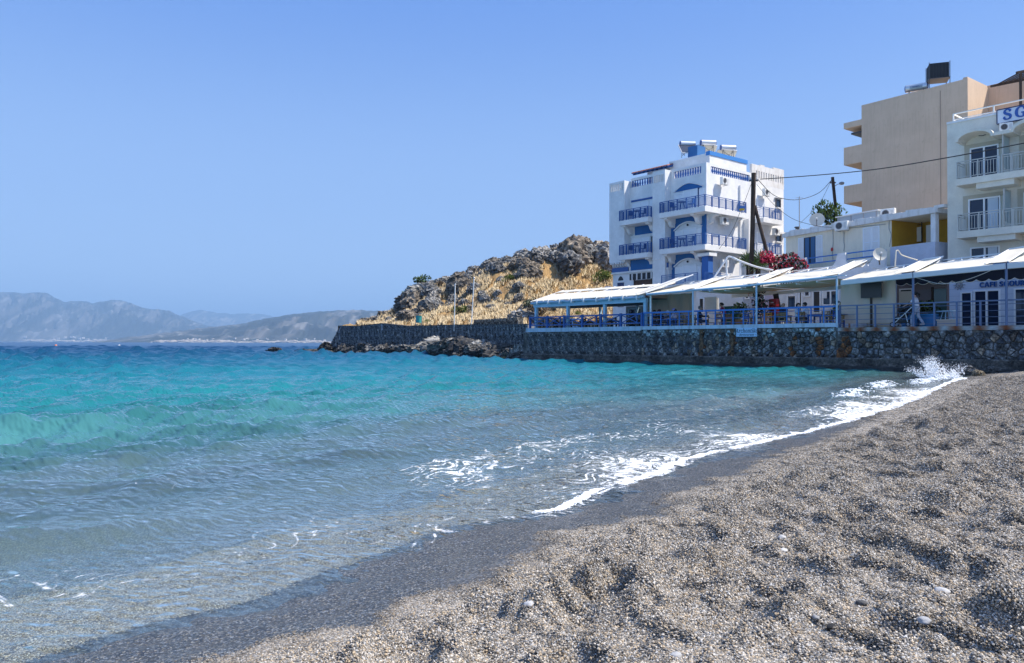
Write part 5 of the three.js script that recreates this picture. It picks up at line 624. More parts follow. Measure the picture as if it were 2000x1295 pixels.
  // on the roof: satellite dish, antenna mast, vent, metal box
  dish(LF.w(z5(400, 330, -1).x, yT - 0.2, -1), 0.5, 'round white satellite dish on the roof of the cream house', -0.5);
  { const p = LF.w(z5(190, 370, -0.6).x, yT - 0.2, -0.6), o = thing('antenna_mast', 'thin metal mast on the left end of the cream house roof', 'antenna', p); new MB().tube([V(0, 0, 0), V(0, 2.6, 0)], 0.03, 6).build('mast', M.grey, o); new MB().bar(V(-0.25, 2.5, 0), V(0.25, 2.5, 0), 0.025).build('crossbar', M.grey, o); const v = thing('roof_vent', 'small dark chimney vent at the left end of the cream house roof', 'vent', LF.w(z5(165, 370, -0.6).x, yT - 0.2, -0.6)); new MB().cyl(0, 0, 0, 0.13, 0.13, 0.4).build('pipe', M.darkMetal, v); new MB().cyl(0, 0.42, 0, 0.2, 0.2, 0.06).build('cap', M.darkMetal, v); new MB().cyl(0, 0.4, 0, 0.05, 0.05, 0.02).build('neck', M.darkMetal, v); }
  { const p = LF.w(z5(640, 290, -2).x, yT - 0.2, -2), o = thing('roof_hutch', 'low grey metal hutch on the cream house roof beside green plants', 'roof box', p); o.rotation.y = LF.turn; new MB().box(0, 3.2, 0, 0.9, -1.2, 0).build('body', mat([0.3, 0.36, 0.42], 0.6), o); new MB().box(-0.1, 3.3, 0.9, 0.97, -1.3, 0.1).build('lid', M.lightGrey, o); for (let k = 0; k < 4; k++) new MB().box(0.1 + k * 1.0, 0.16 + k * 1.0, 0, 0.9, 0.001, 0.03).build('rib', M.grey, o); }
  { const b = bush(LF.w(z5(560, 300, -2.5).x, yT - 0.1, -2.5), 1.1, LM.green, 'green leafy plant growing on the roof of the cream house beside the pole', null, 5); b.scale.y = 1.7; }
  { const p = LF.w(z5(1580, 420, -2.3).x, yo0, -2.3), o = thing('drying_rack', 'folding rack with a pale towel in the ochre loggia', 'drying rack', p); o.rotation.y = LF.turn; const r = new MB(); for (const x of [-0.35, 0.35]) r.bar(V(x, 0, 0), V(x, 2.3, 0.02), 0.04); for (let k = 0; k < 6; k++) r.bar(V(-0.35, 1.0 + k * 0.25, 0), V(0.35, 1.0 + k * 0.25, 0), 0.03); r.build('frame', M.woodDark, o); const t = new THREE.PlaneGeometry(0.55, 0.9, 6, 8), q = t.attributes.position; for (let i = 0; i < q.count; i++) q.setZ(i, 0.06 + 0.03 * Math.sin(q.getX(i) * 14) + 0.01 * Math.sin(q.getY(i) * 9)); t.translate(0.05, 0.9, 0); put('towel', t, mat([0.7, 0.66, 0.58], 0.95, { side: THREE.DoubleSide }), o); }
}
function dish(p, r, label, turn, tilt = 0.25) { // a satellite dish: bowl, arm with its head, mast
  const o = thing('satellite_dish', label, 'satellite dish', p), g = new THREE.LatheGeometry(Array.from({ length: 9 }, (_, i) => new THREE.Vector2(r * i / 8, 0.22 * r * (i / 8) ** 2)), 28), m = new THREE.Matrix4().makeRotationFromEuler(new THREE.Euler(Math.PI / 2 - tilt, 0, 0)).premultiply(new THREE.Matrix4().makeRotationY(turn)).setPosition(0, r * 1.55, 0);
  put('bowl', g.applyMatrix4(m), mat([0.55, 0.53, 0.47], 0.5, { side: THREE.DoubleSide }), o); const h = V(0, r * 0.75, 0).applyMatrix4(m), b = V(0, 0.22 * r, r * 0.98).applyMatrix4(m), c = V(0, -0.02, 0).applyMatrix4(m); new MB().tube([b, h], 0.022, 6).build('arm', M.darkMetal, o); new MB().ball(h.x, h.y, h.z, 0.06).build('receiver', M.lightGrey, o); new MB().tube([V(0, 0, 0), V(0, r * 1.1, -0.05), c], 0.04, 6).build('mast', M.darkMetal, o); return o;
}

// ---------- the sea wall and the terraces on it ----------
const S = new Frame(1.2, 0, -58.4, 0.66, 0.75), FLOOR = 2.18;
const sx = (px, py = 640, d = 0) => S.onZ(px, py, d).x, sy = (px, py, d = 0) => S.onZ(px, py, d).y;
T.ledge = tex(512, 256, (u, v) => { const n = NA(u, v), b = NB(u, v), c = NC(u, v), k = 0.42 + 0.5 * (n - 0.5) + 0.35 * (b - 0.5) + 0.3 * (c - 0.5); return [k * 1.02, k, k * 0.97]; }); T.ledge.repeat.set(0.3, 0.3);
{
  const W = thing('sea_wall', 'long rubble stone sea wall carrying the restaurant terraces above the water', 'sea wall', S), r = rngOf(909);
  new MB().box(0, 11, -0.8, 2.14, -0.6, 0).box(11, 24.1, -0.8, 2.2, -0.6, 0).box(24.1, 42, -0.8, 1.97, -0.6, 0).box(-0.5, 0, -0.8, 2.1, -7, 0).build('wall_core', mat([0.62, 0.61, 0.58], 0.95, { map: T.ledge, bumpMap: T.rockbump, bumpScale: 0.05 }), W);
  { const m = new MB(); m.prism([[-0.35, -0.9], [42, -0.9], [42, 0.68], [-0.35, 0.5]], 0.003, 0.42, 0.05); m.build('concrete_foot', mat([0.68, 0.64, 0.58], 0.9, { map: T.ledge, bumpMap: T.rockbump, bumpScale: 0.09 }), W); const f2 = new MB(); f2.prism([[-0.4, -0.9], [42, -0.9], [42, 0.24], [-0.4, 0.16]], 0.424, 0.7, 0.07); f2.build('wet_foot', mat([0.15, 0.145, 0.135], 0.5, { map: T.ledge, bumpMap: T.rockbump, bumpScale: 0.09 }), W); }
  // rubble: small stones on the left are one mass, those on the right can be told apart
  const small = [new MB(), new MB(), new MB()]; for (const st of stonework(0.02, 11, 0.45, 2.13, 0.17, 1.25, 21, 0.03)) small[r() < 0.35 ? 0 : r() < 0.8 ? 1 : 2].add(stoneGeo(st, 0.035, r)); small.forEach((m, i) => tag(m.build('rubble', [stoneMats[1], stoneMats[2], mat([0.5, 0.5, 0.48], 0.9, { map: T.rock })][i], W), null, null, null, 'stuff'));
  const paint = mat([0.6, 0.76, 0.84], 0.85, { map: T.rock }), rustX = [sx(1371, 660), sx(1431, 660), sx(1548, 660), sx(1600, 660)];
  const mid = stonework(11.02, 18.2, 0.5, 2.2, 0.23, 1.3, 22, 0.035), right = [...stonework(18.2, 24.1, 0.5, 2.2, 0.26, 1.35, 23, 0.04), ...stonework(24.1, 33.6, 0.5, 1.97, 0.27, 1.35, 24, 0.045)];
  const pick1 = (c) => { if (c[0] < 24.1 && c[1] > 1.72 && r() < 0.55) return paint; for (const x of rustX) if (Math.abs(c[0] - x) < 0.16 && r() < 0.7) return rustStone; if (Math.abs(c[0] - 24.5) < 0.35 && r() < 0.5) return rustStone; return stoneTone(r); };
  const midBins = new Map(); for (const st of mid) { const m = pick1(st.c); (midBins.get(m) ?? midBins.set(m, new MB()).get(m)).add(stoneGeo(st, 0.05, r)); } for (const [m, b] of midBins) tag(b.build('rubble', m, W), null, null, null, 'stuff');
  for (const st of right) put('stone', stoneGeo(st, 0.07, r), pick1(st.c), W);
  const tailB = new MB(); for (const st of stonework(33.6, 42, 0.5, 1.97, 0.34, 1.35, 25, 0.045)) tailB.add(stoneGeo(st, 0.07, r)); tag(tailB.build('rubble', stoneMats[1], W), null, null, null, 'stuff');
  new MB().box(-0.12, 10.97, 2.15, 2.44, -0.5, 0.09).build('coping', M.paleBlue, W); new MB().box(10.98, 24.02, 2.21, 2.43, -0.5, 0.1).build('coping', mat([0.58, 0.74, 0.9], 0.8, { map: T.dirty }), W);
  T.cap = tex(2048, 64, (u, v) => { const x = 24.1 + u * 18, n = NB(u * 9, v * 0.4), m = NA(u * 5, v * 0.3), k = 0.66 + 0.3 * (n - 0.5) + 0.25 * (m - 0.5); let q = 0; for (const px of [24.6, 25.3, 26.1, 26.95, 27.85, 28.8, 29.75, 30.75, 31.83]) { const d = Math.abs(x - px) / (0.16 + 0.2 * m); if (d < 1.6) q = Math.max(q, (1 - d / 1.6) * sstep(0.2, 0.65, n + 0.25 * (1 - v))); } return [lerp(k * 0.95, 0.55 * k + 0.1, q), lerp(k, 0.3 * k + 0.03, q), lerp(k * 1.02, 0.16 * k, q)]; });
  const cg = boxUV(new THREE.BoxGeometry(17.9, 0.2, 0.62)), u = cg.attributes.uv; cg.translate(33.05, 2.075, -0.25); for (let i = 0; i < u.count; i++) u.setXY(i, (u.getX(i) + 8.95) / 18, u.getY(i) * 4 + 0.5); put('concrete_cap', cg, mat([0.9, 0.9, 0.9], 0.9, { map: T.cap, bumpMap: T.rockbump, bumpScale: 0.03 }), W);
  for (const x of rustX.slice(0, 2)) { const g = new THREE.BoxGeometry(0.3, 1.62, 0.06, 2, 8, 1); const p = g.attributes.position; for (let i = 0; i < p.count; i++) p.setX(i, p.getX(i) * (0.75 + 0.35 * n2(p.getY(i) * 2, x)) ); boxUV(g); g.translate(x, 1.35, 0.065); put('rust_pier', g, mat([0.26, 0.16, 0.09], 0.9, { map: T.rock, bumpMap: T.rockbump, bumpScale: 0.04 }), W); }
  new MB().box(24.06, 24.4, 0.55, 1.0, 0.02, 0.1).build('orange_stone', rustStone, W);
  // terrace floor slab behind the wall
  tag(put('terrace_floor', boxUV(new THREE.BoxGeometry(42, 0.1, 8)).translate(21, 2.125, -4.6).applyMatrix4(S.m), mat([0.4, 0.36, 0.32], 0.85, { map: T.dirty })), 'paved terrace floor behind the sea wall', null, null, 'structure');
}
{ // the painted restaurant sign on the wall
  const x0 = sx(1441, 650), x1 = sx(1481, 650), y0 = sy(1461, 657.5, 0.1), y1 = sy(1461, 640, 0.1), o = thing('wall_sign', 'pale blue restaurant sign with dark lettering fixed to the sea wall below the railing', 'sign', S), c = document.createElement('canvas'); c.width = 512; c.height = Math.round(512 * (y1 - y0) / (x1 - x0));
  const k = c.getContext('2d'); k.fillStyle = '#a9cbe6'; k.fillRect(0, 0, 512, c.height); k.fillStyle = '#22283a'; k.textAlign = 'center'; k.font = 'bold italic 98px serif'; k.save(); k.translate(256, c.height * 0.56); k.scale(0.98, 1.25); k.fillText('Archontiko', 0, 0); k.restore(); k.font = 'bold italic 66px serif'; k.fillText('~ Restaurant ~', 256, c.height * 0.9);
  const t = new THREE.CanvasTexture(c); t.colorSpace = THREE.SRGBColorSpace; const g = new THREE.PlaneGeometry(x1 - x0, y1 - y0); g.translate((x0 + x1) / 2, (y0 + y1) / 2, 0.152); new MB().box(x0, x1, y0, y1, 0.11, 0.15).build('board', M.paleBlue, o); put('lettering', g, mat([1, 1, 1], 0.7, { map: t }), o);
}
// ---------- railings on the wall ----------
{
  const L = thing('wooden_railing', 'dark blue wooden railing with crossed bars round the left pavilion', 'railing', S), xs = [0.1, 2.0, 3.75, 5.55, 7.3, 9.1, 10.9]; const rl = new MB(); rl.box(0.05, 10.95, 3.2, 3.3, -0.2, -0.1).box(0.05, 10.95, 2.62, 2.7, -0.19, -0.11).build('rail', M.royal, L);
  xs.forEach((x, i) => { new MB().box(x - 0.07, x + 0.07, 2.44, 3.34, -0.22, -0.08).build('post', M.royal, L); if (i < 6) { const a = x + 0.08, b = xs[i + 1] - 0.08 - (i % 2 ? 0.35 : 0); new MB().bar(V(a, 2.7, -0.15), V(b, 3.2, -0.15), 0.055).bar(V(a, 3.2, -0.165), V(b, 2.7, -0.165), 0.055).build('cross_bar', M.royal, L); if (i % 2) new MB().box(b, b + 0.06, 2.7, 3.2, -0.19, -0.11).build('post', M.royal, L); } });
  new MB().box(0.0, 0.1, 3.2, 3.3, -6, -0.23).box(0.0, 0.1, 2.62, 2.7, -6, -0.23).build('rail', M.royal, L); for (let k = 1; k < 7; k++) new MB().box(0, 0.1, 2.44, 3.3, -k * 0.95 - 0.05, -k * 0.95 + 0.05).build('post', M.royal, L);
  const posts = (name, label, list, y0, y1, m, w, lines, top) => { const o = thing(name, label, 'railing', S); for (const x of list) new MB().box(x - w / 2, x + w / 2, y0, y1, -0.2 - w / 2, -0.2 + w / 2).build('post', m, o); const a = list[0], b = list[list.length - 1]; new MB().box(a - 0.04, b + 0.04, y1 - 0.04, y1 + top, -0.24, -0.16).build('top_rail', m, o); for (let k = 0; k < lines; k++) { const y = lerp(y0 + 0.12, y1 - 0.18, k / (lines - 1)); new MB().tube([V(a, y, -0.2), V(b, y, -0.2)], 0.014, 6).build('cross_rail', m, o); } return o; };
  const bl = []; for (const px of [1257, 1274, 1291, 1309, 1327, 1345, 1363, 1379, 1397, 1414, 1432, 1452, 1472, 1493, 1514, 1537, 1560, 1584, 1609, 1634]) bl.push(sx(px, 620, -0.2));
  posts('blue_railing', 'bright blue metal railing along the middle terrace above the sea wall', bl, 2.43, 3.3, M.railBlue, 0.06, 3, 0.06);
  const gl = []; for (const px of [1641, 1674, 1709.5, 1746, 1784, 1825, 1869, 1915, 1966]) gl.push(sx(px, 620, -0.2)); for (let k = 1; k < 9; k++) gl.push(gl[8] + k * 1.02);
  posts('grey_railing', 'blue grey metal railing with five bars along the right terrace', gl, 2.18, 3.33, M.railGrey, 0.075, 4, 0.02);
}
// ---------- left pavilion ----------
{
  const P = thing('pavilion', 'open pale blue pavilion with white fabric roof at the left end of the terrace', 'pavilion', S), fr = mat([0.36, 0.55, 0.68], 0.55);
  for (const x of [0.47, 3.84, 7.41, 10.95]) { new MB().box(x - 0.1, x + 0.1, 2.18, 4.35, -0.55, -0.35).build('post', fr, P); new MB().box(x - 0.08, x + 0.08, 2.18, 4.3, -4.0, -3.84).build('post', fr, P); }
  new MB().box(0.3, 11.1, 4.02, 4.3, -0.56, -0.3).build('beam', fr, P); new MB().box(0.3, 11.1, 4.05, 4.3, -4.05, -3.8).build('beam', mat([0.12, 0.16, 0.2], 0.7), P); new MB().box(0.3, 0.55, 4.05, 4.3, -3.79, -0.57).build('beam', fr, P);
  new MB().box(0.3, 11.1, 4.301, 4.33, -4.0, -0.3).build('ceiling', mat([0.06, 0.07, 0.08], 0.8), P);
  const slope = (x0, x1, z0, y0, z1, y1) => { const m = new MB(), n = V(0, -0.04, 0), a = V(x0, y0, z0), b = V(x1, y0, z0), c = V(x1, y1, z1), d = V(x0, y1, z1); m.quad(a, b, c, d).quad(d.clone().add(n), c.clone().add(n), b.clone().add(n), a.clone().add(n)).quad(a.clone().add(n), b.clone().add(n), b, a).quad(d, c, c.clone().add(n), d.clone().add(n)); return m; };
  slope(0.2, 11.15, -0.1, 4.5, -2.3, 5.13).build('roof_sheet', M.fabric, P); slope(0.2, 11.15, -2.75, 5.27, -3.5, 5.48).build('roof_sheet', M.fabric, P);
  const ra = new MB(); for (let k = 0; k < 9; k++) { const x = 0.3 + k * 1.34; ra.bar(V(x, 4.44, 0), V(x, 5.5, -3.55), 0.05); } ra.build('rafter', M.white, P);
  const cur = new THREE.CylinderGeometry(0.12, 0.12, 10.9, 10, 60).rotateZ(Math.PI / 2), q = cur.attributes.position; for (let i = 0; i < q.count; i++) { const b = 0.75 + 0.4 * fbm(q.getX(i) * 2.2, 3, 3); q.setY(i, q.getY(i) * b - 0.04 * n2(q.getX(i) * 0.8, 1)); q.setZ(i, q.getZ(i) * b); } cur.computeVertexNormals(); cur.translate(5.65, 4.36, -0.16); put('rolled_curtain', new MB().add(cur).geo(), mat([0.4, 0.52, 0.64], 0.8), P); for (let k = 0; k < 9; k++) new MB().box(0.9 + k * 1.2, 0.98 + k * 1.2, 4.2, 4.52, -0.3, 0.0).build('strap', M.white, P);
  // glazed back room under the right half
  new MB().box(6.2, 11.1, 2.18, 4.04, -4.6, -4.1).box(6.2, 6.3, 2.18, 4.04, -6, -4.6).build('back_wall', mat([0.3, 0.36, 0.4], 0.7), P); glazed(P, 6.5, 2.25, -4.095, 1.0, 1.6, 1, { frame: fr }); glazed(P, 7.8, 2.25, -4.095, 1.6, 1.7, 2, { frame: mat([0.22, 0.28, 0.32], 0.6) }); glazed(P, 9.6, 2.25, -4.095, 1.2, 1.7, 1, { frame: M.pvc, pane: mat([0.2, 0.27, 0.33], 0.2) });
}
// ---------- fabric awnings over the rest ----------
const awnFrame = mat([0.42, 0.56, 0.68], 0.5), awnWhite = mat([0.86, 0.86, 0.84], 0.5);
const sheet3 = (a, b, c, d, sag = 0.05, nx = 14, nz = 8, th = 0.012) => { const pos = [], uv = [], idx = []; for (let j = 0; j <= nz; j++) for (let i = 0; i <= nx; i++) { const u = i / nx, v = j / nz, p = a.clone().lerp(b, u).lerp(d.clone().lerp(c, u), v); p.y -= 1.8 * sag * Math.sin(u * Math.PI) * Math.sin(v * Math.PI) + 0.02 * n2(p.x * 0.9, p.z * 2.2) + 0.008 * n2(p.x * 3, p.z * 3); pos.push(p.x, p.y, p.z); uv.push(p.x, p.z); if (i && j) { const o = j * (nx + 1) + i; idx.push(o - nx - 2, o - nx - 1, o, o - nx - 2, o, o - 1); } } const g = new THREE.BufferGeometry(); g.setAttribute('position', new THREE.Float32BufferAttribute(pos, 3)); g.setAttribute('uv', new THREE.Float32BufferAttribute(uv, 2)); g.setIndex(idx); g.computeVertexNormals(); return g; };
function awning(label, x0, x1, y0, y1, depth, rise, o = {}) {
  const A = thing('awning', label, 'awning', S, 'fabric awnings over the terrace'), z1 = -depth;
  const fx = o.flap ?? 0.9; put('fabric', sheet3(V(x0, y0 + 0.05, 0.05), V(x1, y1 + 0.05, 0.05), V(x1 - fx * 0.2, y1 + rise, z1), V(x0, y0 + rise, z1), 0.06), M.fabric, A);
  if (fx) { // a lifted strip of cloth at the right end, running up to a rear peak
    const a = V(x1 - fx, y1 + 0.1, -0.1), b = V(x1 + 0.05, y1 + 0.13, -0.05), c = V(x1 + 0.1, y1 + rise + 0.5, z1 - 1.0), d = V(x1 - fx * 0.95, y1 + rise + 0.42, z1 - 1.0); put('side_strip', sheet3(a, b, c, d, 0.04, 5, 8), M.fabric, A); new MB().bar(a, d, 0.05).bar(b, c, 0.05).bar(d, c, 0.05).bar(V(x1, y1 + rise - 0.05, z1), c, 0.05).build('strip_bar', awnWhite, A);
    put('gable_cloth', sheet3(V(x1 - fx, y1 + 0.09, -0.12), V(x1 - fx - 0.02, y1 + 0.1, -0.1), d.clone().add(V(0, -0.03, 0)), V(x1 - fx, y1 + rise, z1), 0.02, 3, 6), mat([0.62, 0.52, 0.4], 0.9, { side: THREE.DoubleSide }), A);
  }
  const f = new MB(); f.bar(V(x0, y0 + rise, z1), V(x1, y1 + rise, z1), 0.07).bar(V(x0, y0 + rise + 0.28, z1 - 1.1), V(x1, y1 + rise + 0.28, z1 - 1.1), 0.06); for (let k = 0; k < 4; k++) { const t = (k + 0.5) / 4; f.bar(V(lerp(x0, x1, t), lerp(y0, y1, t) + rise, z1), V(lerp(x0, x1, t + 0.1), lerp(y0, y1, t) + rise + 0.28, z1 - 1.1), 0.05).bar(V(lerp(x0, x1, t + 0.2), lerp(y0, y1, t) + rise, z1), V(lerp(x0, x1, t + 0.1), lerp(y0, y1, t) + rise + 0.28, z1 - 1.1), 0.05); } f.build('truss', awnWhite, A);
  if (o.gutter) new MB().add(new MB().prism([[x0, y0 - 0.22], [x1, y1 - 0.22], [x1, y1 + 0.04], [x0, y0 + 0.04]], 0.0, 0.14, 0.02).geo()).build('gutter_beam', mat([0.56, 0.6, 0.62], 0.5), A); else new MB().tube([V(x0, y0, 0.05), V(x1, y1, 0.05)], 0.065, 8).build('front_beam', awnFrame, A);
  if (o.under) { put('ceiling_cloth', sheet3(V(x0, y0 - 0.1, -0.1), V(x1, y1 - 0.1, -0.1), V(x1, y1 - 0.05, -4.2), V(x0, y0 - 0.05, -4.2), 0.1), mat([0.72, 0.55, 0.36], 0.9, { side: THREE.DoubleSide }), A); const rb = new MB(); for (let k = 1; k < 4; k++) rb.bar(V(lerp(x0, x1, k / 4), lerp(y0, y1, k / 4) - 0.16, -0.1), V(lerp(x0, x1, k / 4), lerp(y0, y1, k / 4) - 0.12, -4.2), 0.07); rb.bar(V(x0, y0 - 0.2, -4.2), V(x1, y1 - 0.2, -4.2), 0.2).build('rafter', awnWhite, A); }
  for (const [x, y] of o.posts ?? []) new MB().cyl(x, FLOOR, 0.02, 0.055, 0.055, y - FLOOR, 10).build('post', o.postMat ?? awnFrame, A); for (const [x, y] of o.posts ?? []) new MB().box(x - 0.5, x + 0.5, y + 0.01, y + 0.05, -0.05, 0.12).build('post_head', o.postMat ?? awnFrame, A);
  return A;
}
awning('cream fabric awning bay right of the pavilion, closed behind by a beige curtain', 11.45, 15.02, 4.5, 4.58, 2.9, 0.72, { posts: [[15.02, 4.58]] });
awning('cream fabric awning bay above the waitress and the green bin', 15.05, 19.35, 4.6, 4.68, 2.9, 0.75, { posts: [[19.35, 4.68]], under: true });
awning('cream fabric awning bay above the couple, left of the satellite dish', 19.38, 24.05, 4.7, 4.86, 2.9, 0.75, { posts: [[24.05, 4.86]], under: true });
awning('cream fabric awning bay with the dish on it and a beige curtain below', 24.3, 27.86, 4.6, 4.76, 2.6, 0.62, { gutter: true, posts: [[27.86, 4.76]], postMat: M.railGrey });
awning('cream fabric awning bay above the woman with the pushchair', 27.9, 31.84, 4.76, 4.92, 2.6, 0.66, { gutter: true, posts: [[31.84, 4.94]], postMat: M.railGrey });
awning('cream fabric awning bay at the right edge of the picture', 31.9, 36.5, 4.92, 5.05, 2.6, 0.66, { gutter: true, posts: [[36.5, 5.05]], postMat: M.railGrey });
// a steep pale fold at the first bay's left end
{ const o = thing('awning_fold', 'pale grey folded awning cloth between the pavilion roof and the first awning', 'awning', S); put('cloth', sheet3(V(10.6, 4.6, 0.1), V(11.4, 4.62, 0.1), V(12.6, 5.9, -3.4), V(11.8, 5.86, -3.4), 0.03, 4, 8), mat([0.55, 0.52, 0.46], 0.9, { map: T.fabric, side: THREE.DoubleSide }), o); new MB().bar(V(11.4, 4.62, 0.1), V(12.6, 5.92, -3.4), 0.06).bar(V(10.6, 4.6, 0.1), V(11.8, 5.88, -3.4), 0.05).build('edge_bar', awnWhite, o); new MB().box(11.34, 11.44, 2.18, 4.55, -0.5, -0.4).build('post', awnWhite, o); }
// curtains
function curtain(label, x0, x1, y0, y1, z, m, amp = 0.05) { const g = new THREE.PlaneGeometry(x1 - x0, y1 - y0, 60, 10), p = g.attributes.position; for (let i = 0; i < p.count; i++) { const x = p.getX(i), y = p.getY(i); p.setZ(i, amp * Math.sin(x * 7 + 0.6 * Math.sin(y * 1.7)) + amp * n2(x * 1.3, y * 0.5)); } g.computeVertexNormals(); g.translate((x0 + x1) / 2, (y0 + y1) / 2, z); const o = thing('curtain', label, 'curtain', S); put('cloth', g, m, o); new MB().tube([V(x0, y1, z), V(x1, y1, z)], 0.03, 6).build('curtain_rod', awnWhite, o); return o; }
curtain('beige side curtain behind the four diners of the first awning bay', S.onZ(1265, 590, -2.6).x, S.onZ(1353, 590, -2.6).x, 2.25, 4.62, -2.6, mat([0.5, 0.4, 0.3], 0.9, { side: THREE.DoubleSide }));
curtain('beige weather curtain behind the screen on the right terrace', S.onZ(1642, 590, -1.5).x, S.onZ(1749, 590, -1.5).x, 2.42, 4.6, -1.5, mat([0.68, 0.58, 0.48], 0.9, { side: THREE.DoubleSide }));
{ const z = -1.1, a = S.onZ(1681, 555, z), b = S.onZ(1721, 581, z), o = thing('outdoor_screen', 'dark switched off screen on a post before the beige curtain', 'screen', S); new MB().box(a.x, b.x, b.y, a.y, z - 0.1, z).build('panel', mat([0.03, 0.025, 0.02], 0.35), o); const mx = (a.x + b.x) / 2; new MB().box(mx - 0.05, mx + 0.05, FLOOR, b.y - 0.003, z - 0.09, z - 0.01).build('post', M.woodDark, o); new MB().box(mx - 0.3, mx + 0.3, FLOOR, FLOOR + 0.04, z - 0.3, z + 0.2).build('foot', M.woodDark, o); new MB().box(a.x - 0.03, b.x + 0.03, a.y + 0.003, a.y + 0.05, z - 0.12, z + 0.02).build('top_edge', M.black, o); }
// navy scalloped valance over the cafe front
{ const z = -2.6, x0 = S.onZ(1750, 560, z).x, x1 = x0 + 12, o = thing('cafe_valance', 'navy blue awning with scalloped edge and pale trim over the cafe front', 'awning', S), yb = 4.5, s = new THREE.Shape(); s.moveTo(x0, yb + 0.55); s.lineTo(x1, yb + 0.55); s.lineTo(x1, yb); const n = Math.round((x1 - x0) / 0.55), w = (x1 - x0) / n; for (let k = n; k > 0; k--) s.quadraticCurveTo(x0 + (k - 0.5) * w, yb - 0.22, x0 + (k - 1) * w, yb); s.lineTo(x0, yb + 0.55); new MB().shape(s, z - 0.02, z).build('valance', M.navy, o); const tr = new MB(); for (let k = 0; k < n; k++) tr.tube([V(x0 + k * w, yb, z + 0.012), V(x0 + (k + 0.25) * w, yb - 0.085, z + 0.012), V(x0 + (k + 0.5) * w, yb - 0.11, z + 0.012), V(x0 + (k + 0.75) * w, yb - 0.085, z + 0.012), V(x0 + (k + 1) * w, yb, z + 0.012)], 0.014, 5, 8); tr.build('trim', awnWhite, o); put('cloth', sheet3(V(x0, yb + 0.55, z), V(x1, yb + 0.55, z), V(x1, yb + 1.0, z - 1.6), V(x0, yb + 1.0, z - 1.6), 0.02), M.navy, o); const a = new MB(); for (const x of [x0 + 2.2, x0 + 6.2, x0 + 10]) a.bar(V(x, yb + 0.5, z), V(x + 0.05, yb + 0.05, z - 1.5), 0.05); a.build('folding_arm', M.lightGrey, o); }
{ const o = thing('rope', 'slack pale rope slung across the right awning posts', 'rope', S); new MB().tube([V(28.0, 4.55, 0.0), V(29.2, 4.18, 0.1), V(30.2, 4.3, 0.1), V(31.7, 4.85, 0.1)], 0.013, 5, 30).build('strand', mat([0.62, 0.6, 0.55], 0.9), o); }
// shop fronts under the awnings in the middle
{
  const B = thing('shop_row', 'row of white shop fronts with doors and windows behind the middle terrace', 'building', S), z = -6.0, X = (px) => S.onZ(px, 590, z).x, Y = (px, py) => S.onZ(px, py, z).y; const x0 = X(1360), x1 = X(1650);
  new MB().box(x0, x1, 2.1, 5.0, z - 3, z).build('wall', M.white, B); new MB().box(X(1494), X(1520), 2.18, 4.6, z + 0.002, z + 0.03).build('mauve_panel', mat([0.5, 0.42, 0.5], 0.85), B); new MB().box(X(1458), X(1474), 2.18, 4.4, z + 0.002, z + 0.4).build('pillar', mat([0.45, 0.48, 0.55], 0.8), B);
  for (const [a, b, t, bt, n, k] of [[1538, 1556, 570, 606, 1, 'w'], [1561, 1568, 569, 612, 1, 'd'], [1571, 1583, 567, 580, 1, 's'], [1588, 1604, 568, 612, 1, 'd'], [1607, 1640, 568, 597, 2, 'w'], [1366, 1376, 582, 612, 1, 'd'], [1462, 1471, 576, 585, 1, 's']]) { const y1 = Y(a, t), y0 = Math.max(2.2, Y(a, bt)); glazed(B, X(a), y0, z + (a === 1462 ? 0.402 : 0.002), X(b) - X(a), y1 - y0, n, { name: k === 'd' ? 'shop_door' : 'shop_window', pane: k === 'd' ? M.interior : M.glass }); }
  new MB().box(X(1541), X(1555), Y(1541, 579), Y(1541, 571), z + 0.09, z + 0.11).build('white_blind', M.white, B); new MB().box(X(1610), X(1617), Y(1610, 583), Y(1610, 568), z + 0.12, z + 0.14).build('white_blind', M.white, B);
}
{ // shop front between the curtain and the cafe
  const B = thing('dark_shop_front', 'shaded shop front with a pale blind behind the woman with the pushchair', 'building', S), z = -3.6, X = (px) => S.onZ(px, 590, z).x; new MB().box(X(1752), X(1850), 2.1, 4.9, z - 0.3, z).build('wall', mat([0.22, 0.17, 0.17], 0.8), B); glazed(B, X(1757), 2.3, z + 0.002, X(1784) - X(1757), 2.0, 1, { pane: mat([0.08, 0.07, 0.05], 0.2) }); new MB().box(X(1758), X(1783), 3.45, 4.15, z + 0.09, z + 0.12).build('blind', mat([0.75, 0.72, 0.62], 0.9), B); new MB().box(X(1791), X(1820), 2.2, 4.2, z + 0.002, z + 0.05).build('grey_shutter', mat([0.2, 0.18, 0.2], 0.7), B); new MB().box(X(1825), X(1849), 2.2, 4.2, z + 0.002, z + 0.05).build('green_pane', mat([0.05, 0.11, 0.11], 0.15), B); new MB().box(X(1820), X(1824), 2.2, 4.3, z + 0.002, z + 0.09).build('door_post', M.woodDark, B);
}

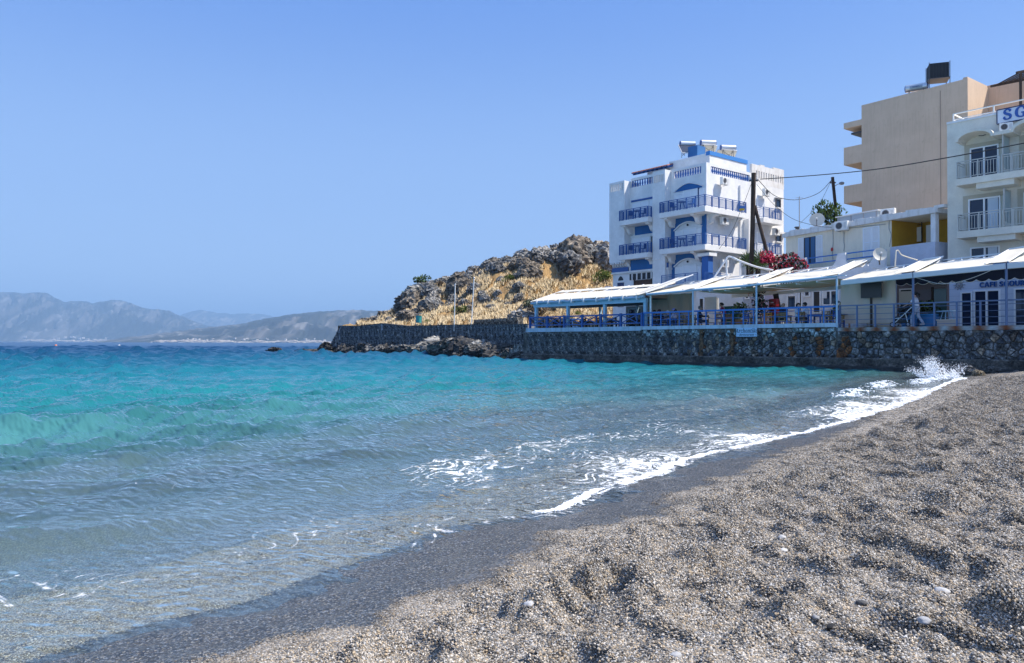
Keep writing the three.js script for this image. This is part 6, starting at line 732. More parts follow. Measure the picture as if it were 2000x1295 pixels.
// ---------- people ----------
function surface(bones, cell, k = 0.03, pad = 0.05) { // bones: [a, b, ra, rb]; a smooth skin round them
  const lo = V(1e9, 1e9, 1e9), hi = V(-1e9, -1e9, -1e9); for (const [a, b, ra, rb] of bones) { const r = Math.max(ra, rb) + pad; lo.min(a.clone().subScalar(r)).min(b.clone().subScalar(r)); hi.max(a.clone().addScalar(r)).max(b.clone().addScalar(r)); }
  const c = lo.clone().add(hi).multiplyScalar(0.5), half = Math.max(hi.x - lo.x, hi.y - lo.y, hi.z - lo.z) / 2, N = Math.min(110, Math.max(14, Math.round(2 * half / cell) + 4)), mc = new MarchingCubes(N, new THREE.MeshStandardMaterial(), false, false, 60000), h = N / 2, f = mc.field, p = V(0, 0, 0);
  const B = bones.map(([a, b, ra, rb]) => { const d = b.clone().sub(a); return [a, d, d.lengthSq() || 1e-9, ra, rb]; });
  f.fill(-1); for (let z = 1; z < N - 1; z++) for (let y = 1; y < N - 1; y++) for (let x = 1; x < N - 1; x++) {
    const X = c.x + half * (x - h) / h, Y = c.y + half * (y - h) / h, Z = c.z + half * (z - h) / h; let m = 1e9;
    for (const [a, d, l2, ra, rb] of B) { const ax = X - a.x, ay = Y - a.y, az = Z - a.z, t = clamp((ax * d.x + ay * d.y + az * d.z) / l2, 0, 1), q = Math.hypot(ax - d.x * t, ay - d.y * t, az - d.z * t) - (ra + (rb - ra) * t); if (m > 5) m = q; else { const w = clamp(0.5 + 0.5 * (m - q) / k, 0, 1); m = m + (q - m) * w - k * w * (1 - w); } }
    f[x + y * N + z * N * N] = -m;
  }
  mc.isolation = 0; mc.update(); const n = mc.count, pos = mc.positionArray.slice(0, n * 3), nor = mc.normalArray.slice(0, n * 3); for (let i = 0; i < n; i++) { pos[i * 3] = c.x + pos[i * 3] * half; pos[i * 3 + 1] = c.y + pos[i * 3 + 1] * half; pos[i * 3 + 2] = c.z + pos[i * 3 + 2] * half; const l = Math.hypot(nor[i * 3], nor[i * 3 + 1], nor[i * 3 + 2]) || 1; nor[i * 3] /= l; nor[i * 3 + 1] /= l; nor[i * 3 + 2] /= l; }
  const g = new THREE.BufferGeometry(); g.setAttribute('position', new THREE.BufferAttribute(pos, 3)); g.setAttribute('normal', new THREE.BufferAttribute(nor, 3)); return g;
}
function handBones(w, dir, up, side) { // wrist, direction of the fingers, back of the hand, thumb side
  const out = [], palm = w.clone().addScaledVector(dir, 0.085); out.push([w, palm, 0.024, 0.03], [w.clone().addScaledVector(side, 0.02).addScaledVector(dir, 0.03), palm.clone().addScaledVector(side, 0.025), 0.016, 0.017], [w.clone().addScaledVector(side, -0.02).addScaledVector(dir, 0.03), palm.clone().addScaledVector(side, -0.025), 0.015, 0.016]);
  [0.075, 0.085, 0.078, 0.06].forEach((L, i) => { const o = palm.clone().addScaledVector(side, 0.034 - i * 0.0225), k = o.clone().addScaledVector(dir, L * 0.5).addScaledVector(up, -0.012), e = k.clone().addScaledVector(dir, L * 0.38).addScaledVector(up, -0.03); out.push([o, k, 0.0095, 0.009], [k, e, 0.009, 0.0075]); });
  const t0 = w.clone().addScaledVector(dir, 0.03).addScaledVector(side, 0.028), t1 = t0.clone().addScaledVector(side, 0.03).addScaledVector(dir, 0.035), t2 = t1.clone().addScaledVector(dir, 0.035).addScaledVector(up, -0.012); out.push([t0, t1, 0.013, 0.011], [t1, t2, 0.011, 0.009]); return out;
}
function person(label, pos, turn, o) { // o: pose and clothing; the figure looks along its +z, its left is +x
  const P = thing('person', label, 'person', pos); P.rotation.y = turn; const s = o.scale ?? 1, sit = o.sit, hy = sit ? 0.5 : 0.93, ln = o.lean ?? 0, W = o.female ? 0.88 : 1;
  const up = V(0, Math.cos(ln), Math.sin(ln)), pel = V(0, hy, 0), chest = pel.clone().addScaledVector(up, 0.36), neck = pel.clone().addScaledVector(up, 0.53), nk2 = neck.clone().add(V(0, 0.07, 0.02)), head = nk2.clone().add(V(0, 0.105, 0.03 + 0.03 * (o.nod ?? 0))), yaw = o.yaw ?? 0, hd = V(Math.sin(yaw), -0.15 * (o.nod ?? 0), Math.cos(yaw));
  const sh = (k) => neck.clone().add(V(k * 0.185 * W, -0.06, 0)), hip = (k) => pel.clone().add(V(k * 0.09, -0.02, 0));
  const arms = [1, -1].map((k) => { const a = sh(k), t = o.hands?.[k > 0 ? 0 : 1] ?? (sit ? [k * 0.14, 0.74, 0.42] : [k * 0.26, 0.8, 0.08]), w = V(...t), m = a.clone().lerp(w, 0.5), bend = Math.sqrt(Math.max(0.0004, 0.0784 - a.distanceToSquared(w) / 4)); m.add(V(k * 0.5, -0.6, -0.6).normalize().multiplyScalar(Math.min(0.16, bend))); return [a, m, w]; });
  const legs = [1, -1].map((k, i) => { const h = hip(k); if (sit) return [h, h.clone().add(V(k * 0.03, 0.02, 0.43)), V(k * 0.11, 0.08, 0.4 + 0.08 * i)]; const st = (o.step ?? 0) * (k > 0 ? 1 : -1), f = V(k * 0.08, 0.08 + Math.max(0, -st) * 0.12, st * 0.36); return [h, h.clone().lerp(f, 0.48).add(V(0, 0, 0.06 + Math.max(0, -st) * 0.06)), f]; });
  const skin = mat(o.skin ?? [0.5, 0.28, 0.19], 0.6), T1 = o.female ? 0.125 : 0.14;
  const body = [[pel, chest, 0.105, 0.11], [chest, neck, 0.1, 0.055], [neck, nk2, 0.055, 0.05], [nk2, head, 0.05, 0.07], [head.clone().addScaledVector(hd, -0.015).add(V(0, 0.03, 0)), head.clone().addScaledVector(hd, 0.02).add(V(0, -0.03, 0)), 0.096, 0.078], [head.clone().addScaledVector(hd, 0.05).add(V(0, -0.075, 0)), head.clone().addScaledVector(hd, 0.045).add(V(0, -0.06, 0)), 0.04, 0.045], [head.clone().addScaledVector(hd, 0.09).add(V(0, 0.005, 0)), head.clone().addScaledVector(hd, 0.108).add(V(0, -0.025, 0)), 0.011, 0.015]];
  const rt = V(hd.z, 0, -hd.x); for (const k of [1, -1]) body.push([head.clone().addScaledVector(rt, k * 0.088).add(V(0, 0.015, 0)), head.clone().addScaledVector(rt, k * 0.088).add(V(0, -0.02, 0)), 0.016, 0.012]);
  for (const [a, m, w] of arms) body.push([neck, a, 0.05, 0.05], [a, m, 0.046, 0.04], [m, w, 0.039, 0.026]);
  for (const [h, kn, f] of legs) body.push([h, kn, 0.08, 0.055], [kn, f, 0.052, 0.036], [f, f.clone().add(V(0, -0.035, 0.13)), 0.04, 0.032]);
  const gs = [surface(body, 0.022, 0.025)]; arms.forEach(([a, m, w], i) => { const d = w.clone().sub(m).normalize(), side = V(i ? 1 : -1, 0, 0).addScaledVector(d, -d.x * (i ? 1 : -1)).normalize(), u = side.clone().cross(d).multiplyScalar(i ? -1 : 1).normalize(); if (u.y < 0) u.negate(); gs.push(surface(handBones(w, d, u, side), 0.0065, 0.008, 0.015)); }); put('body', mergeGeometries(gs), skin, P);
  { const f = head.clone().addScaledVector(hd, 0.088), e = new MB(), m = new MB(); for (const k of [1, -1]) { const q = f.clone().addScaledVector(rt, k * 0.033).add(V(0, 0.018, -0.004)); e.ball(q.x, q.y, q.z, 0.0125); const b = q.clone().add(V(0, 0.024, 0)).addScaledVector(hd, 0.004); m.ball(b.x, b.y, b.z, 0.011, 1.6, 0.4, 0.6, 6); } e.build('eye', mat([0.05, 0.04, 0.035], 0.2), P); m.build('eyebrow', mat(o.hair ?? [0.03, 0.02, 0.015], 0.8), P); const q = f.clone().add(V(0, -0.055, 0)).addScaledVector(hd, 0.006); new MB().ball(q.x, q.y, q.z, 0.014, 1.7, 0.45, 0.5, 8).build('mouth', mat([0.4, 0.12, 0.1], 0.6), P); }
  const shirt = [[pel.clone().add(V(0, o.long ?? 0.0, 0)), chest, T1 * 0.98, T1], [chest, neck.clone().addScaledVector(up, -0.06), T1, 0.085]]; for (const k of [0, 1]) { const [a, m, w] = arms[k]; shirt.push([neck.clone().addScaledVector(up, -0.05), a, 0.07, 0.066]); shirt.push(o.sleeve === 'long' ? [a, m, 0.062, 0.052] : [a, a.clone().lerp(m, 0.6), 0.064, 0.062]); if (o.sleeve === 'long') shirt.push([m, w.clone().lerp(m, 0.12), 0.05, 0.038]); }
  shirt.push([chest.clone().add(V(0.07, 0, 0)), chest.clone().add(V(-0.07, 0, 0)), T1 * 0.86, T1 * 0.86]); put('shirt', surface(shirt, 0.022, 0.03), mat(o.shirt, 0.85), P);
  const tr = [[pel.clone().add(V(0.05, 0.02, 0)), pel.clone().add(V(-0.05, 0.02, 0)), 0.118, 0.118]]; for (const [h, kn, f] of legs) { tr.push([h, kn, 0.098, 0.074]); if (!o.shorts) tr.push([kn, f.clone().lerp(kn, 0.12), 0.072, 0.058]); } put(o.shorts ? 'shorts' : 'trousers', surface(tr, 0.022, 0.03), mat(o.pants ?? [0.05, 0.06, 0.1], 0.85), P);
  const shoe = []; for (const [, , f] of legs) shoe.push([f.clone().add(V(0, -0.03, -0.02)), f.clone().add(V(0, -0.042, 0.14)), 0.048, 0.04]); put('shoes', surface(shoe, 0.018, 0.01), mat(o.shoes ?? [0.5, 0.5, 0.5], 0.6), P);
  const hb = [], hc = head.clone().addScaledVector(hd, -0.03).add(V(0, 0.04, 0)); if (!o.bald) { hb.push([hc, hc.clone().add(V(0, 0.01, 0)), 0.1, 0.098], [hc.clone().addScaledVector(hd, 0.05).add(V(0, 0.035, 0)), hc, 0.068, 0.09]); if (o.hairLen) { const b = hc.clone().addScaledVector(hd, -0.06); hb.push([b, b.clone().add(V(0, -o.hairLen * 0.6, -0.03)).addScaledVector(hd, -0.02), 0.075, 0.06], [b.clone().add(V(0, -o.hairLen * 0.6, -0.03)), b.clone().add(V(0, -o.hairLen, -0.02)), 0.06, 0.03]); } if (o.pony) { const b = hc.clone().addScaledVector(hd, -0.11).add(V(0, 0.02, 0)); hb.push([b, b.clone().add(V(0, -0.07, 0)).addScaledVector(hd, -0.09), 0.04, 0.045], [b.clone().add(V(0, -0.07, 0)).addScaledVector(hd, -0.09), b.clone().add(V(0, -0.2, 0)).addScaledVector(hd, -0.1), 0.045, 0.02]); } put('hair', surface(hb, 0.016, 0.02), mat(o.hair ?? [0.02, 0.014, 0.01], 0.7), P); }
  if (o.hat) { const c = head.clone().add(V(0, 0.075, 0)); const hm = new MB(); hm.ball(c.x, c.y, c.z, 0.118, 1, 0.75, 1.05, 16); if (o.brim) hm.cyl(c.x, c.y - 0.02, c.z, 0.2, 0.13, 0.02, 18); else { const q = c.clone().addScaledVector(hd, 0.11); hm.ball(q.x, q.y - 0.01, q.z, 0.085, 1, 0.14, 1, 12); } hm.build(o.brim ? 'hat' : 'cap', mat(o.hat, 0.8), P); }
  if (o.mask) { const q = head.clone().addScaledVector(hd, 0.075).add(V(0, -0.045, 0)); new MB().ball(q.x, q.y, q.z, 0.055, 1, 0.85, 0.75, 12).build('face_mask', mat([0.75, 0.85, 0.9], 0.8), P); }
  P.scale.setScalar(s); return P;
}
const TURN = S.turn; // figures facing out of the terrace look along its z
const seat = (px, z) => S.w(S.onZ(px, 600, z).x, FLOOR, z);
{
  const olive = [0.42, 0.24, 0.16], fair = [0.58, 0.36, 0.27];
  person('seated woman with long dark hair at the left end of the blue railing', seat(1277.5, -1.1), TURN + 1.4, { sit: 1, female: 1, skin: olive, shirt: [0.05, 0.045, 0.06], hairLen: 0.34, scale: 1.0, nod: 0.3 });
  person('seated man in a dark shirt and dark cap beside the woman with long dark hair', seat(1288, -1.7), TURN + 0.5, { sit: 1, skin: olive, shirt: [0.025, 0.025, 0.03], hat: [0.08, 0.02, 0.025], scale: 1.04, yaw: 0.5, hands: [[0.2, 0.8, 0.35], [-0.2, 0.8, 0.35]] });
  person('small child in a white cap seated by the beige curtain', seat(1306, -1.5), TURN - 1.2, { sit: 1, skin: fair, shirt: [0.06, 0.06, 0.08], hat: [0.85, 0.85, 0.85], scale: 0.97 });
  person('seated woman in a lavender hat and pale top at the table by the beige curtain', seat(1318, -1.3), TURN - 1.5, { sit: 1, female: 1, skin: fair, shirt: [0.55, 0.5, 0.6], hat: [0.35, 0.32, 0.65], hairLen: 0.16, scale: 1.05 });
  person('seated grey haired man in a black shirt turned away, right of the awning post', seat(1366, -1.2), TURN + 2.3, { sit: 1, skin: fair, shirt: [0.012, 0.014, 0.025], hair: [0.16, 0.15, 0.15], scale: 1.12, sleeve: 'long' });
  person('standing waitress in magenta shirt leaning over a table by the green bin', seat(1416, -2.2), TURN - 1.25, { skin: olive, female: 1, shirt: [0.36, 0.03, 0.12], pants: [0.02, 0.02, 0.03], hairLen: 0.08, lean: 0.35, nod: 0.8, hands: [[0.1, 0.98, 0.5], [-0.15, 0.98, 0.45]], scale: 0.98, mask: 1 });
  person('seated balding man in a navy polo shirt left of the young couple', seat(1531, -1.6), TURN - 0.3, { sit: 1, skin: olive, shirt: [0.012, 0.02, 0.06], bald: 1, scale: 1.12, yaw: -0.3 });
  person('seated young woman with long black hair and pale blue top, facing a man', seat(1558, -1.0), TURN + 1.55, { sit: 1, female: 1, skin: fair, shirt: [0.55, 0.66, 0.78], hair: [0.006, 0.005, 0.005], hairLen: 0.42, scale: 1.06, nod: 0.6, hands: [[0.1, 0.78, 0.4], [-0.12, 0.78, 0.4]] });
  person('seated young man with short black hair and white shirt, facing a woman', seat(1574, -1.05), TURN - 1.5, { sit: 1, skin: olive, shirt: [0.72, 0.72, 0.76], hair: [0.01, 0.008, 0.008], scale: 1.08, nod: 0.7, hands: [[0.12, 0.82, 0.38], [-0.12, 0.8, 0.4]] });
  // the woman with the pushchair walks to the left
  const wp = S.w(S.onZ(1791, 620, -1.0).x, FLOOR, -1.0); person('woman in white shirt and light jeans walking left, pushing a pushchair', wp, TURN - 1.57, { female: 1, skin: fair, shirt: [0.72, 0.74, 0.84], pants: [0.42, 0.47, 0.58], hair: [0.012, 0.008, 0.007], pony: 1, step: 0.75, lean: 0.14, hands: [[0.2, 1.06, 0.5], [-0.2, 1.06, 0.5]], shoes: [0.7, 0.7, 0.7], mask: 1, scale: 1.0 });
  const sp = S.w(S.onZ(1768, 620, -1.0).x - 0.1, FLOOR, -1.0), o = thing('pushchair', 'black pushchair with a raised hood pushed by the woman in white', 'pushchair', sp); o.rotation.y = TURN - 1.57;
  const f = new MB(); for (const k of [-0.24, 0.24]) f.bar(V(k, 1.08, -0.62), V(k, 0.12, 0.42), 0.03).bar(V(k, 0.72, -0.2), V(k, 0.12, -0.34), 0.03).bar(V(k, 0.45, 0.05), V(k, 0.42, 0.5), 0.03); f.bar(V(-0.24, 1.08, -0.62), V(0.24, 1.08, -0.62), 0.035).bar(V(-0.24, 0.14, -0.3), V(0.24, 0.14, -0.3), 0.025).build('frame', M.metal, o);
  const hood = new THREE.SphereGeometry(0.36, 16, 10, 0, Math.PI * 2, 0, 1.5).scale(0.75, 0.75, 1).rotateX(0.5).translate(0, 0.82, -0.06); put('hood', new MB().add(hood).geo(), mat([0.02, 0.02, 0.025], 0.8, { side: THREE.DoubleSide }), o); put('seat', surface([[V(0.1, 0.5, -0.05), V(0.1, 0.85, -0.25), 0.1, 0.1], [V(-0.1, 0.5, -0.05), V(-0.1, 0.85, -0.25), 0.1, 0.1], [V(0.1, 0.48, 0), V(0.1, 0.46, 0.32), 0.09, 0.08], [V(-0.1, 0.48, 0), V(-0.1, 0.46, 0.32), 0.09, 0.08], [V(0.1, 0.46, 0.32), V(0.1, 0.25, 0.42), 0.06, 0.05], [V(-0.1, 0.46, 0.32), V(-0.1, 0.25, 0.42), 0.06, 0.05]], 0.03), mat([0.03, 0.035, 0.05], 0.9), o); new MB().box(-0.2, 0.2, 0.2, 0.36, -0.3, 0.15).build('basket', M.black, o);
  for (const [x, z] of [[-0.27, 0.42], [0.27, 0.42], [-0.27, -0.34], [0.27, -0.34]]) { const w = put('wheel', new MB().add(new THREE.TorusGeometry(0.1, 0.025, 8, 18).rotateY(Math.PI / 2).translate(x, 0.125, z)).geo(), M.black, o); put('hub', new MB().add(new THREE.CylinderGeometry(0.05, 0.05, 0.03, 10).rotateZ(Math.PI / 2).translate(x, 0.125, z)).geo(), M.lightGrey, w); }
}
// ---------- tables and chairs behind the railings ----------
function tavernaChair(p, turn, m, label, group) { const o = thing('taverna_chair', label, 'chair', p, group); o.rotation.y = turn; new MB().box(-0.21, 0.21, 0.43, 0.46, -0.21, 0.21).build('seat', mat([0.55, 0.42, 0.22], 0.9), o); for (const [x, z, h] of [[-0.19, 0.19, 0.43], [0.19, 0.19, 0.43], [-0.19, -0.19, 0.92], [0.19, -0.19, 0.92]]) new MB().box(x - 0.022, x + 0.022, 0, h, z - 0.022, z + 0.022).build('leg', m, o); for (const y of [0.62, 0.74, 0.86]) new MB().box(-0.168, 0.168, y - 0.03, y + 0.03, -0.2, -0.18).build('back_slat', m, o); new MB().box(-0.168, 0.168, 0.2, 0.23, 0.18, 0.2).box(-0.2, -0.18, 0.24, 0.27, -0.168, 0.168).box(0.18, 0.2, 0.24, 0.27, -0.168, 0.168).build('stretcher', m, o); return o; }
function tavernaTable(p, turn, m, label, group, cloth) { const o = thing('taverna_table', label, 'table', p, group); o.rotation.y = turn; new MB().box(-0.4, 0.4, 0.72, 0.76, -0.4, 0.4).build('table_top', m, o); for (const [x, z] of [[-1, -1], [1, -1], [-1, 1], [1, 1]]) new MB().box(x * 0.34 - 0.035, x * 0.34 + 0.035, 0, 0.72, z * 0.34 - 0.035, z * 0.34 + 0.035).build('leg', m, o); new MB().box(-0.3, 0.3, 0.64, 0.72, 0.32, 0.35).box(-0.3, 0.3, 0.64, 0.72, -0.35, -0.32).build('apron', m, o); if (cloth) { const k = thing('place_mats', 'pale paper cover on the ' + label.replace(' at the railing', ''), 'table cover', p); k.rotation.y = turn; new MB().box(-0.38, 0.38, 0.763, 0.768, -0.38, 0.38).build('paper', mat(cloth, 0.9), k); const g = new MB(); for (const [a, b] of [[0.12, 0.1], [-0.15, -0.12]]) g.cyl(a, 0.769, b, 0.03, 0.035, 0.12, 10); g.build('glass', new THREE.MeshPhysicalMaterial({ color: lin([0.9, 0.95, 0.95]), transmission: 1, thickness: 0, roughness: 0.05 }), k); } return o; }
{
  const at3 = (x, z) => S.w(x, FLOOR, z), blueC = mat([0.025, 0.08, 0.3], 0.5);
  [[12.6, -1.4, 0], [14.0, -1.5, 1], [16.2, -1.5, 0], [17.9, -2.0, 1], [20.2, -1.3, 1], [22.4, -1.1, 0], [23.5, -1.5, 1]].forEach(([x, z, c], i) => tavernaTable(at3(x, z), TURN, c ? M.pine : blueC, ['blue table with the left four diners at the blue railing', 'pine table left of the first awning post at the railing', 'blue table beside the man in black at the railing', 'pine table the waitress leans over at the railing', 'pine table left of the man in the navy polo at the railing', 'blue table between the young couple at the railing', 'pine table at the right end of the blue railing'][i], null, [0.7, 0.72, 0.74]));
  [[12.05, -1.1, 1.4, 'b'], [12.5, -1.9, 0.4, 'b'], [13.3, -1.5, -1.3, 'b'], [13.6, -0.8, -2.9, 'p'], [14.6, -0.75, 3.1, 'p'], [15.5, -1.2, 2.3, 'p'], [16.5, -0.7, 3.1, 'w'], [17.2, -0.7, 3.1, 'w'], [18.3, -0.8, 3.0, 'b'], [18.9, -1.3, -1.5, 'o'], [19.8, -0.7, 3.1, 'o'], [20.7, -0.6, 3.1, 'p'], [21.2, -1.6, -0.3, 'b'], [21.8, -0.7, 2.9, 'p'], [22.0, -1.0, 1.55, 'w'], [22.9, -1.05, -1.5, 'b'], [23.2, -0.7, 3.1, 'p'], [23.8, -0.7, 2.8, 'b']].forEach(([x, z, t, k], i) => { const [m, n] = { b: [blueC, 'blue'], p: [M.pine, 'pine'], w: [mat([0.3, 0.12, 0.05], 0.6), 'reddish brown'], o: [mat([0.65, 0.22, 0.03], 0.6), 'orange'] }[k]; tavernaChair(at3(x, z), TURN + t, m, n + ' wooden taverna chair behind the bright blue railing', n + ' taverna chairs behind the blue railing'); });
  for (let i = 0; i < 14; i++) { const x = 1.0 + i * 0.72, z = i % 2 ? -1.1 : -0.75; tavernaChair(at3(x, z), TURN + (i % 2 ? 0.2 : 3.0), M.woodDark, 'dark brown wooden chair under the pale blue pavilion', 'dark chairs under the pavilion'); }
  for (let i = 0; i < 4; i++) tavernaTable(at3(1.8 + i * 2.5, -1.9), TURN, M.woodDark, 'dark brown wooden table under the pale blue pavilion', 'dark tables under the pavilion').userData.group = 'dark tables under the pavilion';
  // green bin, white boards, red box, flower pots, planters, bench
  { const p = S.w(S.onZ(1432, 600, -3.2).x, FLOOR, -3.2), o = thing('wheelie_bin', 'big dark green wheelie bin behind the waitress', 'bin', p); o.rotation.y = TURN; const g = new THREE.CylinderGeometry(0.55, 0.42, 1.25, 4, 1).rotateY(Math.PI / 4); g.translate(0, 0.8, 0); new MB().add(g).build('body', M.green, o); new MB().box(-0.44, 0.44, 1.43, 1.5, -0.44, 0.46).build('lid', M.green, o); for (let k = 0; k < 4; k++) new MB().box(-0.28 + k * 0.18, -0.25 + k * 0.18, 0.3, 1.35, 0.36, 0.4).build('rib', M.green, o); for (const k of [-0.3, 0.3]) new MB().add(new THREE.CylinderGeometry(0.11, 0.11, 0.08, 12).rotateZ(Math.PI / 2).translate(k, 0.11, -0.25)).build('wheel', M.black, o); }
  { const z = -3.6, a = S.onZ(1381, 583, z), b = S.onZ(1404, 607, z), o = thing('white_board', 'white menu boards standing left of the waitress', 'board', S); new MB().box(a.x, b.x, b.y - 0.1, a.y, z, z + 0.05).build('panel', M.white, o); new MB().box(a.x, b.x, b.y, b.y + 0.9, z + 0.2, z + 0.24).build('front_panel', M.white, o); for (const x of [a.x + 0.06, b.x - 0.06]) new MB().box(x - 0.03, x + 0.03, FLOOR, b.y - 0.103, z + 0.01, z + 0.2).build('leg', M.lightGrey, o); }
  { const z = -3.0, a = S.onZ(1502, 584, z), b = S.onZ(1515, 598, z), o = thing('red_cabinet', 'bright red cabinet with white print behind the flowers', 'cabinet', S); new MB().box(a.x, b.x, b.y - 0.6, a.y, z - 0.4, z).build('body', M.red, o); new MB().box(a.x + 0.02, b.x - 0.02, b.y, a.y - 0.03, z + 0.002, z + 0.02).build('door', M.red, o); new MB().box(a.x + 0.12, b.x - 0.12, (a.y + b.y) / 2 - 0.03, (a.y + b.y) / 2 + 0.03, z + 0.021, z + 0.026).build('print', M.white, o); new MB().box(a.x, b.x, FLOOR, b.y - 0.603, z - 0.4, z).build('plinth', M.darkMetal, o); }
  const plant = (px, z, h, leaf, flower, label, pot, s = 1) => { const p = S.w(S.onZ(px, 600, z).x, FLOOR, z), o = thing('potted_plant', label, 'potted plant', p); o.rotation.y = TURN; new MB().cyl(0, 0, 0, 0.2 * s, 0.27 * s, 0.42 * s, 14).cyl(0, 0.42 * s, 0, 0.29 * s, 0.29 * s, 0.05, 14).build('pot', pot, o); const f = put('foliage', leafBall(px, 420, 0.07, 0.55 * s, 0.5 * h, 0.5 * s), leaf, o); f.position.y = 0.42 * s + h * 0.45; if (flower) { const q = put('flowers', leafBall(px + 9, 110, 0.05, 0.6 * s, 0.52 * h, 0.55 * s, 0.9), flower, o); q.position.y = 0.42 * s + h * 0.48; } return o; };
  plant(1447, -1.9, 1.2, LM.lime, leafMat([0.8, 0.6, 0.5]), 'leafy flowering plant in a pot right of the green bin', M.terracotta, 1.3); plant(1480, -2.6, 2.6, LM.dark, LM.flower, 'tall red bougainvillea in a pot behind the second awning post', M.terracotta, 0.9); plant(1490, -2.2, 1.5, LM.dark, LM.flower, 'red flowering shrub in a pot left of the red cabinet', M.terracotta); plant(1634, -2.4, 1.2, LM.lime, null, 'yellow green plant in a pot at the right end of the blue railing', M.terracotta, 0.8);
  const planter = (px, label) => { const z = -1.9, p = S.w(S.onZ(px, 620, z).x, FLOOR, z), o = thing('planter', label, 'planter', p); o.rotation.y = TURN; const g = new THREE.CylinderGeometry(0.52, 0.44, 0.6, 4, 1).rotateY(Math.PI / 4).scale(1.1, 1, 0.7).translate(0, 0.3, 0); new MB().add(g).build('box', mat([0.02, 0.2, 0.5], 0.5), o); new MB().box(-0.42, 0.42, 0.6, 0.66, -0.28, 0.28).build('rim', mat([0.03, 0.26, 0.58], 0.5), o); const f = put('foliage', leafBall(px, 500, 0.075, 0.55, 0.5, 0.4), LM.green, o); f.position.y = 0.9; return o; }; planter(1778, 'blue planter with green plants left of the walking woman'); planter(1815, 'blue planter with green plants right of the walking woman');
  { const z = -1.4, a = S.onZ(1830, 622, z), b = S.onZ(1866, 622, z), o = thing('bench_box', 'long pale wooden bench box in front of the cafe wall', 'bench', S); new MB().box(a.x, b.x, FLOOR, FLOOR + 0.3, z - 0.4, z).build('box', mat([0.6, 0.5, 0.42], 0.7), o); new MB().box(a.x - 0.03, b.x + 0.03, FLOOR + 0.303, FLOOR + 0.36, z - 0.43, z + 0.03).build('top', mat([0.72, 0.62, 0.52], 0.7), o); }
  { const p = S.w(S.onZ(1850, 600, -1.8).x, FLOOR, -1.8); smallTable(p, mat([0.35, 0.55, 0.7], 0.5), 'round table with a blue cloth before the cafe wall', null, 0.5, 0.75); }
  { const a = S.w(S.onZ(1526, 600, -4).x, FLOOR, -4), o = thing('street_tree', 'leaning dark trunk with a whitewashed foot behind the balding man', 'tree', a); new MB().tube([V(0, 0, 0), V(-0.1, 0.9, 0), V(-0.35, 2.2, 0)], 0.16, 10).build('trunk', M.pole, o); new MB().cyl(-0.02, 0, 0, 0.19, 0.175, 0.75, 12).build('whitewash', M.white, o); }
}
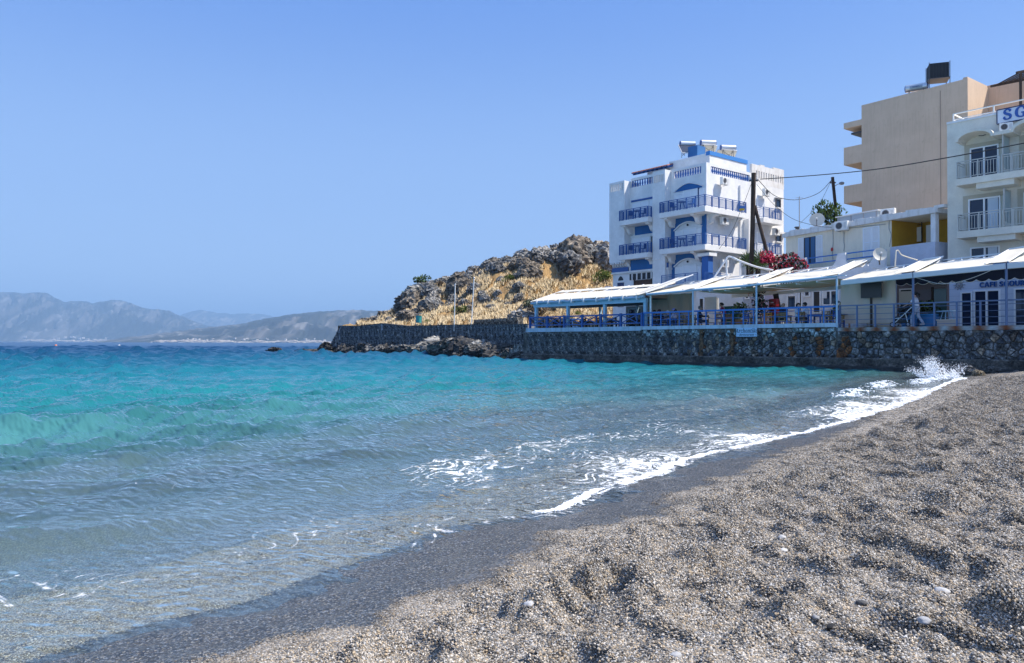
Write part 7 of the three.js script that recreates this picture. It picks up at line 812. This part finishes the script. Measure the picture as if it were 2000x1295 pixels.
// ---------- poles and wires, plants above the awnings ----------
const wire = (name, label, pts, r = 0.02) => { const o = thing(name, label, 'cable', pts[0]); const c = new THREE.CatmullRomCurve3(pts.map((p) => p.clone().sub(pts[0]))); put('strand', new THREE.TubeGeometry(c, 40, r, 5), M.wire, o); return o; };
{
  const d = 51, top = at(1472, 338, d), foot = at(1467, 545, d), o = thing('utility_pole', 'thick dark wooden pole with a leaning brace in front of the white hotel', 'utility pole', V(foot.x, 2.1, foot.z)), g = (p) => p.clone().sub(o.position); new MB().tube([V(0, 0, 0), g(foot), g(at(1470, 440, d)), g(top)], 0.15, 10).build('shaft', M.pole, o); new MB().tube([g(at(1474, 402, d)), g(at(1512, 546, d - 0.6))], 0.12, 8).build('brace', M.pole, o); new MB().box(g(top).x - 0.28, g(top).x + 0.28, g(top).y - 0.55, g(top).y - 0.45, -0.08, 0.08).build('cross_arm', M.darkMetal, o); for (const k of [-0.22, 0.22]) new MB().cyl(g(top).x + k, g(top).y - 0.44, 0, 0.05, 0.04, 0.14, 8).build('insulator', M.lightGrey, o);
  const d2 = 62, t2 = at(1626, 346, d2), f2 = at(1634, 425, d2), q = thing('utility_pole', 'thin dark far pole with a street lamp arm behind the cream house', 'utility pole', V(f2.x + 0.8, 2.1, f2.z)), g2 = (p) => p.clone().sub(q.position); new MB().tube([V(0, 0, 0), g2(f2), g2(t2)], 0.13, 8).build('shaft', M.pole, q); new MB().tube([g2(at(1630, 364, d2)), g2(at(1636, 360, d2)), g2(at(1643, 358.5, d2))], 0.03, 6).build('lamp_arm', M.grey, q); const l = g2(at(1644, 358, d2)); new MB().ball(l.x, l.y, l.z, 0.22, 1, 0.6, 0.8).build('lamp_head', M.grey, q); const tt = g2(t2); new MB().box(tt.x - 0.2, tt.x + 0.25, tt.y - 0.5, tt.y - 0.4, -0.06, 0.06).build('bracket', M.darkMetal, q);
  wire('power_line', 'thick black cable running from the wooden pole to the upper right edge', [at(1485, 350, d), at(1540, 346.5, 49.5), at(1700, 332, 44), at(1850, 308, 39), at(2060, 268, 33)], 0.028);
  wire('power_line', 'sagging black cable between the wooden pole and the far pole', [at(1480, 350, d), at(1502, 374, 52), at(1530, 388, 55), at(1565, 389, 58), at(1600, 376, 60), at(1625, 351, d2)], 0.022);
  wire('power_line', 'thin black cable falling from the far pole onto the cream house roof', [at(1624, 352, d2), at(1600, 398, 58), at(1563, 436, 53)], 0.014); wire('power_line', 'thin cable crossing from the wooden pole down to the cream house air conditioner', [at(1478, 360, d), at(1510, 398, 51), at(1550, 428, 50), at(1600, 442, 49), at(1624, 444, 48)], 0.014);
  wire('power_line', 'thin cable from the wooden pole down to the small blue lantern and the terrace', [at(1470, 352, d), at(1455, 392, d), at(1451, 403, d)], 0.014); wire('power_line', 'thin cable falling from the lantern to the corner balcony of the white hotel', [at(1448, 408, d), at(1430, 450, 52), at(1405, 486, 54)], 0.014);
  { const p = at(1449, 406, d), k = thing('hanging_lantern', 'small blue and yellow electrical box hanging on the cable left of the wooden pole', 'junction box', p); new MB().box(-0.17, 0.17, -0.05, 0.12, -0.12, 0.12).build('cover', M.blue, k); new MB().box(-0.14, 0.14, -0.17, -0.053, -0.1, 0.1).build('base', mat([0.6, 0.4, 0.02], 0.5), k); new MB().cyl(0, -0.35, 0, 0.03, 0.05, 0.175).build('plug', M.blue, k); }
  { const k = thing('pipe_frame', 'white bent pipe frame standing above the awnings before the hotel', 'pipe frame', S), P = (px, py, dd) => at(px, py, dd).applyMatrix4(S.i); new MB().tube([P(1393, 545, 50), P(1420, 504, 50)], 0.06, 6).tube([P(1420, 544, 50), P(1420, 503, 50), P(1424, 501, 50), P(1446, 510, 49.5), P(1480, 522, 49), P(1510, 528, 48.5)], 0.065, 7, 30).tube([P(1446, 542, 49.5), P(1446, 510, 49.5)], 0.06, 6).build('pipe', M.white, k); const c = thing('pipe_frame', 'thin pale pole with a slack hose above the awning right of the satellite dish', 'pipe frame', S); new MB().tube([P(1748, 521, 40), P(1750, 490, 40)], 0.035, 6).tube([P(1750, 490, 40), P(1754, 489, 40), P(1760, 497, 40), P(1775, 503, 40), P(1792, 508, 40)], 0.03, 6, 24).build('pipe', mat([0.72, 0.64, 0.5], 0.7), c); }
  // yuccas and bougainvillea at the foot of the wooden pole
  const yucca = (px, py, dd, s, label) => { const p = at(px, py, dd), o2 = thing('yucca', label, 'plant', V(p.x, p.y - 1.2, p.z)), r = rngOf(px); const pos = []; const g0 = new MB(); for (let k = 0; k < 90; k++) { const a = r() * 6.28, e = -0.4 + 1.7 * r(), L = s * (0.7 + 0.4 * r()), dx = Math.cos(a) * Math.cos(e), dz = Math.sin(a) * Math.cos(e), dy = Math.sin(e), w = 0.035, px2 = -Math.sin(a) * w, pz = Math.cos(a) * w, o3 = V(0, 1.2 + 0.25 * r(), 0); const tip = o3.clone().add(V(dx * L, dy * L - 0.12 * L, dz * L)), m = o3.clone().add(V(dx * L * 0.5, dy * L * 0.5, dz * L * 0.5)); g0.quad(o3.clone().add(V(px2 * 0.7, 0, pz * 0.7)), m.clone().add(V(px2, 0, pz)), tip, m.clone().add(V(-px2, 0, -pz))); } g0.build('leaves', LM.green, o2); new MB().tube([V(0, -2.5, 0), V(0, 1.3, 0)], 0.09, 7).build('trunk', M.pole, o2); };
  yucca(1483, 512, 51.6, 1.15, 'spiky green yucca right of the wooden pole'); yucca(1460, 515, 52, 0.9, 'spiky green yucca half hidden left of the wooden pole'); yucca(1478, 525, 51, 0.8, 'low spiky yucca at the foot of the wooden pole');
  { const p = at(1537, 515, 50), o2 = thing('bougainvillea', 'large bougainvillea with crimson flowers beside the wooden pole', 'shrub', V(p.x, p.y - 1.4, p.z)); const f = put('foliage', leafBall(5, 1500, 0.09, 1.15, 1.0, 0.75), LM.dark, o2); f.position.y = 1.25; const fl = put('flowers', leafBall(5, 1100, 0.08, 1.25, 1.05, 0.85, 0.88), leafMat([0.78, 0.05, 0.13]), o2); fl.position.y = 1.2; const f3 = put('flowers', leafBall(77, 700, 0.08, 0.7, 0.45, 0.6, 0.7), leafMat([0.75, 0.06, 0.14]), o2); f3.position.set(-1.15, 1.75, 0.1); const mb = new MB(); for (let k = 0; k < 6; k++) mb.tube([V(0.1 * k - 0.3, -2, 0), V(0.2 * k - 0.5, 0.6, 0.1), V(0.35 * k - 0.9, 1.6, 0.1 * k - 0.3)], 0.035, 5); mb.build('branch', twig, o2); const gr = thing('iron_fence', 'thin black iron fence bars among the bougainvillea', 'fence', V(p.x, p.y - 1.4, p.z + 0.8)); const b = new MB(); for (let k = 0; k < 6; k++) b.bar(V(-0.9 + k * 0.36, 0, 0), V(-0.9 + k * 0.36, 1.5, 0), 0.03); b.bar(V(-0.9, 1.45, 0), V(0.9, 1.45, 0), 0.03).build('bars', M.darkMetal, gr); }
  dish(at(1718, 517, 41.6).add(V(0, 0, 0)), 0.36, 'large cream satellite dish on a bent pole above the awnings', -0.15, 0.2);
}
// ---------- raised letters ----------
{
  const { FontLoader } = await import('three/addons/loaders/FontLoader.js'), { TextGeometry } = await import('three/addons/geometries/TextGeometry.js'), L = new FontLoader(), serif = await L.loadAsync('fonts/droid/droid_serif_bold.typeface.json'), sans = await L.loadAsync('fonts/droid/droid_sans_bold.typeface.json');
  const word = (text, font, h, x, y, z, m, parent, k = 1, gap = 1.02) => { let cx = x; for (const ch of text) { if (ch === ' ') { cx += h * 0.5 * k; continue; } const g = new TextGeometry(ch, { font, size: h, depth: 0.05, curveSegments: 5, bevelEnabled: true, bevelSize: 0.006, bevelThickness: 0.01, bevelSegments: 1 }); g.computeBoundingBox(); const w = g.boundingBox.max.x - g.boundingBox.min.x; g.translate(-g.boundingBox.min.x, 0, 0); g.scale(k, 1, 1); g.translate(cx, y, z); put('letter', g, m, parent); cx += w * k + h * 0.16 * gap; } return cx; };
  const blue = mat([0.03, 0.1, 0.36], 0.35), q = SIGN.roof; word('SGOUROS', serif, q.h, q.x, q.y, 0.145, blue, q.sg, 1.0, 1.6);
  const c = SIGN.cafe, o = thing('cafe_letters', 'raised dark blue cafe letters on the pale front under the navy awning', 'sign letters', c.F); word('CAFE', sans, c.h * 1.15, c.x, c.y, c.z + 0.02, M.royal, o, 1.0, 0.5); word('SGOUROS', sans, c.h * 1.15, CF.onZ(1820 + 1010 / 7.617, 480 + 570 / 7.617, c.z).x, c.y + 0.0, c.z + 0.02, M.royal, o, 1.05, 0.5);
  const sg = scene.children.find((k) => k.name === 'wooden_sign'); word('Ofiou', serif, 0.36, -7.1, 5.45, 0.565, M.royal, sg, 0.75, 0.6); word('Iola', serif, 0.36, -6.15, 5.45, 0.565, M.royal, sg, 0.75, 0.6); new MB().bar(V(-6.7, 6.2, 0.58), V(-5.9, 6.2, 0.58), 0.06).bar(V(-6.3, 6.05, 0.58), V(-6.3, 6.5, 0.58), 0.06).build('emblem', M.royal, sg);
}
// ---------- where the waves hit the corner: boulders and spray ----------
{
  for (const [px, py, s, m, l] of [[1822, 736, 0.3, darkRock, 'dark wet boulder in the breaking wave at the foot of the wall, left'], [1843, 735, 0.25, darkRock, 'dark wet boulder in the breaking wave at the foot of the wall, middle'], [1858, 735, 0.2, darkRock, 'small dark wet boulder at the foot of the wall, right'], [1895, 730, 0.4, rockMats[1], 'big grey boulder lying between beach and sea wall'], [1911, 733, 0.24, mat([0.62, 0.52, 0.36], 0.9, { map: T.rock }), 'pale tan stone lying between beach and sea wall'], [1937, 729, 0.35, rockMats[0], 'rounded grey boulder against the sea wall at the back of the beach']]) { const p = onY(px, py, 0.05); p.y = Math.max(beachY(p.x, p.z), 0) + s * 0.25; boulder(p, s, m, px, l, null, 0.7, 'beach_boulder'); }
  const r = rngOf(321), geo = new THREE.IcosahedronGeometry(1, 1), list = [], base = onY(1822, 738, 0.05);
  const jet = (dx, vx, vy, n, sp) => { for (let i = 0; i < n * 2.6; i++) { const t = Math.pow(r(), 0.7), q = (r() + r() + r() - 1.5); list.push([base.x + 0.62 * (dx + vx * t + q * sp * (0.3 + t)), 0.04 + 0.74 * (vy * t - vy * 0.35 * t * t + (r() - 0.5) * sp * t), base.z + (r() - 0.5) * 0.8, (0.005 + 0.026 * Math.pow(r(), 4)) * (1.25 - t)]); } };
  jet(0.0, -0.5, 1.5, 380, 0.35); jet(-0.1, 0.1, 1.7, 320, 0.22); jet(0.3, 0.3, 1.1, 260, 0.35); jet(-0.5, -0.9, 0.8, 220, 0.3); jet(1.4, 0.3, 1.1, 160, 0.3); jet(0.9, 0.2, 0.6, 220, 0.4); for (let i = 0; i < 500; i++) list.push([base.x - 0.35 + 1.2 * r(), 0.03 + 0.16 * r() * r(), base.z + (r() - 0.5) * 0.9, 0.012 + 0.035 * r() * r()]);
  const im = new THREE.InstancedMesh(geo, mat([0.94, 0.95, 0.96], 0.6), list.length), m4 = new THREE.Matrix4(); list.forEach(([x, y, z, s], i) => im.setMatrixAt(i, m4.makeScale(s, s * 1.15, s).setPosition(x, y, z))); im.name = numbered('wave_spray'); im.castShadow = true; scene.add(im); tag(im, 'white spray of drops where a wave breaks on rocks by the wall', 'spray', null, 'stuff');
}
renderer.render(scene, camera);
